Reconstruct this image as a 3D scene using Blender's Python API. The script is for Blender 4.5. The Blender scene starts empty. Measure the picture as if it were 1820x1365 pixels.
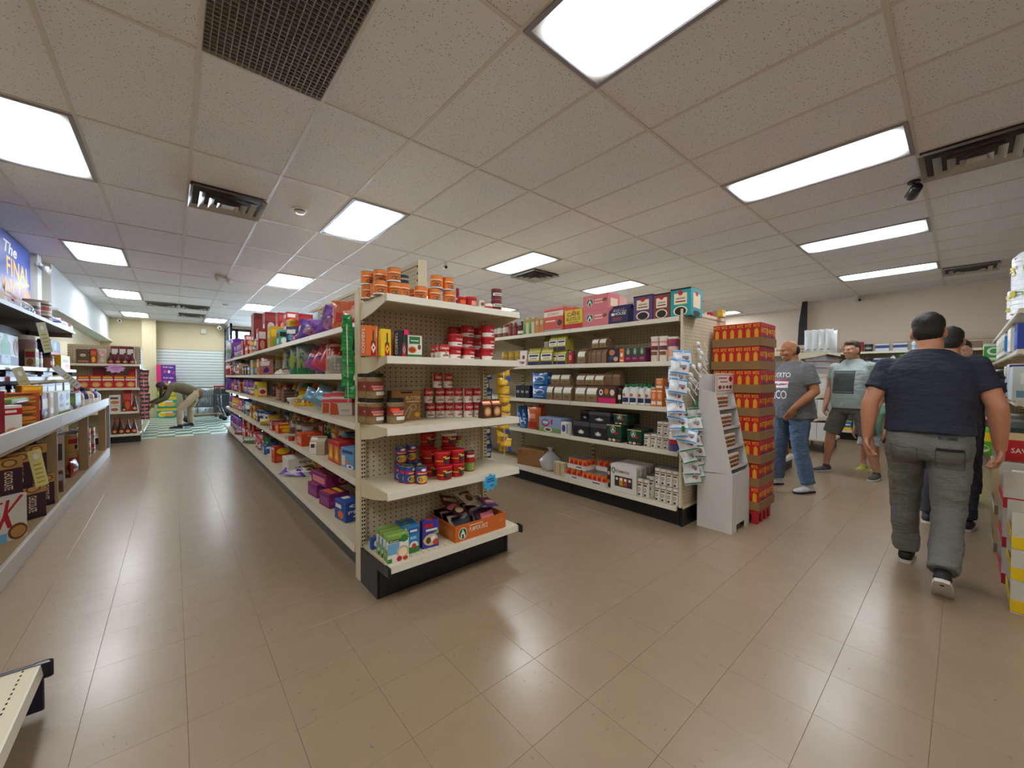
import bpy, bmesh, math, random
from mathutils import Vector, Matrix
PI = math.pi
random.seed(7)
scn = bpy.context.scene
COL = scn.collection
# ---------------------------------------------------------------- camera
YAW, PITCH, ROLL, FPX, CAMZ = 0.71373, -0.018391, 0.00246, 696.09, 1.30
IW, IH = 1820, 1365
_f = Vector((math.sin(YAW)*math.cos(PITCH), math.cos(YAW)*math.cos(PITCH), math.sin(PITCH)))
_r = Vector((math.cos(YAW), -math.sin(YAW), 0)); _u = _r.cross(_f)
_r, _u = (math.cos(ROLL)*_r + math.sin(ROLL)*_u), (-math.sin(ROLL)*_r + math.cos(ROLL)*_u)
cd = bpy.data.cameras.new('camera'); cam = bpy.data.objects.new('camera', cd); COL.objects.link(cam)
cd.sensor_width = 36; cd.lens = FPX/IW*36; cd.clip_start = .02; cd.clip_end = 100
cam.matrix_world = Matrix(((_r.x, _u.x, -_f.x, 0), (_r.y, _u.y, -_f.y, 0), (_r.z, _u.z, -_f.z, CAMZ), (0, 0, 0, 1)))
scn.camera = cam
# ---------------------------------------------------------------- world and exposure
wd = bpy.data.worlds.new('world'); scn.world = wd; wd.use_nodes = True
bgn = wd.node_tree.nodes['Background']; bgn.inputs[0].default_value = (.58, .76, 1, 1); bgn.inputs[1].default_value = 45.0
scn.view_settings.view_transform = 'Standard'; scn.view_settings.look = 'None'
scn.view_settings.gamma = 1; scn.view_settings.use_curve_mapping = False
scn.view_settings.exposure = 0.12
LAMP_E = 23.5          # emission of a fluorescent diffuser
CEIL = 3.05

def ray(px, py):
    return ((px-IW/2)/FPX)*_r + (-(py-IH/2)/FPX)*_u + _f
def PZ(px, py, z):
    d = ray(px, py); t = (z-CAMZ)/d.z; return Vector((d.x*t, d.y*t, z))
def PX(px, py, x):
    d = ray(px, py); t = x/d.x; return Vector((x, d.y*t, CAMZ+d.z*t))
def PY(px, py, y):
    d = ray(px, py); t = y/d.y; return Vector((d.x*t, y, CAMZ+d.z*t))

# ---------------------------------------------------------------- materials
def lin(h):
    h = h.lstrip('#'); o = []
    for i in (0, 2, 4):
        c = int(h[i:i+2], 16)/255
        o.append(c/12.92 if c <= .04045 else ((c+.055)/1.055)**2.4)
    return o
PAL = dict(R='#b8141c', r='#8c1220', W='#e6e2da', w='#cfc9bd', K='#17161a', k='#2d2c30', O='#d9661a', o='#c4783a', Y='#e6bd14', y='#b89a28',
 B='#1f55a8', b='#6fa6cc', N='#1c2450', n='#33487e', G='#2c7a38', g='#7fa24a', T='#2a9aa0', P='#e07f86', p='#b84a78', V='#5b2a86', v='#8a3f86',
 M='#7a4a2a', m='#a98455', L='#c8b48c', E='#b9ab90', S='#9a9a9a', s='#6d6f72', C='#bfd0d4', A='#e0a080', D='#14532f', J='#5a3524', H='#d8cfa0', Z='#d81e6a', X='#3d2f66', Q='#8fc4e2', F='#f0d9b8')
_mats = {}
def mt(key, rough=.5, metal=0., spec=.5, alpha=1., emit=0., trans=0., var=.06, vs=60., bump=0., bs=200., ecol=None):
    k = (key, rough, metal, alpha, emit, trans, var, bump, bs)
    if k in _mats: return _mats[k]
    h = PAL.get(key, key); c = lin(h)
    m = bpy.data.materials.new('mat_%03d' % len(_mats)); m.use_nodes = True
    nt = m.node_tree; b = nt.nodes['Principled BSDF']
    b.inputs['Roughness'].default_value = rough; b.inputs['Metallic'].default_value = metal
    b.inputs['Specular IOR Level'].default_value = spec
    if alpha < 1: b.inputs['Alpha'].default_value = alpha
    if trans: b.inputs['Transmission Weight'].default_value = trans; b.inputs['IOR'].default_value = 1.2
    if emit:
        b.inputs['Emission Color'].default_value = (*(lin(ecol) if ecol else c), 1); b.inputs['Emission Strength'].default_value = emit
    if var or bump:
        tc = nt.nodes.new('ShaderNodeTexCoord')
        nz = nt.nodes.new('ShaderNodeTexNoise'); nz.inputs['Scale'].default_value = vs; nz.inputs['Detail'].default_value = 3
        nt.links.new(tc.outputs['Object'], nz.inputs['Vector'])
        mx = nt.nodes.new('ShaderNodeMix'); mx.data_type = 'RGBA'
        mx.inputs[6].default_value = (*[x*(1-var) for x in c], 1); mx.inputs[7].default_value = (*[min(1, x*(1+var)) for x in c], 1)
        nt.links.new(nz.outputs['Fac'], mx.inputs[0]); nt.links.new(mx.outputs[2], b.inputs['Base Color'])
        if bump:
            n2 = nt.nodes.new('ShaderNodeTexNoise'); n2.inputs['Scale'].default_value = bs; n2.inputs['Detail'].default_value = 3
            nt.links.new(tc.outputs['Object'], n2.inputs['Vector'])
            bp = nt.nodes.new('ShaderNodeBump'); bp.inputs['Strength'].default_value = bump; bp.inputs['Distance'].default_value = .01
            nt.links.new(n2.outputs['Fac'], bp.inputs['Height']); nt.links.new(bp.outputs[0], b.inputs['Normal'])
    else:
        b.inputs['Base Color'].default_value = (*c, 1)
    _mats[k] = m; return m
def node_mat(name, fn, rough=.5, metal=0.):
    m = bpy.data.materials.new(name); m.use_nodes = True
    nt = m.node_tree; b = nt.nodes['Principled BSDF']; b.inputs['Roughness'].default_value = rough; b.inputs['Metallic'].default_value = metal
    fn(nt, b); return m
def nd(nt, t, **kw):
    n = nt.nodes.new('ShaderNode'+t)
    for k, v in kw.items():
        if k == 'inp':
            for i, x in v.items():
                if hasattr(x, 'is_output'): nt.links.new(x, n.inputs[i])
                else: n.inputs[i].default_value = x
        else: setattr(n, k, v)
    return n
def mth(nt, op, a, b=0., c=0.):
    return nd(nt, 'Math', operation=op, inp={0: a, 1: b, 2: c}).outputs[0]
def mixc(nt, f, a, b):
    n = nd(nt, 'Mix', data_type='RGBA', inp={0: f, 6: a, 7: b}); return n.outputs[2]
def c4(h, k=1.): return (*[x*k for x in lin(PAL.get(h, h))], 1)

BEIGE = '#cfc3a6'
def _peg(nt, b):
    tc = nd(nt, 'TexCoord'); s = nd(nt, 'SeparateXYZ', inp={0: tc.outputs['Object']})
    fx = mth(nt, 'SUBTRACT', mth(nt, 'FRACT', mth(nt, 'DIVIDE', s.outputs['X'], .0381)), .5)
    fz = mth(nt, 'SUBTRACT', mth(nt, 'FRACT', mth(nt, 'DIVIDE', s.outputs['Z'], .0305)), .5)
    fx = mth(nt, 'MULTIPLY', fx, 1.25)
    d = mth(nt, 'ADD', mth(nt, 'MULTIPLY', fx, fx), mth(nt, 'MULTIPLY', fz, fz))
    hole = mth(nt, 'LESS_THAN', d, .022)
    nz = nd(nt, 'TexNoise', inp={0: tc.outputs['Object'], 'Scale': 4.})
    base = mixc(nt, nz.outputs['Fac'], c4('#bcae92'), c4('#cdc0a3'))
    nt.links.new(mixc(nt, hole, base, c4('#2c2620')), b.inputs['Base Color'])
    bp = nd(nt, 'Bump', inp={'Strength': .6, 'Distance': .004, 'Height': mth(nt, 'SUBTRACT', 1., hole)})
    nt.links.new(bp.outputs[0], b.inputs['Normal'])
MPEG = node_mat('pegboard', _peg, .55)
MBEI = mt(BEIGE, .42, var=.05, vs=5.)
MLIP = mt('#d6cfbd', .35, var=.04, vs=8.)
MBLK = mt('#17161a', .4, var=.2, vs=9., bump=.1, bs=30.)
MGREY = mt('#a9a59b', .4, var=.05, vs=10.)
MSTEEL = mt('#9a9c9e', .3, 1., var=.05)
MCARD = mt('#8f6d45', .8, var=.08, vs=30.)
MCLEAR = mt('#eef2f4', .12, alpha=.28, var=0)
MFILM = mt('#e8ecef', .15, alpha=.35, var=0)

# ---------------------------------------------------------------- mesh builder
class MB:
    def __init__(s): s.v = []; s.f = []; s.m = []; s.sm = []; s.mats = []
    def mi(s, m):
        if isinstance(m, str): m = mt(m)
        if m not in s.mats: s.mats.append(m)
        return s.mats.index(m)
    def face(s, pts, m, smooth=False):
        n = len(s.v); s.v += [tuple(p) for p in pts]; s.f.append(tuple(range(n, n+len(pts)))); s.m.append(s.mi(m)); s.sm.append(smooth)
    def idx(s, vs, fs, m, smooth=False):
        n = len(s.v); s.v += [tuple(p) for p in vs]; i = s.mi(m) if not isinstance(m, list) else None
        for k, f in enumerate(fs):
            s.f.append(tuple(n+a for a in f)); s.m.append(i if i is not None else s.mi(m[k])); s.sm.append(smooth)
    def box(s, x0, x1, y0, y1, z0, z1, m, c=0.):
        if c <= 0:
            vs = [(x, y, z) for z in (z0, z1) for y in (y0, y1) for x in (x0, x1)]
            s.idx(vs, [(0, 2, 3, 1), (4, 5, 7, 6), (0, 1, 5, 4), (1, 3, 7, 5), (3, 2, 6, 7), (2, 0, 4, 6)], m); return
        def ring(z, i): return [(x0+i, y0, z), (x1-i, y0, z), (x1, y0+i, z), (x1, y1-i, z), (x1-i, y1, z), (x0+i, y1, z), (x0, y1-i, z), (x0, y0+i, z)]
        def ring2(z, i): return [(x0+2*i, y0+i, z), (x1-2*i, y0+i, z), (x1-i, y0+2*i, z), (x1-i, y1-2*i, z), (x1-2*i, y1-i, z), (x0+2*i, y1-i, z), (x0+i, y1-2*i, z), (x0+i, y0+2*i, z)]
        R = ring2(z0, c)+ring(z0+c, c)+ring(z1-c, c)+ring2(z1, c)
        fs = [tuple(reversed(range(8))), tuple(range(24, 32))]
        for l in range(3):
            for k in range(8): fs.append((l*8+k, l*8+(k+1) % 8, l*8+8+(k+1) % 8, l*8+8+k))
        s.idx(R, fs, m)
    def lathe(s, prof, cx=0., cy=0., n=14, sx=1., sy=1.):
        # prof: [(r, z, material of the band above)]
        for i, (r, z, m) in enumerate(prof):
            if i+1 < len(prof):
                r2, z2, _ = prof[i+1]
                a = [(cx+sx*r*math.cos(2*PI*k/n), cy+sy*r*math.sin(2*PI*k/n), z) for k in range(n)]
                b = [(cx+sx*r2*math.cos(2*PI*k/n), cy+sy*r2*math.sin(2*PI*k/n), z2) for k in range(n)]
                s.idx(a+b, [(k, (k+1) % n, n+(k+1) % n, n+k) for k in range(n)], m, True)
        r, z, m = prof[0]
        if r > 0: s.face([(cx+sx*r*math.cos(-2*PI*k/n), cy+sy*r*math.sin(-2*PI*k/n), z) for k in range(n)], m)
        r, z, m = prof[-1]
        if r > 0: s.face([(cx+sx*r*math.cos(2*PI*k/n), cy+sy*r*math.sin(2*PI*k/n), z) for k in range(n)], m if m else prof[-2][2])
    def tube(s, pts, r, m, n=8, cap=True):
        rings = []; pts = [Vector(p) for p in pts]
        for i, p in enumerate(pts):
            d = (pts[min(i+1, len(pts)-1)]-pts[max(i-1, 0)]).normalized()
            a = d.orthogonal().normalized() if i == 0 else (rings_a - d*rings_a.dot(d)).normalized()
            rings_a = a; b = d.cross(a); rr = r[i] if isinstance(r, (list, tuple)) else r
            rings.append([p+rr*(math.cos(2*PI*k/n)*a+math.sin(2*PI*k/n)*b) for k in range(n)])
        vs = [q for g in rings for q in g]
        fs = [(i*n+k, i*n+(k+1) % n, (i+1)*n+(k+1) % n, (i+1)*n+k) for i in range(len(pts)-1) for k in range(n)]
        if cap: fs += [tuple(reversed(range(n))), tuple((len(pts)-1)*n+k for k in range(n))]
        s.idx(vs, fs, m, True)
    def prism(s, poly, y0, y1, m, axis='y'):
        # poly in (x,z) extruded along y, or (y,z) along x, or (x,y) along z
        n = len(poly)
        def P(a, b, t): return (a, t, b) if axis == 'y' else ((t, a, b) if axis == 'x' else (a, b, t))
        vs = [P(a, b, y0) for a, b in poly]+[P(a, b, y1) for a, b in poly]
        fs = [tuple(range(n)), tuple(reversed(range(n, 2*n)))]+[(k, n+k, n+(k+1) % n, (k+1) % n) for k in range(n)]
        s.idx(vs, fs, m)
    def mesh(s, name):
        me = bpy.data.meshes.new(name); me.from_pydata(s.v, [], s.f)
        for m in s.mats: me.materials.append(m)
        me.polygons.foreach_set('material_index', s.m); me.polygons.foreach_set('use_smooth', s.sm)
        bm = bmesh.new(); bm.from_mesh(me)
        bmesh.ops.recalc_face_normals(bm, faces=bm.faces) if s.__dict__.get('fixn', False) else None
        bm.to_mesh(me); bm.free(); me.update(); return me
def link(name, me, parent=None, loc=None, rz=0.):
    o = bpy.data.objects.new(name, me); COL.objects.link(o)
    if parent: o.parent = parent
    if loc is not None: o.location = loc
    if rz: o.rotation_euler.z = rz
    return o
def empty(name, loc=(0, 0, 0), rz=0.): return link(name, None, None, loc, rz)
def tag(o, label=None, cat=None, group=None, kind=None):
    if label: o['label'] = label
    if cat: o['category'] = cat
    if group: o['group'] = group
    if kind: o['kind'] = kind
    return o
def struct(name, mb, parent=None):
    o = link(name, mb.mesh(name), parent)
    if not parent: o['kind'] = 'structure'
    return o
# ---------------------------------------------------------------- lettering
_txt = {}
def text_geo(s, shear=0., bold=.012):
    k = (s, shear, bold)
    if k in _txt: return _txt[k]
    cu = bpy.data.curves.new('t', 'FONT'); cu.body = s; cu.resolution_u = 2; cu.shear = shear; cu.offset = bold; cu.fill_mode = 'FRONT'
    o = bpy.data.objects.new('t', cu); COL.objects.link(o)
    dg = bpy.context.evaluated_depsgraph_get(); me = bpy.data.meshes.new_from_object(o.evaluated_get(dg))
    vs = [(v.co.x, v.co.y) for v in me.vertices]; fs = [tuple(p.vertices) for p in me.polygons]
    bpy.data.objects.remove(o); bpy.data.curves.remove(cu); bpy.data.meshes.remove(me)
    x0 = min(v[0] for v in vs); x1 = max(v[0] for v in vs); y0 = min(v[1] for v in vs); y1 = max(v[1] for v in vs)
    vs = [((x-x0)/(x1-x0), (y-y0)/(y1-y0)) for x, y in vs]
    _txt[k] = (vs, fs, (x1-x0)/(y1-y0)); return _txt[k]
# print layers on a face: fn(u, v, off) -> point; items ('r',u0,u1,v0,v1,mat) ('d',...) ('t',...,text[,shear]) ('p',mat,[(u,v)..]) ('V',...text) vertical
def star_pts(n=8, q=.72): return [(.5+.5*(1 if k % 2 == 0 else q)*math.sin(PI*k/n), .5+.5*(1 if k % 2 == 0 else q)*math.cos(PI*k/n)) for k in range(2*n)]
def prints(mb, fn, items, sub=1, off0=.0004, sv=None):
    off = off0
    for it in items:
        off += .00018; k = it[0]
        if k == 'p':
            mb.face([fn(u, v, off) for u, v in it[2]], it[1]); continue
        u0, u1, v0, v1, m = it[1:6]
        if k == 'r':
            n = max(1, int(sub*(u1-u0)+.99)) if sub > 1 else 1; nv = max(1, int((sv or sub)*(v1-v0)+.99)) if sub > 1 else 1
            vs = [fn(u0+(u1-u0)*i/n, v0+(v1-v0)*j/nv, off) for j in range(nv+1) for i in range(n+1)]
            mb.idx(vs, [(j*(n+1)+i, j*(n+1)+i+1, (j+1)*(n+1)+i+1, (j+1)*(n+1)+i) for j in range(nv) for i in range(n)], m, sub > 1)
        elif k == 'd':
            uc, vc = (u0+u1)/2, (v0+v1)/2; n = 14
            ring = [fn(uc+(u1-u0)/2*math.cos(2*PI*i/n), vc+(v1-v0)/2*math.sin(2*PI*i/n), off) for i in range(n)]
            mb.idx([fn(uc, vc, off)]+ring, [(0, 1+i, 1+(i+1) % n) for i in range(n)], m, sub > 1)
        elif k == 's':
            pts = star_pts(); mb.idx([fn((u0+u1)/2, (v0+v1)/2, off)]+[fn(u0+(u1-u0)*a, v0+(v1-v0)*b, off) for a, b in pts], [(0, 1+(i+1) % 16, 1+i) for i in range(16)], m)
        elif k in 'tV':
            vs, fs, ar = text_geo(it[6], it[7] if len(it) > 7 else 0.)
            if k == 't': pv = [fn(u0+(u1-u0)*x, v0+(v1-v0)*y, off) for x, y in vs]
            else: pv = [fn(u1-(u1-u0)*(1-y), v1-(v1-v0)*x, off) for x, y in vs]
            mb.idx(pv, fs, m)
# ================================================================ ROOM SHELL
X0, X1, Y0, Y1 = -1.62, 11.1, -4.6, 16.8
def _floor(nt, b):
    tc = nd(nt, 'TexCoord'); oi = nd(nt, 'ObjectInfo'); ge = nd(nt, 'NewGeometry')
    rnd = mth(nt, 'FRACT', mth(nt, 'ADD', oi.outputs['Random'], ge.outputs['Random Per Island']))
    mp = nd(nt, 'Mapping', inp={0: tc.outputs['Object'], 'Location': (0, 0, 0)})
    cmb = nd(nt, 'CombineXYZ', inp={0: mth(nt, 'MULTIPLY', rnd, 31.), 1: mth(nt, 'MULTIPLY', rnd, 17.)})
    va = nd(nt, 'VectorMath', operation='ADD', inp={0: mp.outputs[0], 1: cmb.outputs[0]})
    m2 = nd(nt, 'Mapping', inp={0: va.outputs[0], 'Scale': (1., 3.2, 1.), 'Rotation': (0, 0, .5)})
    vo = nd(nt, 'TexVoronoi', inp={0: m2.outputs[0], 'Scale': 19.}); vo.inputs['Randomness'].default_value = 1.
    sc = nd(nt, 'SeparateColor', inp={0: vo.outputs['Color']})
    size = mth(nt, 'MULTIPLY', mth(nt, 'POWER', sc.outputs[0], 3.5), .18)
    fleck = mth(nt, 'LESS_THAN', vo.outputs['Distance'], size)
    fl2 = mth(nt, 'MULTIPLY', fleck, mth(nt, 'ADD', .45, mth(nt, 'MULTIPLY', sc.outputs[1], .55)))
    wn = nd(nt, 'TexNoise', inp={0: va.outputs[0], 'Scale': 9., 'Detail': 5.})
    base = mixc(nt, wn.outputs['Fac'], c4('#8a755c'), c4('#99846a'))
    tone = mixc(nt, mth(nt, 'MULTIPLY', rnd, .35), base, c4('#8e795f'))
    nt.links.new(mixc(nt, fl2, tone, c4('#6b5c4c')), b.inputs['Base Color'])
    ro = nd(nt, 'TexNoise', inp={0: va.outputs[0], 'Scale': 30., 'Detail': 4.})
    nt.links.new(mth(nt, 'ADD', .22, mth(nt, 'MULTIPLY', ro.outputs['Fac'], .06)), b.inputs['Roughness'])
    bn = nd(nt, 'TexNoise', inp={0: va.outputs[0], 'Scale': 14., 'Detail': 2.})
    bp = nd(nt, 'Bump', inp={'Strength': .05, 'Distance': .01, 'Height': bn.outputs['Fac']})
    nt.links.new(bp.outputs[0], b.inputs['Normal'])
MFLOOR = node_mat('vinyl_tile', _floor, .25); _b = MFLOOR.node_tree.nodes['Principled BSDF']; _b.inputs['Specular IOR Level'].default_value = .5; _b.inputs['Coat Weight'].default_value = .45; _b.inputs['Coat Roughness'].default_value = .38; _b.inputs['Coat IOR'].default_value = 1.6
MGROUT = mt('#8f8270', .7)
m = MB(); m.box(X0-1.5, X1+2.6, Y0-.3, Y1+4, -.1, -.004, MGROUT)
floor = struct('floor', m)
# tiles: joints at x = .029 + .3048 k, y = .364 + .3048 k
TS, GAP = .3048, .0004
def tile_mesh(mat):
    q = MB(); h = TS/2-GAP
    q.box(-h, h, -h, h, -.0035, 0, mat, .0006); return q.mesh('floor_tile')
tm = tile_mesh(MFLOOR)
def _g(nt, b, h): pass
MCHG = mt('#2f6b58', .3, var=.15, vs=20.); MCHW = mt('#c9d6cc', .3, var=.06, vs=20.)
cells = []
for i in range(-7, 40):
    for j in range(-17, 56):
        x, y = .029+TS*(i+.5), .364+TS*(j+.5)
        if X0-.2 < x < X1+.2 and y < Y1+.1 and y > Y0: cells.append((i, j, x, y))
def vis(x, y):
    d = x*math.sin(YAW)+y*math.cos(YAW); l = x*math.cos(YAW)-y*math.sin(YAW)
    return d > .35 and abs(l) < d*1.36
def hidden(x, y): return (.9 < x < 1.87 and y > 2.25) or (3.3 < x < 4.2 and y > 1.65) or x < -.85 or (1.88 < x < 3.3 and y > 4.5) or y < -.35 or (x > 4.2 and y > 1.8)
near = sorted([c for c in cells if vis(c[2], c[3]) and not hidden(c[2], c[3])], key=lambda c: c[2]**2+c[3]**2)
pick = set(c[:2] for c in near[:260])
chk = [c for c in cells if c[3] > 10.95 and -.55 < c[2] < .95 and c[3] < 14.5]
chkset = set(c[:2] for c in chk[:80])
rest = MB(); restchk = MB()
mch = {0: tile_mesh(MCHG), 1: tile_mesh(MCHW)}
for (i, j, x, y) in cells:
    ck = y > 10.95 and x < 3.2
    if (i, j) in pick or (ck and (i, j) in chkset):
        o = link('floor_tile', mch[(i+j) % 2] if ck else tm, floor, (x, y, 0), random.choice((0, PI/2, PI, -PI/2)))
    else:
        q = restchk if ck else rest; h = TS/2-GAP
        q.box(x-h, x+h, y-h, y+h, -.0035, 0, (MCHG if (i+j) % 2 == 0 else MCHW) if ck else MFLOOR)
tag(link('floor_tile_field', rest.mesh('floor_tile_field'), floor), kind='stuff')
tag(link('checker_tile_field', restchk.mesh('checker_tile_field'), floor), kind='stuff')

# ceiling ---------------------------------------------------------
def _ceil(nt, b):
    tc = nd(nt, 'TexCoord'); oi = nd(nt, 'ObjectInfo')
    va = nd(nt, 'VectorMath', operation='ADD', inp={0: tc.outputs['Object'], 1: nd(nt, 'CombineXYZ', inp={0: mth(nt, 'MULTIPLY', oi.outputs['Random'], 40.)}).outputs[0]})
    vo = nd(nt, 'TexVoronoi', inp={0: va.outputs[0], 'Scale': 55.})
    nz = nd(nt, 'TexNoise', inp={0: va.outputs[0], 'Scale': 60., 'Detail': 3.})
    d = mth(nt, 'ADD', vo.outputs['Distance'], mth(nt, 'MULTIPLY', nz.outputs['Fac'], .35))
    hole = mth(nt, 'LESS_THAN', d, .35)
    n2 = nd(nt, 'TexNoise', inp={0: va.outputs[0], 'Scale': 2., 'Detail': 3.})
    base = mixc(nt, n2.outputs['Fac'], c4('#dedbdd'), c4('#e6e3e5'))
    base = mixc(nt, mth(nt, 'MULTIPLY', oi.outputs['Random'], .3), base, c4('#d8d3d6'))
    nt.links.new(mixc(nt, mth(nt, 'MULTIPLY', hole, .75), base, c4('#6e655c')), b.inputs['Base Color'])
    bp = nd(nt, 'Bump', inp={'Strength': .5, 'Distance': .004, 'Height': mth(nt, 'SUBTRACT', 1., hole)})
    nt.links.new(bp.outputs[0], b.inputs['Normal'])
MCEIL = node_mat('ceiling_tile', _ceil, .9)
MTEE = mt('#cfc7be', .5, var=.03)
m = MB(); m.box(X0-1.5, X1+2.6, Y0-.3, Y1+4, CEIL+.03, CEIL+.12, mt('#d9d2c9', .8))
ceiling = struct('ceiling', m)
GX, GY, TX, TY = 1.345, .27, .6096, 1.2192
def gx(i): return GX+TX*i
def gy(j): return GY+TY*j
LIGHTS = [(-4, 3), (-4, 6), (-4, 9), (-4, 12), (-1, 12), (0, 0), (0, 3), (0, 6), (0, 9), (4, 0), (8, 0), (12, 0), (4, 3), (8, 3), (12, 3), (4, 6), (8, 6), (12, 6), (16, 3),
          (4, 9), (8, 9), (-4, 0), (-4, -3), (0, -3)]  # last pair: unseen lamps behind the viewer, added to light the end display
VENTS = [(-2, 3.5, 'a'), (5, -.5, 'b'), (5, 3.5, 'c'), (13, -.5, 'd'), (-3, 10, 'e'), (-2, 10, 'f'), (-2, 11.4, 'g')]
GRILLE = (-2, 1)
qh = (TX/2-.006, TY/2-.006)
q = MB(); q.box(-qh[0], qh[0], -qh[1], qh[1], .0, .018, MCEIL); tmesh = q.mesh('ceiling_tile')
taken = set(LIGHTS) | {GRILLE}
cells = []
for i in range(-6, 18):
    for j in range(-5, 14):
        if (i, j) in taken: continue
        x, y = gx(i)+TX/2, gy(j)+TY/2
        if x < X0-.25 or y > Y1+.3 or y < Y0-.3 or x > X1+1.6: continue
        cells.append((x*x+y*y, x, y, vis(x, y) or (x*x+y*y < 9)))
rest = MB(); n = 0
for d2, x, y, v in sorted(cells):
    if v and n < 285: link('ceiling_tile', tmesh, ceiling, (x, y, CEIL-.002)); n += 1
    else: rest.box(x-qh[0], x+qh[0], y-qh[1], y+qh[1], CEIL-.002, CEIL+.016, MCEIL)
tag(link('ceiling_tile_field', rest.mesh('ceiling_tile_field'), ceiling), kind='stuff')
for i in range(-5, 19):
    q = MB(); q.box(gx(i)-.012, gx(i)+.012, Y0, Y1+2, CEIL-.006, CEIL+.02, MTEE); link('tee_bar', q.mesh('tee_bar'), ceiling)
for j in range(-4, 15):
    q = MB(); q.box(X0-1, X1+2, gy(j)-.012, gy(j)+.012, CEIL-.0065, CEIL+.0195, MTEE); link('tee_bar', q.mesh('tee_bar'), ceiling)

# fluorescent troffers --------------------------------------------
def _lamp(nt, b):
    tc = nd(nt, 'TexCoord'); s = nd(nt, 'SeparateXYZ', inp={0: tc.outputs['Object']})
    # two tubes behind a prismatic lens: brighter along the tubes, dimmer at the ends
    ax = mth(nt, 'ABSOLUTE', s.outputs['X']); ay = mth(nt, 'ABSOLUTE', s.outputs['Y'])
    t = nd(nt, 'MapRange', inp={0: ax, 1: .275, 2: .10, 3: .025, 4: 1.}); t.interpolation_type = 'SMOOTHSTEP'
    e = nd(nt, 'MapRange', inp={0: ay, 1: .58, 2: .40, 3: .04, 4: 1.}); e.interpolation_type = 'SMOOTHSTEP'
    oi = nd(nt, 'ObjectInfo')
    st = mth(nt, 'MULTIPLY', mth(nt, 'MULTIPLY', t.outputs[0], e.outputs[0]), LAMP_E)
    b.inputs['Emission Color'].default_value = (.94, .985, 1.03, 1)
    nt.links.new(st, b.inputs['Emission Strength']); b.inputs['Base Color'].default_value = (.8, .8, .8, 1)
    ck = nd(nt, 'TexChecker', inp={0: tc.outputs['Object'], 'Scale': 160.})
    bp = nd(nt, 'Bump', inp={'Strength': .3, 'Distance': .002, 'Height': ck.outputs['Fac']}); nt.links.new(bp.outputs[0], b.inputs['Normal'])
MLAMP = node_mat('lamp_diffuser', _lamp, .3)
MLFR = mt('#8d8a92', .4, var=.03)
fr = MB()
for (a, b_, c, d) in ((-.298, -.272, -.603, .603), (.272, .298, -.603, .603)): fr.box(a, b_, c, d, -.012, .02, MLFR)
for (c, d) in ((-.603, -.577), (.577, .603)): fr.box(-.272, .272, c, d, -.012, .02, MLFR)
frm = fr.mesh('frame'); df = MB(); df.box(-.272, .272, -.577, .577, -.004, .01, MLAMP); dfm = df.mesh('diffuser')
COLN = {-4: 'above the left aisle', -1: 'above the checkered floor', 0: 'above the long snack shelving', 4: 'above the coffee shelving', 8: 'above the third shelving row', 12: 'above the shelving by the right wall', 16: 'beside the recessed wall'}
ROWN = {-3: 'added fill, unseen behind the viewer', 0: 'nearest row in view', 3: 'second row of lights', 6: 'third row of lights', 9: 'fourth row of lights', 12: 'farthest row by the end wall'}
for (i, j) in LIGHTS:
    o = empty('ceiling_light', (gx(i)+TX/2, gy(j)+TY/2, CEIL-.003))
    tag(o, 'recessed fluorescent ceiling light %s, %s' % (COLN[i], ROWN[j]), 'ceiling light', 'fluorescent ceiling lights')
    link('frame', frm, o); link('diffuser', dfm, o)
# air vents: nested square louvre rings -----------------------------
MV = mt('#b5b0aa', .35, .3, var=.1); MVD = mt('#3a3632', .6)
VL = ['steel louvred ceiling vent between the two nearest left lights', 'large louvred ceiling vent at the upper right edge', 'square ceiling vent touching the light behind the end display', 'thin ceiling vent near the right wall above the paper goods',
      'ceiling vent beside the far left lights', 'ceiling vent in the middle of the far ceiling', 'farthest ceiling vent in front of the end wall']
for (i, j, k), lb in zip(VENTS, VL):
    o = empty('ceiling_vent', (gx(i)+TX/2, gy(j)+TX/2, CEIL-.036)); tag(o, lb, 'vent', 'ceiling vents')
    q = MB(); q.box(-.29, .29, -.29, .29, .027, .033, MVD); link('backing', q.mesh('backing'), o)
    for n, (a, z) in enumerate(((.30, -.004), (.225, -.016), (.15, -.026), (.085, -.034))):
        q = MB(); w = .045 if n else .03; zz = z-.0; lo = a-w
        for (sx, sy) in ((1, 0), (-1, 0), (0, 1), (0, -1)):
            if sx: p = [(sx*a, -a, zz), (sx*a, a, zz), (sx*lo, lo, zz+.03), (sx*lo, -lo, zz+.03)]
            else: p = [(-a, sy*a, zz), (a, sy*a, zz), (lo, sy*lo, zz+.03), (-lo, sy*lo, zz+.03)]
            q.face(p, MV); q.face([(x, y, z_-.004) for x, y, z_ in p], MV)
        link('louvre_ring', q.mesh('louvre_ring'), o)
    q = MB(); q.box(-.05, .05, -.05, .05, -.03, -.026, MV); link('centre_plate', q.mesh('centre_plate'), o)
# eggcrate return grille
o = empty('return_grille', (gx(GRILLE[0])+TX/2, gy(GRILLE[1])+TY/2, CEIL-.004)); tag(o, 'dark egg-crate return air grille at the top of the view', 'vent')
q = MB(); q.box(-.295, .295, -.6, .6, .02, .026, MVD); link('backing', q.mesh('backing'), o)
MG = mt('#8b8378', .5); q = MB()
for k in range(41): q.box(-.295, .295, -.6+k*.03-.002, -.6+k*.03+.002, -.004, .012, MG)
for k in range(21): q.box(-.295+k*.0295-.002, -.295+k*.0295+.002, -.6, .6, -.004, .012, MG)
tag(link('grid_core', q.mesh('grid_core'), o), kind='stuff')
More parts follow.
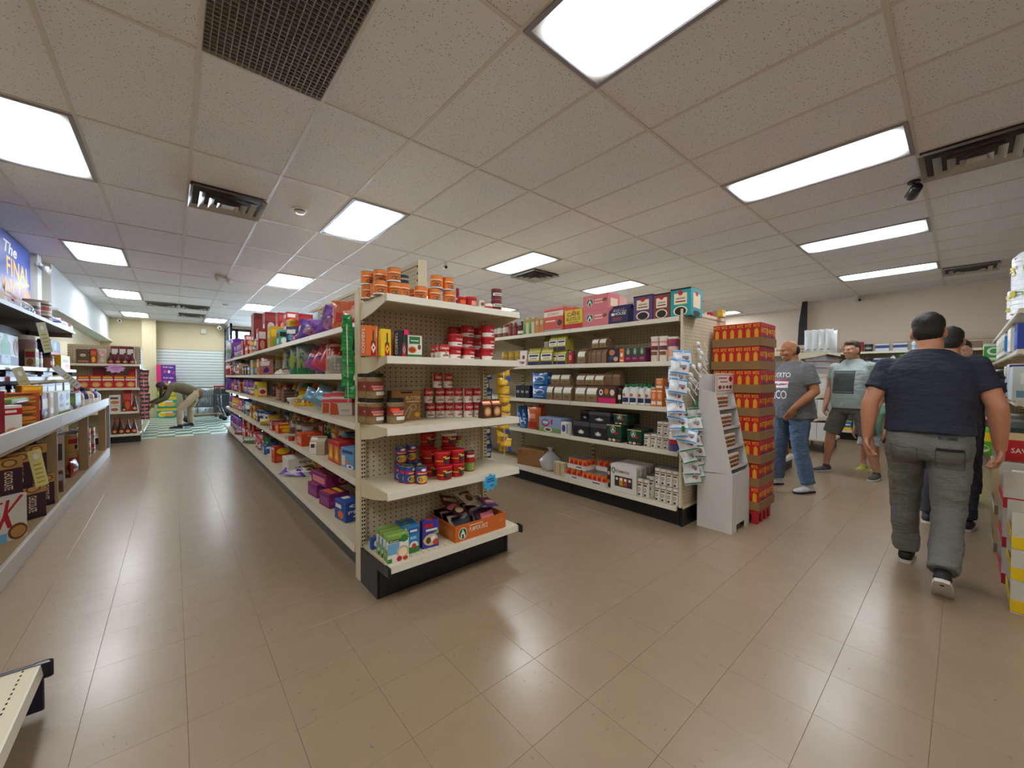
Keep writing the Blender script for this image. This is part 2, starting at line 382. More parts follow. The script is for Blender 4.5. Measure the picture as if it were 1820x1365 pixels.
# walls -----------------------------------------------------------
def _wall(h, h2):
    def f(nt, b):
        tc = nd(nt, 'TexCoord'); nz = nd(nt, 'TexNoise', inp={0: tc.outputs['Object'], 'Scale': .7, 'Detail': 5.})
        nt.links.new(mixc(nt, nz.outputs['Fac'], c4(h), c4(h2)), b.inputs['Base Color'])
        n2 = nd(nt, 'TexNoise', inp={0: tc.outputs['Object'], 'Scale': 90., 'Detail': 2.})
        bp = nd(nt, 'Bump', inp={'Strength': .08, 'Distance': .01, 'Height': n2.outputs['Fac']}); nt.links.new(bp.outputs[0], b.inputs['Normal'])
    return f
MWALL = node_mat('tan_paint', _wall('#c9b7a2', '#d2c1ae'), .8)
MCREAM = node_mat('cream_paint', _wall('#cdbf9c', '#d6c9a8'), .8)
MWHITE = node_mat('white_paint', _wall('#cfd3d2', '#dadedd'), .7)
GL0, GL1 = 1.42, 7.2     # storefront glass span in the end wall
m = MB(); m.box(X0-.2, GL0, Y1, Y1+.2, 0, CEIL+.02, MCREAM); m.box(GL1, X1+2.6, Y1, Y1+.2, 0, CEIL+.02, MCREAM); m.box(GL0, GL1, Y1, Y1+.2, 2.95, CEIL+.02, MCREAM)
struct('wall_far', m)
m = MB(); m.box(X0-.2, X0, Y0, Y1, 0, CEIL+.02, MCREAM); struct('wall_left', m)
m = MB(); m.box(X1, X1+.2, Y0, 2.42, 0, CEIL+.02, MWALL); struct('wall_right', m)
m = MB(); m.box(12.1, 12.3, 2.42, Y1, 0, CEIL+.02, MWALL); m.box(X1+.2, 12.3, 2.25, 2.42, 0, CEIL+.02, MWALL); struct('wall_recess', m)
m = MB(); m.box(X0-.2, X1+.2, Y0-.2, Y0, 0, CEIL+.02, MWALL); struct('wall_back', m)
# painted soffit, pilasters and column on the left side
m = MB(); m.box(X0, -1.42, 9.35, 16.8, 2.36, CEIL, MWHITE); m.box(X0, -1.36, 9.35, 16.8, 2.33, 2.365, MWHITE); struct('trim_1', m)
m = MB(); m.box(-.70, -.38, 16.45, 16.8, 0, CEIL, MCREAM); struct('trim_2', m)
m = MB(); m.box(X0, -1.45, 8.72, 8.95, 2.0, CEIL, MWHITE); struct('trim_3', m)
m = MB(); m.box(11.05, 11.1, -.6, .95, 2.02, 2.06, MWALL); m.box(11.06, 11.1, -.9, .95, 1.5, 2.02, mt('#b39f82', .8)); struct('trim_4', m)
# storefront glass with dark mullions, part of the end wall
MMUL = mt('#23262e', .4)
m = MB()
for x in (GL0, GL0+.25, 2.1, 3.2, 4.4, 5.6, 7.1): m.box(x, x+.09, Y1-.02, Y1+.1, 0, 2.95, MMUL)
for z in (0, 2.35, 2.87): m.box(GL0, GL1, Y1-.02, Y1+.1, z, z+.09, MMUL)
wf = struct('window_1', m)
q = MB(); q.box(GL0, GL1, Y1+.03, Y1+.04, .05, 2.9, mt('#dfeef5', .05, alpha=.12, var=0)); link('pane', q.mesh('pane'), wf)
# vestibule side screen that meets the end wall
m = MB()
for y in (15.0, 15.85, 16.7): m.box(1.36, 1.42, y, y+.08, 0, 2.95, MMUL)
m.box(1.36, 1.42, 15.0, 16.78, 2.87, 2.95, MMUL); m.box(1.36, 1.42, 15.0, 16.78, 2.2, 2.26, MMUL)
wv = struct('window_2', m); q = MB(); q.box(1.385, 1.395, 15.0, 16.78, .05, 2.9, mt('#9fb4c0', .05, alpha=.35, var=0)); link('pane', q.mesh('pane'), wv)
# sunlit ground outside the glass
m = MB(); m.box(-3, 14, Y1+.25, Y1+14, -.12, -.1, mt('#b9b4aa', .9)); struct('ground_outside', m)
# slatwall panel on the end wall
sl = empty('slat_panel', (0, 16.8, 0)); tag(sl, 'white slatted display panel mounted on the end wall', 'slat panel')
q = MB(); q.box(-.38, 1.34, -.02, -.003, .92, 2.16, mt('#55605f', .6)); link('backing', q.mesh('backing'), sl)
q = MB(); q.box(-.38, 1.34, -.045, -.02, 0, .083, mt('#d4dcd9', .4, var=.03), .004); sm = q.mesh('slat')
for k in range(13): link('slat', sm, sl, (0, 0, .93+k*.0945))
# ceiling and wall fittings -----------------------------------------
def lathe_obj(name, prof, parent=None, loc=None, n=16):
    q = MB(); q.lathe(prof, n=n); return link(name, q.mesh(name), parent, loc)
MWP = mt('#d8d6d2', .4, var=.02)
for p, lb in (((1.02, 4.57), 'round white smoke detector near the ceiling vent'), ((.98, 11.75), 'small white smoke detector in the far ceiling')):
    o = empty('smoke_detector', (*p, CEIL-.004)); tag(o, lb, 'smoke detector')
    lathe_obj('base_ring', [(.03, -.014, MWP), (.07, -.014, MWP), (.075, 0, MWP)], o)
    lathe_obj('sensor_cap', [(.02, -.05, MWP), (.045, -.045, MWP), (.052, -.03, mt('k')), (.052, -.02, MWP), (.058, -.014, MWP)], o)
def camera_fix(p, lb, mat, rz, s=1.):
    o = empty('security_camera', p, rz); tag(o, lb, 'security camera')
    q = MB(); q.lathe([(.035*s, -.012*s, mat), (.035*s, 0, mat)]); q.tube([(0, 0, -.01*s), (0, 0, -.05*s), (0, .02*s, -.065*s)], .009*s, mat); link('mount', q.mesh('mount'), o)
    q = MB(); q.tube([(0, .07*s, -.06*s), (0, .06*s, -.062*s), (0, -.05*s, -.085*s), (0, -.06*s, -.087*s)], [.02*s, .032*s, .036*s, .03*s], mat, 12); link('housing', q.mesh('housing'), o)
    q = MB(); q.tube([(0, -.058*s, -.087*s), (0, -.066*s, -.089*s)], .02*s, mt('#0b0b0d', .1), 12); link('lens', q.mesh('lens'), o)
camera_fix((5.0, .32, CEIL-.004), 'black ceiling camera beside the large right vent', mt('K', .3), 1.9, 1.25)
camera_fix((3.17, 5.22, CEIL-.004), 'small white ceiling camera with black lens behind the end display', MWP, -.4, 1.)
camera_fix((11.04, 1.5, CEIL-.004), 'white ceiling camera above the right wall corner', MWP, -1.2, 1.2)
camera_fix((1.2, 16.4, CEIL-.004), 'white camera in the far corner above the slatted panel', MWP, 0, 1.6)
camera_fix((-1.2, 16.5, CEIL-.004), 'white camera high on the cream end wall by the pilaster', MWP, .3, 1.3)
def emergency(p, lb, rz):
    o = empty('emergency_light', p, rz); tag(o, lb, 'emergency light')
    q = MB(); q.box(-.1, .1, -.03, .03, -.05, 0, MWP, .008); link('battery_box', q.mesh('battery_box'), o)
    for sx in (-.08, .08):
        q = MB(); q.tube([(sx, -.01, -.06), (sx*1.15, -.06, -.08), (sx*1.2, -.085, -.088)], [.02, .045, .05], MWP, 12); link('lamp_head', q.mesh('lamp_head'), o)
emergency((.655, 8.5, CEIL-.004), 'twin-head emergency light hanging from the ceiling over the left aisle', .5)
emergency((-1.44, 8.8, 2.92), 'twin-head emergency light on the left pilaster by the blue sign', PI/2)
q = MB(); q.box(.72, .86, 16.74, 16.8, 2.72, 2.88, mt('#d9d6c6', .5), .01); tag(link('wall_box', q.mesh('wall_box')), 'small cream junction box above the slatted panel', 'wall box')
# ================================================================ SHELVING
MSLOT = mt('#1d1a17', .8)
class Proto:
    """a thing: its root mesh (or None) and parts [(name, mesh, parent index or -1)]"""
    def __init__(s, root=None): s.root = root; s.parts = []; s.lab = {}
    def add(s, name, mb, par=-1, label=None):
        s.parts.append((name, mb.mesh(name) if isinstance(mb, MB) else mb, par))
        if label: s.lab[len(s.parts)-1] = label
        return len(s.parts)-1
_labels = {}
def put(pr, name, label, cat, loc, rz=0., group=None, tilt=None, parts=True):
    o = link(name, pr.root, None, loc)
    o.rotation_euler = (tilt[0] if tilt else 0, tilt[1] if tilt else 0, rz)
    if tilt and pr.root:
        R3 = o.rotation_euler.to_matrix(); lo = min((R3 @ v.co).z for v in pr.root.vertices)
        if lo < 0: o.location.z -= lo
    tag(o, label, cat, group)
    if _labels.setdefault(label, group) != group or (label in _labels and group is None and _labels.get('#'+label)): print('DUP LABEL', label)
    _labels['#'+label] = 1
    if parts:
        made = []
        for i, (n, me, par) in enumerate(pr.parts):
            c = link(n, me, o if par < 0 else made[par]); made.append(c)
            if i in pr.lab: c['label'] = pr.lab[i]
    return o
def shelf_geo(W, dep, z, lipm=MLIP, mat=MBEI, y0=0.):
    q = MB(); q.box(-W/2+.004, W/2-.004, y0+.012, y0+dep, z-.018, z, mat)
    q.box(-W/2+.004, W/2-.004, y0+.012, y0+.03, z-.04, z-.018, mat)
    r = MB(); r.prism([(y0, z-.042), (y0+.012, z-.046), (y0+.012, z-.0005), (y0+.006, z-.0005)], -W/2+.003, W/2-.003, lipm, 'x')
    return q, r
def bracket_geo(W, dep, z, y0=0., mat=MBEI):
    out = []
    for x in (-W/2+.002, W/2-.008):
        q = MB(); out.append(q); q.prism([(y0+.03, z-.002), (y0+dep, z-.002), (y0+dep, z-.115), (y0+dep*.5, z-.085), (y0+.03, z-.045)], x, x+.006, mat, 'x')
    return out
def gondola(W, shelves, dep, deckz, spine, D, kick=.06, sides=2, decks=None, post=True, back=MPEG, uneven=0):
    pr = Proto()
    def mir(mb):
        if mb is None: return None
        t = MB(); t.v = [(x, 2*D-y, z) for x, y, z in mb.v]; t.f = [tuple(reversed(f)) for f in mb.f]; t.m = mb.m; t.sm = mb.sm; t.mats = mb.mats; return t
    for s in range(sides):
        F = (lambda a: a) if s == 0 else mir
        q = MB(); q.box(-W/2+.002, W/2-.002, kick, kick+.02, .004, deckz-.04, MBLK); pr.add('kick_plate', F(q))
        a, r = shelf_geo(W, D-.03, deckz); i = pr.add('base_deck', F(a)); pr.add('price_rail', F(r), i)
        for n, z in enumerate(shelves):
            a, r = shelf_geo(W, dep, z, y0=D-dep-.03); i = pr.add('shelf', F(a)); pr.add('price_rail', F(r), i); [pr.add('bracket', F(bq), i) for bq in bracket_geo(W, dep, z, y0=D-dep-.03)]
    q = MB(); q.box(-W/2+.02, W/2-.02, D-.012, D+.012 if sides == 2 else D, deckz, spine-.02, back); pr.add('back_panel', q)
    q = MB(); q.box(-W/2, W/2, D-.022, D+(.022 if sides == 2 else 0), spine-.03, spine, MBEI); pr.add('top_rail', q)
    for x in (-W/2, W/2-.02):
        q = MB(); q.box(x, x+.02, D-.035, D+(.035 if sides == 2 else 0), 0, spine, MBEI); i = pr.add('upright', q)
        q = MB(); k = deckz+.05
        while k < spine-.05: q.box(x+.003, x+.017, D-.0362, D-.035, k, k+.016, MSLOT); k += .05
        pr.add('slot_strip', q, i)
    return pr
# ---- long snack run (left gondola): seven double sections, front lip at x = .89
LX, LY = .885, 2.60
LGS = [1.66, 1.32, .985, .61]; LGD = .19
lg = gondola(1.22, LGS, .44, LGD, 2.15, .50, .06)
ordn = ['nearest', 'second', 'third', 'fourth', 'fifth', 'sixth', 'farthest']
for k in range(7):
    put(lg, 'gondola_section', 'beige double-sided gondola section, %s of the long snack run' % ordn[k], 'shelving', (LX, LY+1.22*(k+.5), 0), -PI/2, 'sections of the snack run')
# ---- end display facing the viewer
EX0, EX1, EYF, EYB = .886, 1.882, 2.08, 2.50
EW = EX1-EX0; EC = (EX0+EX1)/2
ES = [1.76, 1.415, 1.013, .65]; ED = .235
pr = Proto(); W = EW
q = MB(); q.box(-W/2+.012, W/2-.012, .135, .15, .004, ED-.055, MBLK); q.box(-W/2+.012, -W/2+.03, .13, .152, .004, ED-.055, MBLK); q.box(W/2-.03, W/2-.012, .13, .152, .004, ED-.055, MBLK); pr.add('kick_plate', q)
for x in (-W/2, W/2-.012):
    q = MB(); q.prism([(.14, 0), (.45, 0), (.45, ED-.02), (.0, ED-.002), (.0, ED-.05), (.14, ED-.06)], x, x+.012, MBLK, 'x'); pr.add('base_side', q)
    q = MB(); q.box(x-.003, x+.016, -.03, .03, ED-.05, ED+.008, mt('#141318', .3), .006); pr.add('corner_cap', q)
a, r = shelf_geo(W-.02, .42, ED); i = pr.add('base_deck', a); pr.add('price_rail', r, i)
q = MB()
for j in range(24):
    for yy in (.05, .075): q.box(-W/2+.05+j*.039, -W/2+.058+j*.039, yy, yy+.004, ED, ED+.0006, MSLOT)
pr.add('slot_row', q, i)
for n, z in enumerate(ES):
    a, r = shelf_geo(W-.01, .43, z); i = pr.add('shelf', a); pr.add('price_rail', r, i); [pr.add('bracket', bq, i) for bq in bracket_geo(W-.01, .43, z)]
q = MB(); q.box(-W/2+.03, W/2-.03, .43, .445, ED, 1.80, MPEG); pr.add('back_panel', q)
q = MB(); q.box(-W/2+.03, W/2-.03, .42, .45, 1.80, 1.84, MBEI); pr.add('top_rail', q)
for x in (-W/2-.004, W/2-.036):
    q = MB(); q.box(x, x+.04, .40, .48, 0, 1.845, MBEI, .003); i = pr.add('upright', q)
    q = MB(); k = .1
    while k < 1.8: q.box(x+.012, x+.02, .3988, .40, k, k+.012, MSLOT); q.box(x+.026, x+.034, .3988, .40, k, k+.012, MSLOT); k += .0254
    pr.add('slot_strip', q, i)
put(pr, 'end_display', 'beige pegboard end display shelving with black base in the centre', 'shelving', (EC, EYF, 0))
# ---- coffee run (right gondola)
RX, RY = 3.275, 1.60
RGS = [1.828, 1.442, 1.035, .655]; RGD = .182
rg = gondola(1.22, RGS, .42, RGD, 1.88, .47, .065)
for k in range(6):
    put(rg, 'gondola_section', 'beige double-sided gondola section, %s of the coffee run' % (ordn[k] if k < 5 else 'farthest'), 'shelving', (RX, RY+.012+1.22*(k+.5), 0), -PI/2, 'sections of the coffee run')
pr = Proto(); q = MB(); q.box(.06, .94, -.012, .0, RGD-.02, 1.86, MPEG); pr.add('peg_panel', q)
q = MB(); q.box(.05, .95, -.016, .0, 1.855, 1.885, MBEI); q.box(.03, .06, -.02, .0, RGD-.03, 1.885, MBEI); q.box(.93, .96, -.02, .0, RGD-.03, 1.885, MBEI); q.box(.03, .96, -.02, 0, RGD-.03, RGD-.01, MBEI); pr.add('panel_frame', q)
q = MB(); q.box(.06, .94, -.02, .0, .0, RGD-.03, MBLK); pr.add('kick_plate', q)
put(pr, 'shelving_end', 'beige pegboard panel closing the near end of the coffee run', 'shelving panel', (RX-.01, RY, 0))
# ---- two further runs toward the right wall
bgS = [1.74, 1.36, 1.01, .62]
g3 = gondola(1.22, bgS, .42, .22, 1.80, .47, .06)
for k in range(4):
    put(g3, 'gondola_section', 'beige gondola section, %s of the run behind the cracker tower' % ordn[k], 'shelving', (6.12, 1.95+1.22*(k+.5), 0), -PI/2, 'sections of the third run')
g4 = gondola(1.22, bgS, .42, .22, 1.80, .47, .06)
for k in range(4):
    put(g4, 'gondola_section', 'beige gondola section, %s of the run before the right wall' % ordn[k], 'shelving', (8.42, 1.95+1.22*(k+.5), 0), -PI/2, 'sections of the fourth run')
ge = gondola(.98, bgS, .40, .22, 1.80, .44, .05, 1)
put(ge, 'end_display', 'beige end display stocked with white foam cups behind the shoppers', 'shelving', (8.91, 1.50, 0))
ge2 = gondola(.62, [], .36, .2, 1.8, .36, .05, 1)
put(ge2, 'end_display', 'low grey end shelf beyond the man in jeans', 'shelving', (6.44, 1.56, 0))
# ---- wall shelves on the right wall
pw = gondola(1.22, [1.83, 1.55, 1.29, 1.0, .62], .40, .2, 2.0, .46, .06, 1)
for k in range(5):
    put(pw, 'wall_shelving', 'beige wall shelving bay, %s along the right wall' % ['first', 'second', 'third', 'fourth', 'fifth'][k], 'shelving', (10.6, -3.1+1.22*(k+.5), 0), -PI/2, 'bays along the right wall')
# ---- cross unit with syrup (faces the viewer)
cu = gondola(1.0, [1.53, 1.07, .61], .42, .175, 1.9, .46, .05, 1)
put(cu, 'end_display', 'beige end display stocked with syrup bottles and pancake mix', 'shelving', (-.99, 10.6, 0))
cu2 = gondola(1.22, [1.45, 1.1, .75, .45], .40, .18, 1.7, .44, .05, 1)
for k in range(2): put(cu2, 'gondola_section', 'grey aisle shelving %s the syrup end display' % ['just behind', 'farther behind'][k], 'shelving', (-.46, 11.1+1.22*(k+.5), 0), PI/2, 'shelves behind the syrup display')
# ---- right edge unit facing the aisle (lip toward +y)
ru = gondola(1.22, [1.90, 1.55, 1.1, .62], .42, .16, 2.0, .47, .05, 2)
for k in range(4):
    put(ru, 'gondola_section', 'white-lipped gondola section, %s of the paper goods run' % (['nearest', 'second', 'third', 'farthest'][k]), 'shelving', (5.5+1.22*(k+.5), -.27, 0), PI, 'sections of the paper goods run')
# ---- bare corner shelf at the lower left edge
pr = Proto(); a, r = shelf_geo(.6, .34, .2); i = pr.add('base_deck', a); pr.add('price_rail', r, i)
q = MB()
for j in range(22):
    for yy in (.045, .10): q.box(-.29+j*.027, -.279+j*.027, yy, yy+.005, .2, .2006, MSLOT)
pr.add('slot_row', q, i)
for x in (-.31, .295):
    q = MB(); q.box(x, x+.015, 0, .34, .02, .206, mt('#26243a', .35), .003); q.box(x-.002, x+.017, -.025, .03, .14, .208, mt('#1a1826', .3), .006); pr.add('side_plate', q)
q = MB(); q.box(-.29, .29, .07, .085, 0, .16, MBLK); pr.add('kick_plate', q)
put(pr, 'floor_shelf', 'bare perforated shelf base with navy end at the lower left corner', 'shelving', (-.385, 1.99, 0), PI/2)
# ---- white timber island on the left
MWD = node_mat('painted_board', _wall('#b6b0a4', '#c4beb2'), .55); MPLY = node_mat('bare_ply', _wall('#a58a62', '#b39a72'), .7)
IY0, IY1 = 3.72, 9.1
pr = Proto()
for k in range(3):
    a = IY0+(IY1-IY0)/3*k; b = IY0+(IY1-IY0)/3*(k+1)-.003
    q = MB(); q.box(-.815, -.79, a, b, .825, .935, MWD, .002); pr.add('apron_board', q)
    q = MB(); q.box(-.815, -.79, a, b, 0, .13, MWD, .002); pr.add('plinth_board', q)
    q = MB(); q.box(-1.3, -.815, a, b, .79, .815, MPLY); pr.add('upper_deck', q)
    q = MB(); q.box(-1.3, -.815, a, b, .09, .115, MPLY); pr.add('lower_deck', q)
for y in (3.78, 5.5, 7.25, 8.95):
    q = MB(); q.box(-.90, -.818, y, y+.03, .115, .79, MPLY, .002); pr.add('post', q)
q = MB(); q.box(-1.32, -1.3, IY0, IY1, 0, .95, mt('#4a3f38', .8)); pr.add('back_board', q)
for y in (3.69, 9.1):
    q = MB(); q.box(-.83, -.785, y, y+.025, 0, .95, MSTEEL); pr.add('corner_post', q)
put(pr, 'island_counter', 'white timber island counter with ply posts along the left aisle', 'counter', (0, 0, 0))
# grey metal shelves standing above the island
MGS = mt('#8a8c90', .35, .3, var=.06)
ms = Proto()
for n, (z, m_) in enumerate(((1.95, MGS), (1.385, MGS), (1.285, mt('#7d1f2c', .4)))):
    q = MB(); q.box(-1.56, -1.105, 3.2, 8.7, z-.03, z, mt('#6b6560', .5)); i = ms.add('shelf', q)
    q = MB(); q.box(-1.105, -1.09, 3.2, 8.7, z-.035, z+.004, m_ if n else MGS); ms.add('price_rail', q, i)
for y in (3.22, 5.05, 6.9, 8.66):
    q = MB(); q.box(-1.56, -1.53, y, y+.03, .95, 1.98, MGS); q.box(-1.56, -1.12, y, y+.012, 1.86, 1.92, MGS); q.box(-1.56, -1.12, y, y+.012, 1.31, 1.35, MGS); ms.add('support', q)
q = MB(); q.box(-1.575, -1.56, 3.2, 8.7, .95, 1.95, mt('#5b534b', .7)); ms.add('back_panel', q)
put(ms, 'metal_rack', 'grey metal wall rack with long shelves above the island counter', 'shelving', (0, 0, 0))
# ================================================================ PRODUCT KINDS (front toward -y, base at z = 0, front plane y = 0)
def P_box(w, d, h, base='W', F=(), L=(), R=(), T=(), flap=True, **k):
    q = MB(); q.box(-w/2, w/2, 0, d, 0, h, base, min(.0025, w*.03, d*.03, h*.03))
    prints(q, lambda u, v, o: (-w/2+u*w, -o, v*h), F)
    prints(q, lambda u, v, o: (-w/2-o, d*(1-u), v*h), L)
    prints(q, lambda u, v, o: (w/2+o, d*u, v*h), R)
    prints(q, lambda u, v, o: (-w/2+u*w, v*d, h+o), T)
    return Proto(q.mesh('box'))
def rbands(prof_r, h, bands, n=16):
    pr = [(prof_r*.94, 0, 'S')]; 
    for (v0, m) in bands: pr.append((prof_r, v0*h, m))
    pr += [(prof_r, h*.965, MSTEEL), (prof_r*.985, h*.975, MSTEEL), (prof_r*1.0, h, MSTEEL), (prof_r*.93, h, MSTEEL), (prof_r*.92, h*.975, MSTEEL)]
    return pr
def cyl_map(r, h, span=PI): return lambda u, v, o: ((r+o)*math.cos(-PI/2+(u-.5)*span), r+(r+o)*math.sin(-PI/2+(u-.5)*span), v*h)
def P_can(w, d, h, bands=((.02, 'R'),), F=(), **k):
    r = w/2; q = MB(); q.lathe(rbands(r, h, bands), 0, r, 18)
    prints(q, cyl_map(r, h), F, 16, .0009, 1); pr = Proto(q.mesh('can'))
    return pr
def P_tub(w, d, h, body='R', lid='r', band=None, F=(), **k):
    r = w/2; q = MB(); q.lathe([(r*.80, 0, body), (r*.845, h*.03, body), (r*.93, h*.8, None)], 0, r, 20)
    prints(q, lambda u, v, o: ((r*(.842+.112*v)+o)*math.cos(-PI/2+(u-.5)*PI), r+(r*(.842+.112*v)+o)*math.sin(-PI/2+(u-.5)*PI), v*h), F, 16, .0012, 1)
    pr = Proto(q.mesh('tub')); q = MB()
    q.lathe([(r*.94, h*.78, lid), (r, h*.79, lid), (r, h*.93, lid), (r*.95, h*.985, lid), (r*.9, h*.985, lid), (r*.88, h*.96, lid)], 0, r, 20); pr.add('lid', q); return pr
def P_bot(w, d, h, prof=None, body='W', cap='G', lab=None, F=(), **k):
    # prof: fractions (r, z) of the shoulder outline
    r = w/2; prof = prof or [(.9, 0), (1, .03), (1, .62), (.9, .72), (.42, .84), (.36, .86)]
    q = MB(); q.lathe([(a*r, b*h, body) for a, b in prof]+[(.3*r, prof[-1][1]*h+.001, body)], 0, r, 18)
    pr = Proto(q.mesh('bottle'))
    if lab or F:
        q = MB(); 
        if lab: z0, z1, m = lab; q.lathe([(r*1.006, z0*h, m), (r*1.006, z1*h, m), (r*.99, z1*h, m)], 0, r, 18)
        prints(q, cyl_map(r*1.008, h), F, 16, .0009, 1); pr.add('label_wrap', q)
    q = MB(); cr = prof[-1][0]*r*1.12; q.lathe([(cr, prof[-1][1]*h, cap), (cr, .985*h, cap), (cr*.9, h, cap)], 0, r, 14); pr.add('cap', q)
    return pr
SYR = [(.8, 0), (1, .04), (1, .3), (.75, .48), (.45, .68), (.3, .8), (.3, .86)]
def P_jar(w, d, h, glass='M', lid='K', lab='r', lab2=None, F=(), sq=False, fill=None, **k):
    r = w/2; q = MB(); n = 18; rr = .96
    q.lathe([(r*.88, 0, glass), (r*rr, .03*h, glass), (r*rr, .80*h, glass), (r*.88, .86*h, None)], 0, r, n); pr = Proto(q.mesh('jar'))
    q = MB(); q.lathe([(r*.93, .86*h, lid), (r*.95, .865*h, lid), (r*.95, .985*h, lid), (r*.88, h, lid)], 0, r, n); pr.add('lid', q)
    q = MB(); q.lathe([(r*rr*1.006, .30*h, lab), (r*rr*1.006, .68*h, lab), (r*.9, .68*h, lab)], 0, r, n)
    prints(q, lambda u, v, o: ((r*rr*1.006+o)*math.cos(-PI/2+(u-.5)*PI), r+(r*rr*1.006+o)*math.sin(-PI/2+(u-.5)*PI), v*h), F, 16, .0009, 1); pr.add('label_wrap', q)
    return pr
def P_bag(w, d, h, base='R', F=(), seed=1, crimp=True, wr=.12, **k):
    # pillow bag: flat sealed top and bottom, swollen middle, crumpled
    rg_ = random.Random(seed); nu, nv = 8, 10; ph = [rg_.uniform(0, 6) for _ in range(6)]
    def shp(u, v):
        b = (max(0., math.sin(PI*min(1, max(0, u))))**.6)*(max(0., math.sin(PI*min(1, max(0, v))))**.55)
        b *= 1+wr*math.sin(9*u+ph[0]+5*v)+wr*math.sin(13*v+ph[1]-6*u)*.7
        xs = 1-.07*math.sin(PI*v)+.02*math.sin(7*v+ph[2])
        return b, xs
    def front(u, v, o): b, xs = shp(u, v); return ((u-.5)*w*xs, d/2-d/2*b-o, v*h+h*.015*math.sin(8*u+ph[3])*(v > .5))
    def backp(u, v, o): b, xs = shp(u, v); return ((u-.5)*w*xs, d/2+d/2*b+o, v*h+h*.015*math.sin(8*u+ph[3])*(v > .5))
    q = MB(); base = mt(base, .28, var=.08, vs=25., bump=.25, bs=22.) if isinstance(base, str) else base
    for fn, flip in ((front, 0), (backp, 1)):
        vs = [fn(i/nu, j/nv, 0) for j in range(nv+1) for i in range(nu+1)]
        fs = [(j*(nu+1)+i, j*(nu+1)+i+1, (j+1)*(nu+1)+i+1, (j+1)*(nu+1)+i) for j in range(nv) for i in range(nu)]
        q.idx(vs, [tuple(reversed(f)) for f in fs] if flip else fs, base, True)
    if crimp:
        for z0, z1 in ((-.0, .03), (.97, 1.0)): pass
    prints(q, front, F, 6, .0012)
    return Proto(q.mesh('bag'))
def P_pouch(w, d, h, base='m', F=(), R=(), L=(), fold=True, seed=1, **k):
    # gusseted coffee bag: block bottom, pinched and folded top
    prof = [(0, .96), (.05, 1), (.55, .97), (.72, .8), (.86, .3), (.93, .1), (1., .06)]
    def dep(v):
        for (a, x), (b, y) in zip(prof, prof[1:]):
            if v <= b: return x+(y-x)*(v-a)/(b-a)
        return .06
    def front(u, v, o): return ((u-.5)*w*(1-.03*math.sin(PI*v)), d/2-d/2*dep(v)-o, v*h)
    base = mt(base, .55, var=.08, vs=40., bump=.2, bs=25.) if isinstance(base, str) else base
    q = MB(); n = len(prof); vs = []
    for v, x in prof:
        ww = w*(1-.03*math.sin(PI*v))/2; y0 = d/2-d/2*x; y1 = d/2+d/2*x; g = .25*w*(1-x)*.6
        vs += [(-ww, y0, v*h), (ww, y0, v*h), (ww-g, d/2, v*h), (ww, y1, v*h), (-ww, y1, v*h), (-ww+g, d/2, v*h)]
    fs = [(i*6+k, i*6+(k+1) % 6, i*6+6+(k+1) % 6, i*6+6+k) for i in range(n-1) for k in range(6)]+[(5, 4, 3, 2, 1, 0), tuple((n-1)*6+k for k in range(6))]
    q.idx(vs, fs, base)
    prints(q, front, F, 6, .001)
    prints(q, lambda u, v, o: (w/2+o, d*u, v*h), R); prints(q, lambda u, v, o: (-w/2-o, d*(1-u), v*h), L)
    pr = Proto(q.mesh('pouch'))
    if fold:
        q = MB(); q.box(-w/2*.97, w/2*.97, d/2-.012, d/2+.012, h*.94, h*1.0, base, .003); pr.add('folded_top', q)
    return pr
KIND = dict(box=P_box, can=P_can, tub=P_tub, bot=P_bot, jar=P_jar, bag=P_bag, pouch=P_pouch)
# ---------------------------------------------------------------- placing by shelf and picture span
CR = [0, 0, 1.]
def crop(x, y, s): CR[:] = [x, y, s]
def face(ax, c, rot, sh): return dict(ax=ax, c=c, rot=rot, sh=sh)
FE = face('y', EYF, 0., [ED]+ES[::-1])
FR = face('x', RX, -PI/2, [RGD]+RGS[::-1])
FL = face('x', LX+.03, -PI/2, [LGD]+LGS[::-1])
_pc = {}
ON_ = ['front', 'second', 'third', 'fourth', 'fifth', 'sixth', 'seventh', 'eighth', 'ninth', 'tenth', 'eleventh', 'twelfth']
def ordw(i, n, frm='left'):
    opp = {'left': 'right', 'front': 'back', 'bottom': 'top'}[frm]
    if frm == 'left': return 'leftmost' if i == 0 else ('rightmost' if i == n-1 else '%s from left' % ON_[i])
    if frm == 'front': return 'front' if i == 0 else ('rear' if i == n-1 else '%s back' % ON_[i])
    return 'bottom tier' if i == 0 else ('top tier' if i == n-1 else 'middle tier' if n == 3 else '%s tier' % ON_[i])
def suffix(label, ix=0, nx=1, iy=0, ny=1, iz=0, nz=1):
    a = []
    if nz > 1: a.append(ordw(iz, nz, 'bottom'))
    if nx > 1: a.append(ordw(ix, nx, 'left'))
    if ny > 1: a.append(ordw(iy, ny, 'front'))
    return ', '.join([label]+a)
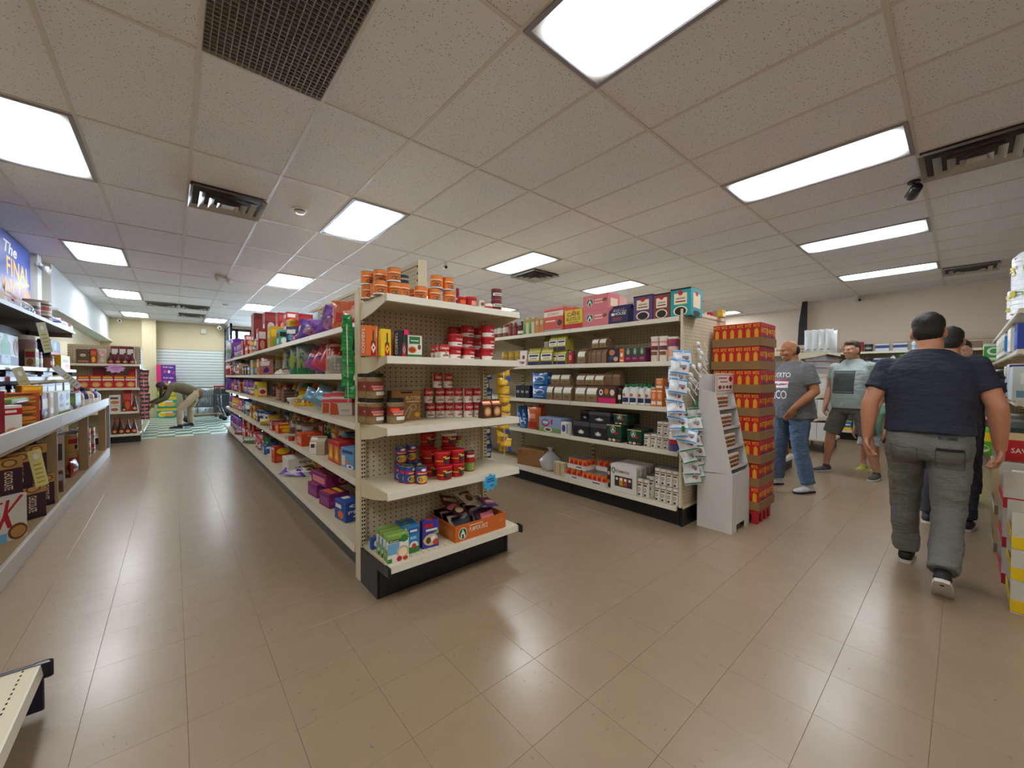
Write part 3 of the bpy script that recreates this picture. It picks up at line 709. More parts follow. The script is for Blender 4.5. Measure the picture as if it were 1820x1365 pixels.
def I(F, sh, L, R, T, kind, name, cat, label, st=None, nx=1, nd=1, nz=1, ins=.03, d=None, gap=.002, tilt=None, jit=.0, rz=0., keep=None):
    st = st or {}
    z = F['sh'][sh] if isinstance(sh, int) else sh
    x0, y0, s = CR
    l, r = x0+L*s, x0+R*s; tp = y0+T*s if T > 0 else None
    mid = tp+20 if tp else 650.
    if F['ax'] == 'y':
        sg = -1 if abs(F['rot']) > 3 else 1
        c = F['c']+sg*ins; a = PY(l, mid, c).x; b = PY(r, mid, c).x; top = PY((l+r)/2, tp, c).z if tp else None
    else:
        sg = 1 if F['rot'] < 0 else -1
        c = F['c']+sg*ins; a = PX(l, mid, c).y; b = PX(r, mid, c).y; top = PX((l+r)/2, tp, c).z if tp else None
    W = abs(a-b); H = (top-z) if top is not None else -T
    w = W/nx-(gap if kind != 'pouch' else .007); h = max(H/nz, .015)
    dd = d if d else (w if kind in ('can', 'tub', 'bot', 'jar') else min(.2, w*.6))
    pr = KIND[kind](w, dd, h, **st)
    n = 0; grp = (label if nx*nd*nz > 1 else None)
    for ix in range(nx):
        t = min(a, b)+W*(ix+.5)/nx
        for iy in range(nd):
            for iz in range(nz):
                if keep and not keep(ix, iy, iz): continue
                off = iy*(dd+.004); j1 = random.uniform(-jit, jit); j2 = random.uniform(-jit, jit)
                p = (t+j1, c+sg*off+j2, z+iz*h+.0005) if F['ax'] == 'y' else (c+sg*off+j2, t+j1, z+iz*h+.0005)
                li = nx-1-ix if (F['ax'] == 'x' and F['rot'] < 0) or (F['ax'] == 'y' and abs(F['rot']) > 3) else ix
                put(pr, name, suffix(label, li, nx, iy, nd, iz, nz), cat, p, F['rot']+rz+random.uniform(-jit, jit)*6, grp, tilt); n += 1
    return pr
def LP(kind, name, cat, label, w, d, h, loc, rz=0., st=None, tilt=None, group=None):
    key = (kind, w, d, h, str(st)); 
    if key not in _pc: _pc[key] = KIND[kind](w, d, h, **(st or {}))
    return put(_pc[key], name, label, cat, loc, rz, group, tilt)
# a round green emblem, drawn with plain shapes
def emblem(u0, u1, v0, v1):
    uu = lambda t: u0+(u1-u0)*t; vv = lambda t: v0+(v1-v0)*t
    return [('d', u0, u1, v0, v1, 'W'), ('d', uu(.06), uu(.94), vv(.06), vv(.94), 'D'), ('p', 'W', [(uu(a), vv(b)) for a, b in ((.5, .9), (.42, .74), (.58, .74))]),
            ('d', uu(.36), uu(.64), vv(.42), vv(.74), 'W'), ('p', 'W', [(uu(.3), vv(.62)), (uu(.22), vv(.2)), (uu(.38), vv(.14)), (uu(.4), vv(.45))]), ('p', 'W', [(uu(.7), vv(.62)), (uu(.78), vv(.2)), (uu(.62), vv(.14)), (uu(.6), vv(.45))])]
# ================================================================ END DISPLAY STOCK
ON = 'of the end display'
crop(600, 440, .23443)
pumpF = [('r', .0, 1., .04, .12, 'W'), ('d', .3, .75, .12, .42, 'M'), ('r', .15, .85, .62, .68, 'F'), ('r', .25, .75, .5, .56, 'M')]
pump = dict(bands=((.03, '#e0761a'),), F=pumpF)
I(FE, 4, 202, 232, 272, 'can', 'pumpkin_can', 'can', 'dark-banded can at the back left corner of the top end shelf', dict(bands=((.03, 'J'),), F=[('r', .2, .8, .3, .7, 'O')]), ins=.33)
for ci, (L, R, T, nz, ins) in enumerate(((216, 282, 184, 2, .24), (286, 390, 255, 1, .07), (395, 487, 188, 2, .06), (490, 566, 270, 1, .05), (592, 668, 276, 1, .06), (566, 652, 246, 1, .16), (703, 802, 243, 2, .05), (825, 902, 250, 2, .05), (300, 345, 180, 2, .16))):
    z = 1.7607
    r = PY(600+.23443*(L+R)/2, 560, EYF+ins).x; w = abs(PY(600+.23443*L, 560, EYF+ins).x-PY(600+.23443*R, 560, EYF+ins).x)
    for k in range(nz): LP('can', 'pumpkin_can', 'can', 'orange pumpkin can on the top end shelf, '+['rear stack by the left bracket', 'single can at the left corner', 'second stack from the left corner', 'single can under the black can', 'single can in the middle front', 'single can in the middle back', 'tall pair left of the gap', 'tall pair right of the gap', 'stack behind the left corner can'][ci]+(', '+ordw(k, nz, 'bottom').split()[0] if nz > 1 else ''), .079, .079, .082, (r, EYF+ins, z+k*.0825), random.uniform(-.5, .5), pump, group='orange pumpkin cans')
LP('can', 'food_can', 'can', 'small black can standing on an orange can on the top end shelf', .062, .062, .05, (PY(600+.23443*518, 560, EYF+.06).x, EYF+.06, 1.7607+.0827), 0, dict(bands=((.03, 'K'),), F=[('r', .2, .8, .4, .6, 'S')]))
I(FE, 4, 905, 928, 305, 'can', 'food_can', 'can', 'narrow red can behind the orange cans on the top end shelf', dict(bands=((.03, 'r'),), F=[('r', 0, 1, .4, .5, 'W')]), ins=.15)
I(FE, 4, 930, 988, 372, 'tub', 'snack_cup', 'cup', 'small red cup with orange picture on the top end shelf', dict(body='R', lid='R', F=[('r', .2, .8, .2, .6, 'O')]), ins=.05)
I(FE, 4, 990, 1076, 372, 'tub', 'snack_cup', 'cup', 'wider red cup beside the small red cup on the top end shelf', dict(body='R', lid='R', F=[('r', .4, .9, .2, .6, 'A')]), ins=.05)
I(FE, 4, 1078, 1126, 396, 'can', 'food_can', 'can', 'small white-labelled can on the top end shelf', dict(bands=((.03, 'w'),), F=[('d', .3, .7, .3, .7, 'M')]), ins=.05)
I(FE, 4, 1130, 1190, 424, 'can', 'fish_tin', 'tin', 'flat red and white tin on the top end shelf', dict(bands=((.03, 'R'), (.5, 'W'))), ins=.04)
I(FE, 4, 1195, 1262, 312, 'can', 'food_can', 'can', 'dark red banded can at the right end of the top shelf', dict(bands=((.03, '#6a1418'),), F=[('r', .1, .9, .35, .6, 'W'), ('r', .2, .8, .42, .52, 'G')]), nz=2, ins=.04)
# boxed hot sauce
def sauce(base, tx, bottle, labc):
    F = [('r', .62-.22, .62+.22, .0, .42, bottle), ('d', .40, .84, .30, .54, bottle), ('r', .55, .69, .42, .78, 'D'), ('r', .55, .69, .78, .86, 'R'), ('p', labc, [(.62, .44), (.82, .27), (.62, .1), (.42, .27)]), ('d', .54, .70, .23, .32, 'R')]
    return dict(base=base, F=F, L=[('V', .25, .8, .1, .92, tx, 'TABASCO')])
I(FE, 3, 213, 306, 592, 'box', 'sauce_box', 'box', 'orange hot sauce box with a bottle picture on the end display', dict(sauce('O', 'W', '#9a1512', 'W'), F=sauce('O', 'W', '#9a1512', 'W')['F']+[('V', .84, .98, .62, .96, 'W', 'CLASSIC')]), ins=.10, d=.075, rz=.06)
I(FE, 3, 325, 407, 618, 'box', 'sauce_box', 'box', 'yellow hot sauce box with a bottle picture on the end display', sauce('Y', 'W', '#9a1512', 'Y'), ins=.08, d=.07, rz=.04)
I(FE, 3, 412, 444, 646, 'box', 'sauce_box', 'box', 'orange hot sauce box set back between the yellow and black boxes', dict(base='o', F=[('r', .3, .9, 0, .5, 'r')]), ins=.18, d=.06)
I(FE, 3, 464, 529, 627, 'box', 'sauce_box', 'box', 'black hot sauce box with white lettering on the end display', dict(sauce('K', 'W', '#9a1512', 'S')), ins=.07, d=.075, rz=-.05)
I(FE, 3, 531, 641, 668, 'box', 'side_dish_box', 'box', 'green and white flat box beside the black sauce box', dict(base='W', F=[('r', 0, 1, .0, .14, 'G'), ('r', .1, .85, .62, .95, 'G'), ('r', .2, .75, .74, .78, 'W'), ('d', .02, .6, .2, .5, 'O'), ('d', .1, .5, .26, .44, '#a03a14'), ('d', .68, .92, .36, .6, 'M')]), ins=.12, d=.03)
q = P_box(.03, .001, .03, 'Z'); put(q, 'price_sticker', 'pink price sticker on the black sauce box', 'sticker', (PY(722, 615, EYF+.066).x, EYF+.066, 1.415+.13), .2)
campF = [('r', 0, 1, .46, .98, 'R'), ('t', .16, .84, .58, .84, 'W', 'Campbell\'s', .3), ('d', .42, .58, .36, .52, 'y'), ('r', .3, .7, .16, .22, 'R'), ('r', .36, .64, .26, .29, 'k')]
cup = dict(bands=((.02, 'W'),), F=campF)
for n, (L, R, T, ins) in enumerate(((716, 750, 745, .16), (748, 792, 738, .11), (785, 863, 733, .05))):
    I(FE, 3, L, R, T, 'can', 'soup_cup', 'cup', 'red and white soup cup, %s of the three left of the tubs' % ['rear', 'middle', 'front'][n], cup, ins=ins)
tubS = dict(body='R', lid='#a80f1c', band=None, F=[('r', 0, 1, .0, .34, 'W'), ('t', .45, .95, .45, .66, 'W', 'Campbell\'s', .3), ('r', .5, .8, .1, .2, 'R')])
for ci, (L, R, T, nz, ins) in enumerate(((856, 966, 655, 2, .05), (966, 1060, 768, 1, .06), (942, 1050, 612, 3, .17), (872, 940, 622, 3, .29), (1052, 1112, 622, 3, .22), (1115, 1226, 606, 3, .06))):
    cx = PY(600+.23443*(L+R)/2, 600, EYF+ins).x
    for k in range(nz): LP('tub', 'soup_tub', 'tub', 'red soup tub with white base, '+['front left stack', 'single tub in the front middle', 'stack behind the front middle tub', 'rear left stack', 'rear right stack', 'front right stack'][ci]+(', '+ordw(k, nz, 'bottom') if nz > 1 else ''), .102, .102, .080, (cx, EYF+ins, 1.4155+k*.0805), random.uniform(-.4, .4), tubS, group='red soup tubs on the end display')
# nuts in clear jars, snack box, stacked soup cans
jarS = dict(glass=mt('#8d7450', .25, var=.55, vs=120., bump=.4, bs=120.), lid='K', lab='#7a3326', F=[('r', .25, .75, .44, .52, 'P'), ('r', .3, .7, .34, .42, 'A'), ('r', .4, .78, .14, .28, 'W')])
for ci, (L, R, T, nz, ins) in enumerate(((242, 358, 926, 2, .25), (203, 246, 928, 2, .33))):
    cx = PY(600+.23443*(L+R)/2, 690, EYF+ins).x
    if ins > .3: cx += .012
    for k in range(nz): LP('jar', 'nut_jar', 'jar', 'clear jar of mixed nuts at the left of the end display, %s stack, %s' % (['front', 'rear'][ci], ordw(k, nz, 'bottom')), .112, .112, .152, (cx, EYF+ins-.03, 1.0135+k*.1525), .1, jarS, group='stacked nut jars')
LP('jar', 'nut_jar', 'jar', 'single clear nut jar with orange sticker in front of the kraft box', .112, .112, .152, (PY(600+.23443*466, 690, EYF+.17).x, EYF+.165, 1.0135), 0, dict(jarS, F=jarS['F']+[('r', .2, .5, .5, .62, '#ff4a1c')]))
I(FE, 2, 410, 632, 1083, 'box', 'cracker_box', 'box', 'kraft brown snack box with gold pattern behind the nut jar', dict(base='#a97842', F=[('r', .3, .7, .9, .96, 'K'), ('t', .48, .98, .68, .80, 'F', 'BUTTER', .0), ('r', .5, .95, .60, .64, 'F'), ('d', .6, .85, .32, .55, 'L'), ('d', .64, .81, .36, .51, '#a97842'), ('p', 'L', [(.35, .1), (.4, .1), (.62, .45), (.57, .47)]), ('p', 'L', [(.5, .08), (.55, .06), (.7, .4), (.66, .42)]), ('d', .78, .95, .1, .26, 'Y')]), ins=.30, d=.075)
for n, (L, R, T, nz, ins) in enumerate(((955, 1030, 1045, 2, .20), (1030, 1094, 1045, 2, .19), (905, 962, 1068, 2, .24), (868, 918, 1070, 2, .28), (830, 876, 1072, 2, .31), (790, 832, 1075, 2, .33), (1000, 1060, 960, 2, .27), (1075, 1110, 960, 2, .26))):
    cx, ins = [(1.585, .19), (1.655, .19), (1.53, .24), (1.475, .28), (1.41, .31), (1.345, .33), (1.602, .265), (1.672, .265)][n]
    for k in range(nz): LP('can', 'soup_can', 'can', 'red and white soup can on the middle end shelf, '+['front row left', 'front row right', 'third column from right', 'fourth column from right', 'fifth column from right', 'leftmost column', 'row behind, left', 'row behind, right'][n]+', '+ordw(k, nz, 'bottom'), .066, .066, .103, (cx, EYF+ins, 1.0135+k*.1035), random.uniform(-.5, .3), cup, group='soup cans on the middle end shelf')
for L in (842, 912): LP('can', 'soup_can', 'can', 'red and white soup can alone on the third tier, %s' % ('left' if L < 900 else 'right'), .066, .066, .103, (1.41 if L < 900 else 1.475, EYF+(.31 if L < 900 else .28), 1.0135+.2075), random.uniform(-.3, .3), cup, group='third tier soup cans')
bp = dict(base='#4a2a18', F=[('r', 0, 1, .72, 1, 'O'), ('d', .1, .9, .1, .6, 'o'), ('d', .25, .75, .2, .5, 'L'), ('r', .1, .9, .8, .92, 'F')])
I(FE, 2, 1102, 1246, 1152, 'pouch', 'coffee_pod_bag', 'bag', 'brown bag with orange top right of the soup cans', dict(base='#4a2a18', F=bp['F']), nx=2, ins=.07, d=.06)
# shelf one: blue cans and red tubs
crop(600, 740, .24903)
vien = dict(bands=((.02, 'R'), (.07, '#23438c'),), F=[('r', 0, 1, .56, .74, '#c02030'), ('r', .2, .9, .6, .64, 'W'), ('d', .4, .7, .74, .9, 'W'), ('d', .15, .85, .08, .5, 'Y'), ('d', .3, .5, .14, .4, '#b8862a'), ('d', .55, .75, .14, .4, '#d8b050')])
for ci, (L, R, nz, ins) in enumerate(((570, 650, 1, .045), (508, 578, 1, .10), (470, 540, 1, .14), (420, 505, 2, .21), (500, 572, 2, .235), (545, 612, 1, .2))):
    cx = PY(600+.24903*(L+R)/2, 830, EYF+ins).x
    for k in range(nz): LP('can', 'sausage_can', 'can', 'small blue can with yellow picture, '+['front right can', 'second can from the front', 'third can from the front', 'rear left stack', 'rear right stack', 'can behind the front right can'][ci]+(', '+ordw(k, nz, 'bottom') if nz > 1 else ''), .068, .068, .105, (cx, EYF+ins, .6505+k*.1055), random.uniform(-.4, .4), vien, group='blue cans on the lower end shelf')
rtub = dict(body='#b5121b', lid='#c2101a', F=[('r', .1, .42, .35, .42, 'Y'), ('r', .45, .98, .14, .68, 'k'), ('r', .5, .9, .5, .62, 'L'), ('r', .55, .9, .2, .44, '#7a2a18'), ('r', .42, .56, .62, .72, 'Y')])
for ci, (L, R, nz, ins) in enumerate(((712, 826, 2, .03), (828, 930, 2, .045), (650, 718, 2, .16), (600, 706, 3, .27), (748, 858, 3, .19))):
    cx = PY(600+.24903*(L+R)/2, 820, EYF+ins).x
    for k in range(nz): LP('tub', 'meal_tub', 'tub', 'red microwave meal tub with dark label, '+['front left stack', 'front right stack', 'stack behind the blue cans', 'rear left stack', 'rear right stack'][ci]+', '+ordw(k, nz, 'bottom'), .108, .108, .088, (cx, EYF+ins, .6505+k*.0885), random.uniform(-.4, .3), rtub if (nz < 3 or k < 2 or L < 700) else dict(rtub, lid='W'), group='red meal tubs on the lower end shelf')
I(FE, 1, 930, 991, 252, 'can', 'stew_can', 'can', 'tall red and green food can right of the red meal tubs', dict(bands=((.02, 'R'),), F=[('r', 0, 1, .06, .45, 'g'), ('d', .25, .8, .1, .4, 'Y'), ('r', .15, .85, .72, .84, 'W')]), ins=.12)
I(FE, .6505+.177, 855, 898, 140, 'can', 'stew_can', 'can', 'red and green can standing on the stacked meal tubs', dict(bands=((.02, '#a04030'),), F=[('r', 0, 1, .06, .45, 'g'), ('d', .25, .8, .1, .4, 'Y')]), ins=.25)
# deck: boxed mixes
crop(600, 880, .1978)
mixF = [('r', 0, 1, .82, 1, 'g'), ('r', .05, .95, .74, .86, 'D'), ('t', .1, .55, .76, .84, 'W', 'Knorr', .2), ('d', .6, .95, .7, .98, 'G'), ('r', 0, .55, .3, .72, 'b'), ('d', .42, 1., .1, .58, 'L'), ('d', .5, .92, .16, .5, 'F'), ('r', 0, .2, .0, .16, 'G'), ('d', .42, .66, -.0, .2, 'R'), ('d', .7, .95, .0, .16, '#c03a20')]
mixS = dict(base='W', F=mixF, L=[('r', 0, 1, 0, .5, 'g'), ('r', 0, 1, .8, 1, 'g')], T=[('r', 0, 1, 0, 1, 'g')])
for k in range(4): LP('box', 'soup_mix_box', 'box', 'green and white soup mix box on the base deck, %s of four' % ['front', 'second', 'third', 'rear'][k], .125, .034, .152, (.972+(.006 if k else 0), 2.118+k*.05, .2355), -.10, mixS, group='soup mix boxes on the base deck')
puS = dict(base='#2d7fc0', F=[('r', .3, .95, .7, .9, 'B'), ('r', .4, .86, .76, .84, 'W'), ('r', .4, .8, .5, .6, 'Q'), ('d', .35, .95, .1, .42, 'W'), ('r', 0, 1, 0, .22, 'G'), ('d', .5, .8, .14, .34, '#b0402a'), ('d', .04, .2, .82, .95, 'Y')], L=[('r', .1, .9, .1, .5, 'G')], T=[('r', .2, .5, .2, .8, 'g')])
for k in range(3): LP('box', 'side_mix_box', 'box', 'bright blue boxed mix beside the green boxes, %s of three' % ['front', 'middle', 'rear'][k], .098, .04, .166, (1.078+.004*k, 2.165+k*.048, .2355), -.05, puS, group='blue mix boxes on the base deck')
LP('box', 'rice_box', 'box', 'purple rice mix box with a bowl picture on the base deck', .108, .045, .168, (1.205, 2.16, .2355), -.10, dict(base='#3a3594', F=[('r', .1, .65, .76, .9, 'R'), ('r', .2, .9, .62, .7, 'W'), ('p', 'g', [(.02, .35), (.98, .62), (.98, .5), (.02, .25)]), ('d', .05, .95, .08, .52, 'L'), ('d', .2, .5, .16, .4, 'J'), ('d', .5, .8, .2, .44, 'W'), ('d', .6, .98, .08, .3, '#c04030')], T=[('d', .2, .7, .2, .8, 'Z')]))
LP('box', 'stock_box', 'box', 'small blue box tucked behind the green mixes on the base deck', .07, .03, .07, (.945, 2.36, .2355), 0, dict(base='B', F=[('d', .2, .8, .2, .8, 'W')]))
# orange display tray full of packets
TX0, TX1, TY0, TY1, TH = 1.352, 1.772, 2.112, 2.43, .105
OR_ = mt('#c8641e', .6, var=.05, vs=12.)
pr = Proto(); q = MB(); q.box(TX0, TX1, TY0, TY1, .236, .241, OR_); pr.root = q.mesh('tray')
q = MB(); q.box(TX0, TX1, TY0, TY0+.005, .241, .236+TH, OR_)
prints(q, lambda u, v, o: (TX0+u*(TX1-TX0), TY0-o, .236+v*TH), emblem(.06, .22, .08, .82)+[('t', .26, .62, .42, .72, 'F', 'PUMPKIN SPICE', .1), ('r', .26, .52, .8, .86, 'F'), ('r', .86, .96, .5, .75, 'o')]); pr.add('front_wall', q)
q = MB(); q.box(TX0, TX1, TY1-.005, TY1, .241, .236+TH, OR_); pr.add('rear_wall', q)
for x in (TX0, TX1-.005):
    q = MB(); q.box(x, x+.005, TY0+.005, TY1-.005, .241, .236+TH, OR_)
    prints(q, lambda u, v, o: (TX0-o, TY1-u*(TY1-TY0), .236+v*TH), [('r', .1, .9, .2, .7, 'o')]) if x == TX0 else None
    pr.add('side_wall', q)
put(pr, 'display_tray', 'orange cardboard display tray full of snack packets on the base deck', 'tray', (0, 0, 0))
pk = [('K', [('r', .1, .9, .5, .8, 'k'), ('d', .3, .7, .1, .4, 'W')]), ('#3a1420', [('r', .1, .9, .55, .85, 'P'), ('d', .2, .8, .1, .5, 'L')]), ('W', [('d', .2, .8, .2, .6, 'M'), ('r', .1, .9, .7, .8, 'R')]), ('X', [('r', .1, .9, .2, .8, 'p'), ('r', .2, .8, .3, .5, 'W')]), ('#5a1018', [('r', .1, .9, .3, .6, 'L')]), ('E', [('d', .2, .8, .2, .7, 'J'), ('r', .6, 1, .0, .2, 'g')])]
nm = ['black', 'dark maroon', 'white', 'purple', 'deep red', 'silver and brown']
rr_ = random.Random(5)
for n in range(14):
    c, F_ = pk[n % 6]; col_, row_ = n % 2, n//2
    LP('bag', 'snack_packet', 'packet', '%s snack packet filed in the orange tray, %s column, %s' % (nm[n % 6], ['left', 'right'][col_], ordw(row_, 7, 'front')), .15, .02, .135, (1.46+.2*col_+rr_.uniform(-.01, .01), 2.145+.036*row_, .2415), rr_.uniform(-.12, .12), dict(base=c, F=F_, seed=n % 6), (-.5+rr_.uniform(-.05, .05), 0), 'packets in the tray')
for n, (x, y, z, r) in enumerate(((1.46, 2.17, .385, .5), (1.62, 2.27, .375, -.4), (1.70, 2.15, .375, .2), (1.45, 2.30, .385, -.2))):
    c, F_ = pk[(n+1) % 6]
    LP('bag', 'snack_packet', 'packet', '%s snack packet lying loose on the heap in the orange tray' % nm[(n+1) % 6], .14, .025, .13, (x, y, z), r, dict(base=c, F=F_, seed=n+3), (-1.25, .1*n), 'loose packets on the tray')
LP('bag', 'snack_packet', 'packet', 'silver snack packet lying on top of the heap in the orange tray', .17, .03, .15, (1.57, 2.20, .42), .4, dict(base='#b8ab98', F=[('r', .1, .9, .6, .75, 'J'), ('d', .2, .6, .1, .5, 'J'), ('r', .75, 1, 0, .3, 'g')], seed=9), (-1.1, .1))
# blue star price card
q = MB(); pts = [(a*.15-.075, b*.12-.06) for a, b in star_pts(9, .74)]
q.prism(pts, 0, .0012, mt('#3aa6dd', .5))
prints(q, lambda u, v, o: (-.075+u*.15, -o, -.06+v*.12), [('r', .3, .72, .66, .71, 'N'), ('r', .26, .76, .54, .59, 'N'), ('r', .5, .7, .28, .34, 'N')])
c = PY(871, 857, 2.07); tag(link('price_card', q.mesh('price_card'), None, (c.x, 2.066, c.z), .15), 'bright blue star-shaped price card on the lower end shelf edge', 'price card')
# ================================================================ COFFEE RUN STOCK
crop(840, 480, .23077)
def seg(base, lt):   # tall coffee cartons
    return dict(base=base, F=[('r', .18, .82, .42, .82, 'F'), ('d', .38, .62, .74, .92, 'R'), ('r', .28, .72, .6, .66, 'S'), ('r', .25, .75, .5, .54, 'K'), ('d', .15, .85, -.0, .36, 'F'), ('d', .22, .78, .02, .32, 'K'), ('r', 0, 1, .94, 1, 'K')], R=[('r', .2, .8, .3, .82, 'F'), ('d', .38, .62, .72, .9, 'R'), ('d', .2, .8, -.0, .2, 'K')], T=[('r', 0, 1, 0, 1, 'k')])
I(FR, 4, 1525, 1680, 140, 'box', 'coffee_pod_carton', 'box', 'large teal coffee pod carton on top of the coffee shelves', seg('T', 0), ins=.03, d=.25, rz=.04)
I(FR, 4, 1390, 1522, 180, 'box', 'coffee_pod_carton', 'box', 'brown-red coffee pod carton on top of the coffee shelves', seg('#7a3a34', 0), ins=.03, d=.25)
I(FR, 4, 1238, 1386, 195, 'box', 'coffee_pod_carton', 'box', 'purple coffee pod carton on top of the coffee shelves', seg('#5b3d78', 0), ins=.03, d=.25)
I(FR, 4, 1045, 1200, 262, 'pouch', 'coffee_brick', 'bag', 'navy vacuum coffee bag beside the purple carton', dict(base='#1d2456', fold=False, F=[('t', .2, .9, .62, .78, 'W', 'MAXWELL'), ('t', .3, .9, .42, .58, 'W', 'HOUSE'), ('r', .2, .7, .12, .32, '#7a2438'), ('d', .12, .3, .4, .56, 'W')]), ins=.03, d=.16)
pink = dict(base='#d8757c', F=emblem(.14, .42, .3, .8)+[('r', .48, .85, .62, .7, 'F'), ('r', .48, .8, .44, .5, 'F'), ('d', .78, .96, .5, .72, '#8c4038')], R=[('r', .2, .8, .2, .7, 'F')])
I(FR, 4, 850, 1045, 190, 'box', 'coffee_pod_carton', 'box', 'pink coffee pod carton with round green emblem, one of the stacked pair', pink, nz=2, ins=.03, d=.2)
I(FR, 4, 1050, 1125, 205, 'box', 'coffee_pod_carton', 'box', 'pale pink carton set behind the stacked pink cartons', dict(base='#e0a0a0', F=[('r', .2, .8, .2, .8, 'F')]), ins=.24, d=.15)
I(FR, 4, 708, 846, 305, 'box', 'coffee_pod_carton', 'box', 'yellow coffee carton with red base on the top coffee shelf', dict(base='#e3c21a', F=[('r', 0, 1, 0, .26, 'R'), ('t', .14, .86, .66, .86, 'k', 'CAFE'), ('t', .12, .88, .42, .6, 'k', 'BUSTELO'), ('r', .2, .8, .32, .35, 'k'), ('d', .45, .6, .8, .96, 'O')]), ins=.03, d=.16)
I(FR, 4, 550, 698, 290, 'box', 'coffee_pod_carton', 'box', 'orange and white coffee carton at the left of the top shelf', dict(base='#d2503c', F=[('r', 0, 1, .62, .84, 'W'), ('t', .2, .8, .66, .8, 'O', 'DUNKIN\''), ('r', 0, 1, .92, 1, 'P'), ('r', .1, .6, .4, .46, 'F'), ('d', .7, .94, .2, .46, 'k'), ('r', 0, .9, 0, .08, 'S')], R=[('r', .1, .9, .6, .8, 'W')]), ins=.03, d=.2)
I(FR, 4, 722, 790, 290, 'box', 'coffee_pod_carton', 'box', 'orange carton standing behind the yellow coffee carton', dict(base='O', F=[('r', .1, .9, .3, .6, 'W')]), ins=.22, d=.1)
I(FR, 4, 478, 548, 375, 'box', 'drink_carton', 'carton', 'amber drink carton beside the orange coffee carton', dict(base='#b8813a', F=[('r', .1, .9, .1, .5, 'o'), ('d', .2, .8, .55, .9, 'L')]), nx=2, ins=.03, d=.08)
I(FR, 4, 390, 476, 368, 'box', 'drink_carton', 'carton', 'green and cream drink carton on the top coffee shelf', dict(base='#c8c09a', F=[('r', 0, .5, 0, 1, 'g'), ('p', 'G', [(.1, 0), (.5, 0), (.3, .7)]), ('r', .5, 1, .7, .9, 'o')]), nx=2, ins=.03, d=.08)
I(FR, 4, 330, 386, 392, 'bot', 'syrup_bottle', 'bottle', 'dark brown syrup bottle on the top coffee shelf', dict(body='#4a2018', cap='#3a1a14', lab=(.1, .3, 'W')), ins=.05)
I(FR, 4, 265, 330, 405, 'bot', 'syrup_bottle', 'bottle', 'red-brown drink bottle at left of top coffee shelf', dict(body='#6a2a20', cap='#7a3020', lab=(.15, .55, '#8a3a2a')), nx=2, nd=2, ins=.05)
I(FR, 4, 136, 262, 412, 'jar', 'sauce_jar', 'jar', 'sauce jar with gold lid above the soup tubs', dict(glass='#7a4028', lid='y', lab='w'), nx=3, nd=2, ins=.06)
# second shelf
I(FR, 3, 212, 362, 625, 'can', 'gold_can', 'can', 'small gold can, left of second coffee shelf', dict(bands=((.03, '#b08a2a'),), F=[('r', .2, .8, .3, .6, 'y')]), nx=3, nz=2, ins=.12)
I(FR, 3+0, 365, 420, 622, 'box', 'tea_box', 'box', 'small white tea box with red flower beside the gold cans', dict(base='W', F=[('d', .3, .7, .4, .7, 'R'), ('r', .1, .9, .1, .2, 'M')]), ins=.14, d=.05)
I(FR, 3, 342, 410, 688, 'box', 'tea_box', 'box', 'low white tea box in front of the gold cans', dict(base='W', F=[('r', .1, .9, .3, .7, 'S'), ('d', .5, .8, .2, .6, 'R')]), ins=.03, d=.06)
cof = dict(base='#b5a93a', F=[('r', 0, 1, .0, .22, 'N'), ('r', .0, 1, .3, .8, 'W'), ('r', .1, .9, .5, .62, 'N'), ('r', .2, .8, .36, .42, 'y')])
I(FR, 3, 425, 515, 605, 'pouch', 'coffee_bag', 'bag', 'yellow and white coffee bag at the left end of its row', cof, ins=.04, d=.07)
I(FR, 3, 522, 612, 600, 'pouch', 'coffee_bag', 'bag', 'yellow and white coffee bag in the middle of its row', cof, ins=.03, d=.07)
I(FR, 3, 586, 716, 505, 'pouch', 'coffee_bag', 'bag', 'yellow coffee bag in the double-height stack', cof, nx=2, nz=2, nd=2, ins=.06, d=.07)
I(FR, 3, 545, 590, 505, 'pouch', 'coffee_bag', 'bag', 'olive coffee bag stacked behind the yellow and white bags', dict(base='#8a8430', F=[('r', .1, .9, .2, .6, 'W')]), nz=2, ins=.2, d=.06)
I(FR, 3, 730, 766, 625, 'can', 'drink_can', 'can', 'single red can between the yellow and the brown coffee bags', dict(bands=((.02, '#a8242c'),), F=[('r', .3, .7, .3, .7, 'P')]), ins=.05)
brn = dict(base='#86684a', F=[('r', .06, .94, .46, .84, 'W'), ('r', .06, .94, .46, .62, 'b'), ('r', .06, .94, .40, .48, 'g'), ('r', .3, .7, .2, .3, 'M')])
I(FR, 3, 803, 868, -.155, 'pouch', 'coffee_bag', 'bag', 'brown paper coffee bag with landscape label at the front of the second shelf', brn, ins=.03, d=.08)
I(FR, 3, 872, 1030, -.155, 'pouch', 'coffee_bag', 'bag', 'plain brown coffee bag, second shelf lower row', dict(base='#7d6044'), nx=4, nd=2, ins=.06, d=.075)
I(FR, FR['sh'][3]+.159, 915, 1030, 520, 'pouch', 'coffee_bag', 'bag', 'labelled brown coffee bag stacked on plain bags', brn, nx=2, nd=2, ins=.07, d=.075)
I(FR, 3, 1042, 1130, 602, 'box', 'coffee_pod_box', 'box', 'dark pod box with orange picture on the second coffee shelf', dict(base='#2a2030', F=[('d', .1, .6, .5, .9, 'o'), ('r', .1, .9, .2, .45, 'n'), ('d', .5, .9, .1, .4, 'A')]), ins=.06, d=.12)
I(FR, 3, 1130, 1165, 605, 'box', 'coffee_pod_box', 'box', 'narrow orange box beside the dark pod box', dict(base='O', F=[('d', .2, .8, .4, .7, 'W'), ('r', .1, .9, .1, .2, 'W')]), ins=.04, d=.08)
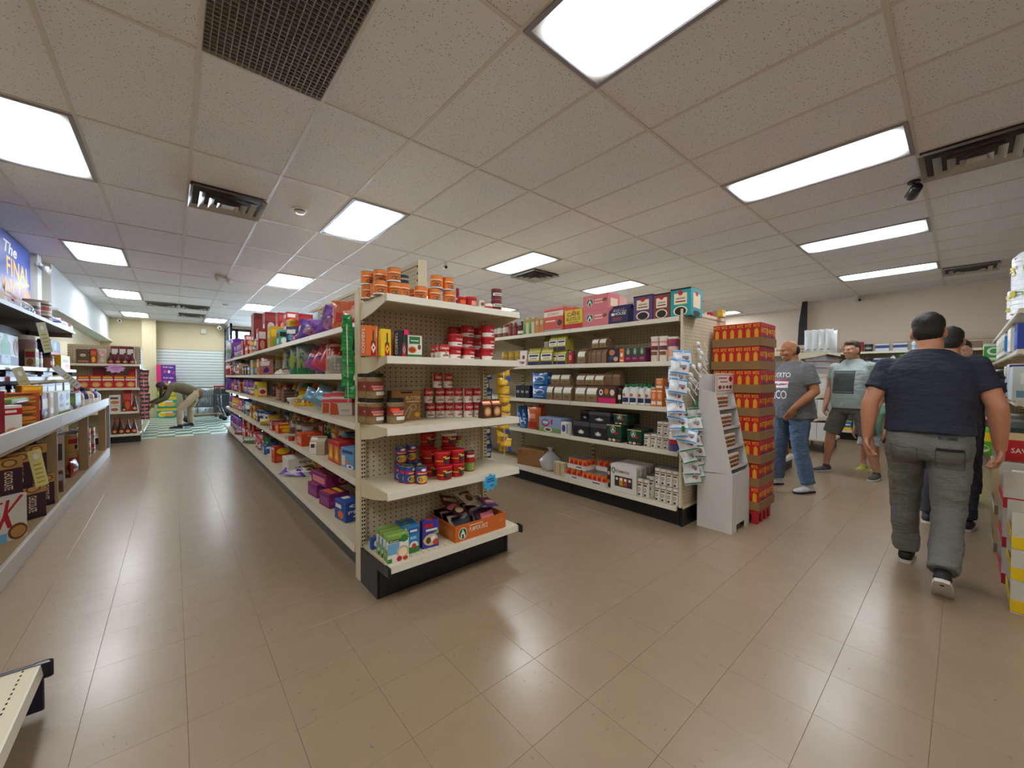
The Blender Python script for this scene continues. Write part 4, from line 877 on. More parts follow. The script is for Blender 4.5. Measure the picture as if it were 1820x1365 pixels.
I(FR, 3, 1170, 1330, 600, 'box', 'coffee_pod_box', 'box', 'green and plum coffee pod box in a row of three', dict(base='#6a2048', F=[('r', 0, 1, .45, 1, '#1c4a34')]+emblem(.3, .75, .55, .98)+[('r', .2, .8, .2, .34, 'p')]), nx=3, ins=.05, d=.11)
whey = lambda t: dict(body='#e2d6c8', cap='W', prof=[(.95, 0), (1, .03), (1, .9), (.98, .92)], lab=(.06, .84, '#e0cfc0'), F=[('r', .1, .9, .45, .62, '#6a2a3a'), ('r', .2, .8, .25, .4, 'M'), ('r', .0, 1, .74, .8, t)])
I(FR, 3, 1362, 1420, 512, 'bot', 'creamer_canister', 'canister', 'tall cream canister with white lid, left one of the pair', whey('P'), ins=.05)
I(FR, 3, 1426, 1488, 508, 'bot', 'creamer_canister', 'canister', 'tall cream canister with white lid, right one of the pair', whey('P'), ins=.05)
I(FR, 3, 1490, 1566, 513, 'bot', 'creamer_canister', 'canister', 'red and blue topped canister beside the cream canisters', dict(body='#d8c8b8', cap='W', prof=[(.95, 0), (1, .03), (1, .9), (.98, .92)], F=[('r', 0, 1, .6, .9, '#a82848'), ('r', .1, .9, .66, .74, 'n'), ('r', .2, .8, .2, .5, 'A')]), ins=.05)
I(FR, 3, 1560, 1600, 520, 'bot', 'creamer_canister', 'canister', 'plum canister half hidden by the shelf upright', dict(body='#6a4058', cap='W', prof=[(.95, 0), (1, .03), (1, .9), (.98, .92)]), ins=.12)
# third shelf
I(FR, 2, 332, 436, 890, 'box', 'coffee_pod_box', 'box', 'black pod box row at the left of the third coffee shelf', dict(base='K', F=[('r', .2, .8, .4, .6, 'S')]), nx=3, ins=.06, d=.1)
blu = dict(base='#2468b0', F=[('d', .1, .9, .35, .75, 'W'), ('d', .2, .8, .42, .68, 'B'), ('r', .2, .8, .16, .26, 'Q'), ('r', .55, .75, .84, .96, 'W')])
I(FR, 2, 442, 560, 792, 'bag', 'coffee_bag', 'bag', 'bright blue coffee bag in the third shelf stack', blu, nz=2, nd=2, ins=.03, d=.08)
I(FR, 2, 560, 602, 795, 'bag', 'coffee_bag', 'bag', 'blue coffee bag set behind the front blue stack', dict(base='#1d5a9c', F=[('d', .1, .9, .35, .75, 'Q')]), nz=2, ins=.1, d=.08)
I(FR, 2, 566, 618, -.175, 'pouch', 'coffee_bag', 'bag', 'brown coffee bag left of the middle brown row', brn, ins=.05, d=.08)
I(FR, 2, 622, 762, -.175, 'pouch', 'coffee_bag', 'bag', 'brown coffee bag with photo label, third shelf middle', brn, nx=2, nd=2, ins=.03, d=.08)
I(FR, FR['sh'][2]+.179, 600, 750, 795, 'pouch', 'coffee_bag', 'bag', 'brown coffee bag stacked on the middle row of the third shelf', brn, nx=2, ins=.08, d=.08)
I(FR, 2, 785, 960, -.175, 'pouch', 'coffee_bag', 'bag', 'brown coffee bag, white label, right-hand lower row', brn, nx=2, nd=2, ins=.03, d=.09)
I(FR, FR['sh'][2]+.179, 795, 1010, 800, 'pouch', 'coffee_bag', 'bag', 'brown coffee bag, right-hand stack upper row', brn, nx=3, nd=2, ins=.05, d=.09)
I(FR, FR['sh'][2]+.179, 1015, 1135, 775, 'pouch', 'coffee_bag', 'bag', 'plain brown coffee bag at the right end of the upper tier', dict(base='#7d6044'), nx=2, ins=.08, d=.09)
I(FR, 2, 965, 1102, -.175, 'box', 'mug_tray', 'box', 'brown gift box of mugs with a pink base', dict(base='#5a3424', F=[('r', 0, 1, 0, .3, 'Z'), ('d', .08, .3, .45, .8, 'W'), ('d', .38, .62, .5, .85, 'o'), ('d', .7, .95, .45, .8, 'W'), ('d', .14, .24, .55, .7, 'K')]), ins=.03, d=.14)
I(FR, 2, 1112, 1140, 915, 'can', 'food_can', 'can', 'thin dark can beside the white creamer bottles', dict(bands=((.02, 'k'),), F=[('r', .2, .8, .3, .6, 'W')]), ins=.05)
cre = dict(body='#dfe0dc', cap='#1f7a4c', F=[('r', .2, .8, .12, .34, 'N'), ('d', .3, .6, .4, .56, '#c05a40'), ('r', .3, .7, .36, .38, 'b')])
I(FR, 2, 1140, 1255, 880, 'bot', 'creamer_bottle', 'bottle', 'white creamer bottle with green cap in the front pair', cre, nx=2, ins=.03)
I(FR, 2, 1180, 1372, 876, 'bot', 'creamer_bottle', 'bottle', 'white creamer bottle, green cap, rear rows', cre, nx=4, nd=2, ins=.12)
I(FR, 2, 1260, 1372, 888, 'bot', 'creamer_bottle', 'bottle', 'white creamer bottle with green cap at the right of the rows', cre, nx=2, ins=.05)
ora = dict(base='#d2702a', F=[('r', .1, .9, .1, .3, 'W'), ('d', .2, .8, .4, .8, 'A'), ('r', .1, .9, .85, .92, 'F')])
I(FR, 2, 1374, 1464, -.155, 'box', 'drink_mix_box', 'box', 'orange drink mix box in the lower pair beside the creamers', ora, nx=2, ins=.03, d=.08)
I(FR, FR['sh'][2]+.157, 1408, 1466, 832, 'box', 'drink_mix_box', 'box', 'orange drink mix box stacked on the lower pair', ora, ins=.04, d=.08)
# fourth shelf
crop(840, 680, .23077)
I(FR, 1, 330, 412, 180, 'bag', 'coffee_bag', 'bag', 'dark blue bag at left of fourth coffee shelf', dict(base='#1d4a8c', F=[('d', .2, .8, .3, .7, 'Q')]), nx=2, nd=2, ins=.1, d=.07)
I(FR, 1, 350, 410, 270, 'bag', 'coffee_bag', 'bag', 'small blue and white bag in front of the dark blue bags', blu, ins=.03, d=.06)
I(FR, 1, 415, 505, 188, 'bag', 'coffee_bag', 'bag', 'orange coffee bag with folded corners, front one', dict(base='#c8602a', F=[('r', .1, .8, .1, .35, '#b0381c'), ('r', .2, .7, .5, .7, 'A')], seed=3), ins=.03, d=.09, rz=.2)
I(FR, 1, 480, 540, 170, 'bag', 'coffee_bag', 'bag', 'orange coffee bag with folded corners, rear one', dict(base='#b8541f', F=[('r', .1, .8, .1, .5, '#a03a18')], seed=4), ins=.14, d=.09)
I(FR, 1, 510, 678, 272, 'box', 'cereal_box', 'box', 'wide cereal box with a bowl and green field picture', dict(base='#8fa6c8', F=[('r', 0, 1, 0, .3, 'g'), ('d', .12, .5, .38, .9, 'R'), ('d', .16, .46, .48, .84, 'b'), ('r', .2, .42, .6, .72, 'W'), ('d', .24, .62, .02, .34, 'W'), ('d', .3, .56, .08, .28, 'M'), ('r', .56, .64, .55, .9, 'Z')], R=[('d', .2, .8, .4, .8, 'n')]), ins=.03, d=.2)
I(FR, 1, 680, 740, 305, 'box', 'cereal_box', 'box', 'small white and blue box right of the wide cereal box', dict(base='W', F=[('d', .1, .6, .2, .8, 'n'), ('r', .66, .96, .1, .9, 'S')]), ins=.03, d=.05)
blk = dict(base='#1d1b20', F=[('r', 0, 1, .72, 1, '#4a4850'), ('d', .3, .7, .2, .46, 'S'), ('p', 'W', [(.36, .26), (.5, .5), (.64, .26)])], R=[('r', 0, 1, .72, 1, '#4a4850'), ('r', .1, .4, 0, .3, 'X')])
I(FR, 1, 778, 900, -.165, 'box', 'cocoa_box', 'box', 'black cocoa box with silver emblem at the lower left of its stack', blk, ins=.04, d=.13)
I(FR, 1, 906, 1035, -.165, 'box', 'cocoa_box', 'box', 'black cocoa box with silver emblem at the lower right of its stack', blk, ins=.03, d=.13)
I(FR, FR['sh'][1]+.167, 896, 1058, 228, 'box', 'cocoa_box', 'box', 'black cocoa box lying on top of the stack', dict(blk, T=[('r', .1, .9, .1, .9, 'k')]), ins=.04, d=.14)
I(FR, FR['sh'][1]+.167, 830, 900, 218, 'box', 'cocoa_box', 'box', 'dark cocoa box stacked at the rear of the pile', blk, ins=.14, d=.12)
grn = dict(base='#17402c', F=emblem(.25, .62, .5, .92)+[('d', .5, .8, .44, .6, 'R'), ('r', 0, 1, 0, .24, 'K'), ('d', .1, .35, .04, .2, 'L'), ('d', .4, .62, .04, .2, 'W'), ('d', .66, .95, .04, .2, 'M'), ('r', 0, 1, .94, 1, 'L')], R=[('r', .1, .9, .1, .3, 'K')])
I(FR, 1, 1037, 1148, -.17, 'box', 'coffee_pod_box', 'box', 'dark green coffee pod box beside the black cocoa boxes', grn, ins=.03, d=.11, nd=2)
I(FR, FR['sh'][1]+.172, 1085, 1190, 245, 'box', 'coffee_pod_box', 'box', 'dark green coffee pod box stacked in the second tier', grn, ins=.07, d=.11, nd=2)
I(FR, 1, 1190, 1300, 365, 'box', 'coffee_pod_box', 'box', 'dark green coffee pod box standing alone before the white cans', grn, ins=.03, d=.11, nd=2)
wc = dict(bands=((.02, '#d9d2c6'),), F=[('r', .2, .8, .74, .8, 'M'), ('r', .3, .7, .6, .68, 'k'), ('d', .36, .64, .3, .5, 'M'), ('d', .42, .58, .35, .45, 'W'), ('r', .4, .6, .08, .2, 'k')])
I(FR, 1, 1308, 1358, 395, 'can', 'coffee_can', 'can', 'slim white coffee can, first column of the fourth shelf', wc, ins=.03, nd=3)
I(FR, 1, 1362, 1412, 392, 'can', 'coffee_can', 'can', 'slim white coffee can, second column of the fourth shelf', wc, ins=.03, nd=3)
I(FR, 1, 1412, 1510, 300, 'can', 'coffee_can', 'can', 'slim white coffee can, two-high block, fourth shelf', wc, nx=2, nz=2, nd=3, ins=.04)
I(FR, 1, 1512, 1590, 300, 'can', 'coffee_can', 'can', 'slim white coffee can, rear block, fourth shelf', wc, nx=2, nz=2, nd=2, ins=.14)
I(FR, 1, 1492, 1582, 350, 'bot', 'cocoa_canister', 'canister', 'blue cocoa canister with red lid in front of the white cans', dict(body='W', cap='#c8481c', prof=[(.95, 0), (1, .03), (1, .72), (.8, .8), (.76, .84)], F=[('r', 0, 1, .0, .45, '#244a90'), ('r', .1, .9, .3, .5, 'R'), ('d', .3, .7, .04, .24, '#c03020')]), ins=.01)
# base deck
I(FR, 0, 355, 540, 515, 'box', 'shipping_carton', 'box', 'plain brown shipping carton on the lowest coffee shelf', dict(base='#93693c', F=[('r', .05, .4, .6, .64, 'M'), ('r', .6, .95, .06, .1, 'M'), ('d', .05, .2, .7, .85, 'M')]), ins=.1, d=.22, rz=.12)
for k in range(6): LP('bag', 'crumpled_bag', 'bag', 'grey-beige crumpled sack behind the brown carton, %s' % ordw(5-k, 6), .16, .08, .1, (3.52+.04*(k % 2), 3.42+.09*k, .20+.03*(k % 2)), k*1.3, dict(base='#8d8676', seed=k, wr=.25), (-1.3, .1*k), 'crumpled sacks')
rb = random.Random(4); q = MB(); n_ = 16; PR_ = [(.03, 0), (.115, .012), (.135, .06), (.13, .12), (.105, .17), (.06, .205), (.02, .225), (.035, .25), (.05, .275)]
vv_ = [(r_*(1+rb.uniform(-.16, .16))*math.cos(2*PI*k/n_), .8*r_*(1+rb.uniform(-.16, .16))*math.sin(2*PI*k/n_), z_+rb.uniform(-.006, .006)*(z_ > .02)) for r_, z_ in PR_ for k in range(n_)]
q.idx(vv_, [(a*n_+k, a*n_+(k+1) % n_, (a+1)*n_+(k+1) % n_, (a+1)*n_+k) for a in range(len(PR_)-1) for k in range(n_)], MFILM, True)
pbx = PX(840+600*.23077, 830, 3.42); put(Proto(q.mesh('plastic_bag')), 'plastic_bag', 'clear knotted plastic bag of small white cups on the lowest shelf', 'bag', (3.42, pbx.y, RGD+.001), 0)
for k in range(14): LP('tub', 'creamer_cup', 'cup', suffix('tiny white cup inside the clear plastic bag', k % 5, 5, 0, 1, k//5, 3), .042, .042, .035, (3.39+.045*(k % 2), pbx.y-.09+.044*(k % 5), RGD+.012+.037*(k//5)), k, dict(body='W', lid='w'), None, 'cups in the plastic bag')
I(FR, 0, 622, 702, 615, 'box', 'tea_box', 'box', 'small cream box beside the plastic bag', dict(base='#c9bd9a', F=[('r', .2, .4, .1, .9, 'o'), ('r', .6, .8, .1, .9, 'L')]), nx=2, ins=.01, d=.07)
ocan = dict(bands=((.02, '#d8641e'),), F=[('r', .1, .5, .2, .8, '#e0894a'), ('d', .5, .9, .4, .7, 'R')])
def can_tray(name, y0, y1, z, x0, nd_, lb):
    n = max(2, round((y1-y0)/.066)); h = .11
    pr = Proto(); q = MB(); q.box(x0-.006, x0+nd_*.066+.006, y0-.006, y1+.006, z, z+.006, 'W'); pr.root = q.mesh('tray')
    for (a, b, c, d_) in ((x0-.006, x0-.003, y0-.006, y1+.006), (x0+nd_*.066+.003, x0+nd_*.066+.006, y0-.006, y1+.006), (x0-.003, x0+nd_*.066+.003, y0-.006, y0-.003), (x0-.003, x0+nd_*.066+.003, y1+.003, y1+.006)):
        q = MB(); q.box(a, b, c, d_, z+.006, z+.045, '#d5d0c8')
        if b < x0 and a < x0: prints(q, lambda u, v, o: (x0-.006-o, y1-u*(y1-y0), z+.006+v*.039), [('r', .5, .8, .3, .6, 'n')])
        pr.add('tray_wall', q)
    put(pr, 'can_tray', 'white cardboard can tray, '+lb, 'tray', (0, 0, 0))
    w = (y1-y0)/n
    for i in range(n):
        for j in range(nd_): LP('can', 'juice_can', 'can', suffix('orange juice can, %s tray' % lb, n-1-i, n, j, nd_), .064, .064, h, (x0+j*.066, y0+w*(i+.5), z+.0065), -PI/2, ocan, None, 'orange cans, '+lb)
ya, yb, yc, yd = PX(840+700*.23077, 830, 3.3).y, PX(840+836*.23077, 830, 3.3).y, PX(840+1030*.23077, 840, 3.3).y, PX(840+1210*.23077, 820, 3.45).y
can_tray('t', yb+.01, ya-.012, RGD+.001, 3.30, 3, 'lower left')
can_tray('t', yc+.01, yb-.012, RGD+.001, 3.29, 3, 'lower right')
can_tray('t', yb-.05, ya-.06, RGD+.118, 3.31, 3, 'upper left')
can_tray('t', yc-.12, yb-.09, RGD+.118, 3.45, 3, 'upper right set back')
sbx = dict(base='#d9d5ce', F=emblem(.03, .2, .62, .9)+[('t', .22, .74, .7, .8, 'k', 'STARBUCKS'), ('r', .17, .85, .2, .58, 'k')]+[('r', .19+.165*k, .33+.165*k, .24, .54, c) for k, c in enumerate(('k', '#c89020', '#b04020', '#3a3a44'))]+[('d', .21+.165*k, .31+.165*k, .42, .52, 'W') for k in range(4)], R=[('r', .1, .9, .1, .9, 'E')])
I(FR, 0, 1062, 1262, 640, 'box', 'coffee_variety_box', 'box', 'white coffee variety box with four cup pictures on the lowest shelf', sbx, ins=.01, d=.075, nd=4)
I(FR, 0, 1036, 1062, 648, 'box', 'coffee_variety_box', 'box', 'dark side panel box left of the white variety boxes', dict(base='k', F=[('d', .1, .9, .2, .4, 'o'), ('d', .1, .9, .6, .8, 'A')]), ins=.06, d=.05)
I(FR, 0, 1260, 1350, 738, 'can', 'coffee_can', 'can', 'slim white coffee can in the front pair on the lowest shelf', wc, nx=2, ins=.01, nd=2)
I(FR, 0, 1325, 1392, 715, 'can', 'coffee_can', 'can', 'slim white coffee can behind the front pair on the lowest shelf', wc, nx=1, ins=.07, nd=3)
I(FR, 0, 1395, 1582, 668, 'can', 'coffee_can', 'can', 'slim white coffee can, large near block', wc, nx=4, nz=2, nd=3, ins=.01)
# boxes peeking over the end panel
for k, (px, py, w, c, lb) in enumerate(((1274, 551, .09, '#c8a82a', 'yellow and grey box on top of the coffee run behind the panel'), (1322, 561, .07, '#b82430', 'red and white box on the far top shelf behind the cracker tower'))):
    p = PX(px, py, 4.0); LP('box', 'boxed_goods', 'box', lb, w, .08, .11 if k else .07, (4.02 if k == 0 else 3.98, p.y if k == 0 else 1.66, 1.8285 if k else 1.886), -PI/2, dict(base=c, F=[('r', 0, .4, 0, 1, 'W' if k else 'S'), ('d', .5, .9, .2, .8, 'Y' if not k else 'W')], R=[('r', .1, .9, .1, .5, 'W')]))
# ================================================================ SNACK RUN STOCK (seen almost end on)
def G(sh, px, T, kind, name, cat, label, w=.2, d=.15, st=None, rz=0., ins=.05, h=None, tilt=None, dz=0., ny=1, nz=1, nd=1):
    z = FL['sh'][sh]+dz; c = FL['c']+ins; p = PX(px, T, c); hh = (h or max(.03, p.z-z))/nz
    pr = KIND[kind](w, d, hh, **(st or {}))
    for i in range(ny):
        for k in range(nz):
            for j in range(nd):
                put(pr, name, suffix(label, ny-1-i, ny, j, nd, k, nz), cat, (c+j*(d+.005), p.y+w*(.5+i)+.004*i, z+k*hh+.0005), -PI/2+rz, label if ny*nz*nd > 1 else None, tilt)
def two(a, b, c='W'): return dict(base=a, F=[('r', .1, .9, .5, .8, b), ('d', .2, .8, .1, .45, c)], R=[('r', .08, .92, .55, .85, b), ('d', .2, .8, .1, .5, c)], T=[('r', .2, .8, .2, .8, b)])
def pil(a, b, c='W', s=1): return dict(base=a, F=[('r', .15, .85, .55, .8, b), ('d', .2, .8, .12, .5, c)], seed=s)
# top shelf
G(4, 617, 529, 'bag', 'candy_bag', 'bag', 'clear bag of orange candies at the near end of the top snack shelf', .22, .12, dict(base=mt('#c86a4a', .15, var=.5, vs=40., bump=.5, bs=40.), F=[('r', .2, .7, .3, .6, 'R')], seed=2), .9, .12)
G(4, 626, 548, 'bag', 'candy_bag', 'bag', 'small clear candy bag with red label leaning on the upright', .16, .08, dict(base=mt('#d8a08a', .15, var=.5, vs=40., bump=.5, bs=40.), F=[('r', .2, .8, .3, .6, 'R')], seed=5), .6, .08)
G(4, 590, 538, 'bag', 'candy_bag', 'bag', 'large purple candy bag, rear one on the top snack shelf', .34, .14, pil('#5a2a86', '#8a5a9a', '#8a4a6a', 3), .75, .2, tilt=(-.35, .2))
G(4, 560, 553, 'bag', 'candy_bag', 'bag', 'large purple candy bag, front one on the top snack shelf', .36, .14, pil('#4f2a8c', '#7a4a8a', '#8a4a5a', 4), .9, .10, tilt=(-.5, 0))
G(4, 548, 552, 'bag', 'chip_bag', 'bag', 'pale blue and yellow snack bag behind the purple bags', .26, .1, pil('#9fc0cc', 'Y', 'o', 5), .6, .25)
G(4, 528, 582, 'bag', 'candy_bag', 'bag', 'low pink candy bag in front of the boxes on the top snack shelf', .22, .08, pil('#b84a6a', 'P', 'W', 6), .5, .06, tilt=(-.6, 0))
G(4, 531, 557, 'box', 'cookie_box', 'box', 'red cookie box stacked beside the pale blue bag', .16, .14, two('#b81c1c', '#c83a2a', '#d84a2a'), 0, .12, nz=2)
G(4, 509, 554, 'box', 'cookie_box', 'box', 'bright red cookie box in the tall middle stack', .16, .14, two('#c01a1a', 'W', '#d8402a'), 0, .14, nz=3)
G(4, 514, 567, 'box', 'cracker_box', 'box', 'yellow cracker box in front of the red boxes', .14, .12, two('Y', 'y', 'O'), 0, .05, nz=2)
G(4, 519, 579, 'bag', 'chip_bag', 'bag', 'navy and white bag leaning on the yellow boxes', .14, .06, pil('#2a3a66', 'W', 'b', 7), .8, .04)
G(4, 494, 555, 'box', 'cookie_box', 'box', 'red snack carton in the stack behind the yellow cartons', .18, .14, two('#a81a24', '#c8403a', 'A'), 0, .16, nz=2)
G(4, 480, 579, 'box', 'cracker_box', 'box', 'golden cracker carton with green picture on the top snack shelf', .2, .13, two('#c89a1a', 'Y', 'g'), 0, .04)
G(4, 496, 585, 'box', 'tea_box', 'box', 'teal and cream box in front of the yellow cartons', .16, .1, two('#3a9a8a', 'K', 'W'), 0, .02)
G(4, 471, 554, 'box', 'cookie_box', 'box', 'dark red carton in the stack left of the golden carton', .22, .15, two('#9a1822', '#b83a3a', 'W'), 0, .12, nz=2)
G(4, 459, 583, 'box', 'cookie_box', 'box', 'tall red and white carton at the front of the top snack shelf', .2, .1, two('#a82028', 'W', 'A'), 0, .03)
G(4, 451, 556, 'box', 'cookie_box', 'box', 'tall maroon carton at the left of the red stacks', .3, .15, two('#8a1a24', '#a83a3a', 'W'), 0, .10)
G(4, 432, 605, 'box', 'cookie_box', 'box', 'small red carton beyond the maroon carton', .3, .14, two('#b01a2a', 'r', 'W'), 0, .06)
G(4, 418, 600, 'bag', 'chip_bag', 'bag', 'upright purple bag toward the far end of the top snack shelf', .34, .16, pil('#5a1f9a', 'v', 'V', 8), .7, .06)
G(4, 409, 603, 'bag', 'chip_bag', 'bag', 'pale blue and white bag at the far end of the top snack shelf', .36, .16, pil('#8fb0cc', 'W', 'g', 9), .7, .06)
# second shelf
G(3, 601, 608, 'bag', 'flour_bag', 'bag', 'large red and white bag at the near end of the second snack shelf', .2, .13, dict(base='#c8c0b8', F=[('r', 0, 1, .6, 1, '#c01820'), ('r', .1, .9, .1, .5, 'S'), ('p', 'O', [(0, .1), (.2, .1), (.3, .6), (0, .6)])], seed=3), .95, .13)
for k, (px, c) in enumerate(((584, '#b83a4a'), (570, '#c0405a'), (556, '#8a4a86'))):
    G(3, px, 611+k*5, 'bag', 'candy_bag', 'bag', 'leaning %s candy bag on the second snack shelf' % ['crimson', 'rose pink', 'mauve'][k], .24, .09, pil(c, 'P', 'n' if k else 'r', 10+k), .6, .08, tilt=(-.25, .35))
for k, (px, T) in enumerate(((541, 609), (529, 612), (516, 608))):
    G(3, px, T, 'bag', 'salad_bag', 'bag', 'green and silver upright bag on the second snack shelf, %s' % ['nearest', 'middle', 'farthest'][k], .2, .11, dict(base='#7a8a86', F=[('r', 0, 1, 0, .2, '#1a7a4a'), ('d', .1, .9, .2, .7, '#8a9a3a'), ('r', .35, .6, .2, .7, '#3a4a4a')], seed=14+k), .75, .06+.02*k)
G(3, 503, 627, 'jar', 'spice_jar', 'jar', 'yellow jar in the back of the second snack shelf', .09, .09, dict(glass='#c8b02a', lid='Y', lab='W'), 0, .2, nd=2)
G(3, 490, 627, 'jar', 'spice_jar', 'jar', 'yellow jar beside the basket on the second snack shelf', .1, .1, dict(glass='#b8a82a', lid='Y', lab='W'), 0, .2)
for k in range(4): G(3, 491+k*6, 652, 'bag', 'snack_packet', 'packet', 'small white and purple packet lying on the second snack shelf, %s' % ['farthest', 'third', 'second', 'nearest'][k], .12, .05, pil('#c8bcc0', 'V', 'y', 20+k), .4+k*.3, .03, h=.09, tilt=(-.9, 0))
G(3, 472, 636, 'bag', 'candy_bag', 'bag', 'pink and white bag in a wooden basket', .22, .1, pil('#c87a7a', 'W', 'V', 25), .6, .06)
G(3, 460, 638, 'box', 'cookie_box', 'box', 'orange and white box beside the basket on the second shelf', .2, .12, two('#d08a3a', 'W', 'p'), 0, .05)
G(3, 449, 640, 'box', 'cereal_box', 'box', 'blue and yellow upright book-like box on the second shelf', .12, .12, two('#8aa6b8', 'Y', 'W'), 0, .05, ny=2)
G(3, 432, 645, 'bag', 'snack_bag', 'bag', 'brown paper snack bag on the second snack shelf', .3, .12, pil('#8a6a4a', 'm', 'M', 27), .6, .05)
G(3, 420, 634, 'bag', 'snack_bag', 'bag', 'dark navy bag toward the far end of the second shelf', .32, .14, pil('#2a3040', 'S', 'W', 28), .6, .05)
G(3, 409, 645, 'bag', 'snack_bag', 'bag', 'red and white bag at the far end of the second shelf', .4, .14, pil('#a8384a', 'W', 'R', 29), .6, .05)
# third shelf
for k, px in enumerate((612, 597)):
    G(2, px, 697+k*2, 'pouch', 'rice_bag', 'bag', 'red topped white bag on the third snack shelf, %s' % ['near one', 'far one'][k], .19, .12, dict(base='#c4bcb4', F=[('r', 0, 1, .55, .95, '#c01c24'), ('p', '#b8481c', [(.05, .05), (.45, .05), (.35, .5), (.05, .55)]), ('r', .55, .9, .2, .26, 'S')], R=[('r', 0, 1, .55, .8, '#b01820')], seed=k), .8, .09)
for k, (px, T) in enumerate(((578, 700), (560, 705))):
    G(2, px, T, 'bag', 'snack_bag', 'bag', 'shiny light blue bag leaning on the third snack shelf, %s' % ['near one', 'far one'][k], .28, .10, dict(base=mt('#7fa6c0', .15, .3, var=.15, vs=20., bump=.5, bs=20.), F=[('r', .2, .7, .2, .4, 'Q'), ('d', .4, .8, .4, .6, 'J')], seed=30+k), .7, .06, tilt=(-.3, .4))
for k in range(3): G(2, 529+k*9, 708-k*3, 'bag', 'snack_packet', 'packet', 'yellow and lime packet in the heap on the third shelf, %s' % ['farthest', 'middle', 'nearest'][k], .18, .07, pil('#c8a01a', '#a8b42a', 'M', 33+k), .5, .06+.04*k, h=.14, tilt=(-.7+.2*k, 0))
G(2, 544, 690, 'bag', 'snack_bag', 'bag', 'golden chip bag standing behind the yellow packets', .2, .08, pil('#c88a1a', 'Y', 'M', 37), .7, .2)
G(2, 512, 707, 'tub', 'dip_tub', 'tub', 'small white tub with printed side on the third snack shelf', .12, .12, dict(body='#cfc8c4', lid='W', F=[('r', .3, .7, .2, .5, 'k')]), 0, .02)
for k in range(2): G(2, 494+k*10, 693, 'box', 'cracker_sleeve', 'box', 'stack of brown cracker packs on the third snack shelf, %s' % ['left', 'right'][k], .13, .12, two('#7a5a4a' if k else '#b88a5a', 'k', 'M'), 0, .08, nz=4)
G(2, 458, 679, 'box', 'cracker_box', 'box', 'large yellow box with red tomato picture on the third shelf', .32, .12, dict(base='Y', F=[('r', .1, .9, .5, .8, 'G')], R=[('r', .1, .9, .15, .62, 'W'), ('d', .2, .85, .2, .5, 'R'), ('r', .1, .9, .7, .9, '#d8c83a')]), 0, .04)
G(2, 447, 690, 'jar', 'sauce_jar', 'jar', 'amber jar left of the yellow tomato box', .1, .1, dict(glass='#b8742a', lid='W', lab='W'), 0, .04, ny=2)
G(2, 428, 688, 'box', 'snack_basket', 'box', 'brown basket box of packets on the third snack shelf', .4, .16, two('#7a5230', 'R', 'Y'), 0, .04)
G(2, 409, 669, 'bag', 'chip_bag', 'bag', 'tall purple bag at the far end of the third shelf', .34, .15, pil('#5a1f96', 'V', 'v', 40), .7, .05)
# fourth shelf
G(1, 625, 800, 'box', 'bar_box', 'box', 'light blue snack bar box at the near end of the fourth shelf', .2, .15, dict(base='#5f93c4', R=[('r', .1, .9, .3, .6, 'W')], F=[('r', .12, .92, .72, .88, 'n'), ('r', .08, .34, .1, .6, '#d8cbb8'), ('d', .38, .62, .12, .4, 'o'), ('d', .45, .98, .0, .2, 'W'), ('d', .6, .85, .04, .16, 'B')]), .15, .07)
G(1, 603, 788, 'box', 'bar_box', 'box', 'red snack box with orange side in the brown tray on the fourth shelf', .14, .17, dict(base='#b8242a', F=[('r', .1, .9, .1, .8, 'o'), ('p', 'Y', [(.2, .2), (.8, .2), (.5, .8)])], R=[('r', .0, 1., .0, .75, '#c8782a'), ('r', 0, 1, .75, 1, '#b8242a')]), 0, .05, ny=2)
G(1, 567, 778, 'pouch', 'snack_bag', 'bag', 'white and brown upright pouch beside the orange box', .14, .09, dict(base='#b5a58f', F=[('r', 0, .45, 0, 1, 'W'), ('r', .1, .35, .4, .6, 'k')]), .8, .03)
G(1, 536, 772, 'box', 'cereal_box', 'box', 'orange cereal bar box on the fourth snack shelf', .2, .2, dict(base='#cf4a18', R=[('r', .25, .4, .78, .92, 'P'), ('d', .5, .9, .1, .45, '#4a2a1a'), ('p', '#4a2a1a', [(.58, .45), (.82, .45), (.7, .85)]), ('r', .48, .92, .3, .42, 'y')], F=[('r', .1, .9, .2, .7, 'A')]), 0, .03)
for k in range(3): G(1, 525+k*12, 750+k*2, 'bag', 'snack_bag', 'bag', 'brown and clear hanging-top bag behind the orange box, %s' % ['farthest', 'middle', 'nearest'][k], .2, .1, pil('#7a5a48', 'S', 'J', 43+k), .7, .16)
for k in range(2): G(1, 600+k*14, 768, 'bag', 'snack_bag', 'bag', 'crumpled tan bag lying over the red boxes, %s' % ['far one', 'near one'][k], .2, .1, pil('#8a7558', 'm', 'M', 47+k), .7, .2, h=.1, dz=.2)
G(1, 514, 794, 'can', 'candle_jar', 'jar', 'little red glass ball jar in front of the orange box', .055, .055, dict(bands=((.02, '#c01828'),)), 0, .01, h=.05)
G(1, 510, 780, 'box', 'bar_box', 'box', 'small white and brown box beside the red ball jar', .1, .08, two('#c8c0b4', 'M', 'M'), 0, .02)
G(1, 495, 755, 'box', 'cookie_box', 'box', 'yellow and red candy box on the fourth snack shelf', .2, .16, two('#c8281c', 'Y', 'Y'), 0, .04)
G(1, 484, 748, 'box', 'cookie_box', 'box', 'red and silver carton behind the yellow candy box', .2, .12, two('#b01820', 'S', 'W'), 0, .03)
G(1, 478, 738, 'box', 'cookie_box', 'box', 'orange and lime flat box stacked on the fourth shelf', .25, .14, two('#d06a1a', '#b8c02a', 'Y'), 0, .12)
G(1, 470, 746, 'bag', 'snack_bag', 'bag', 'cream and yellow pouch on the fourth snack shelf', .2, .1, pil('#c8b88a', 'Y', 'o', 50), .7, .03)
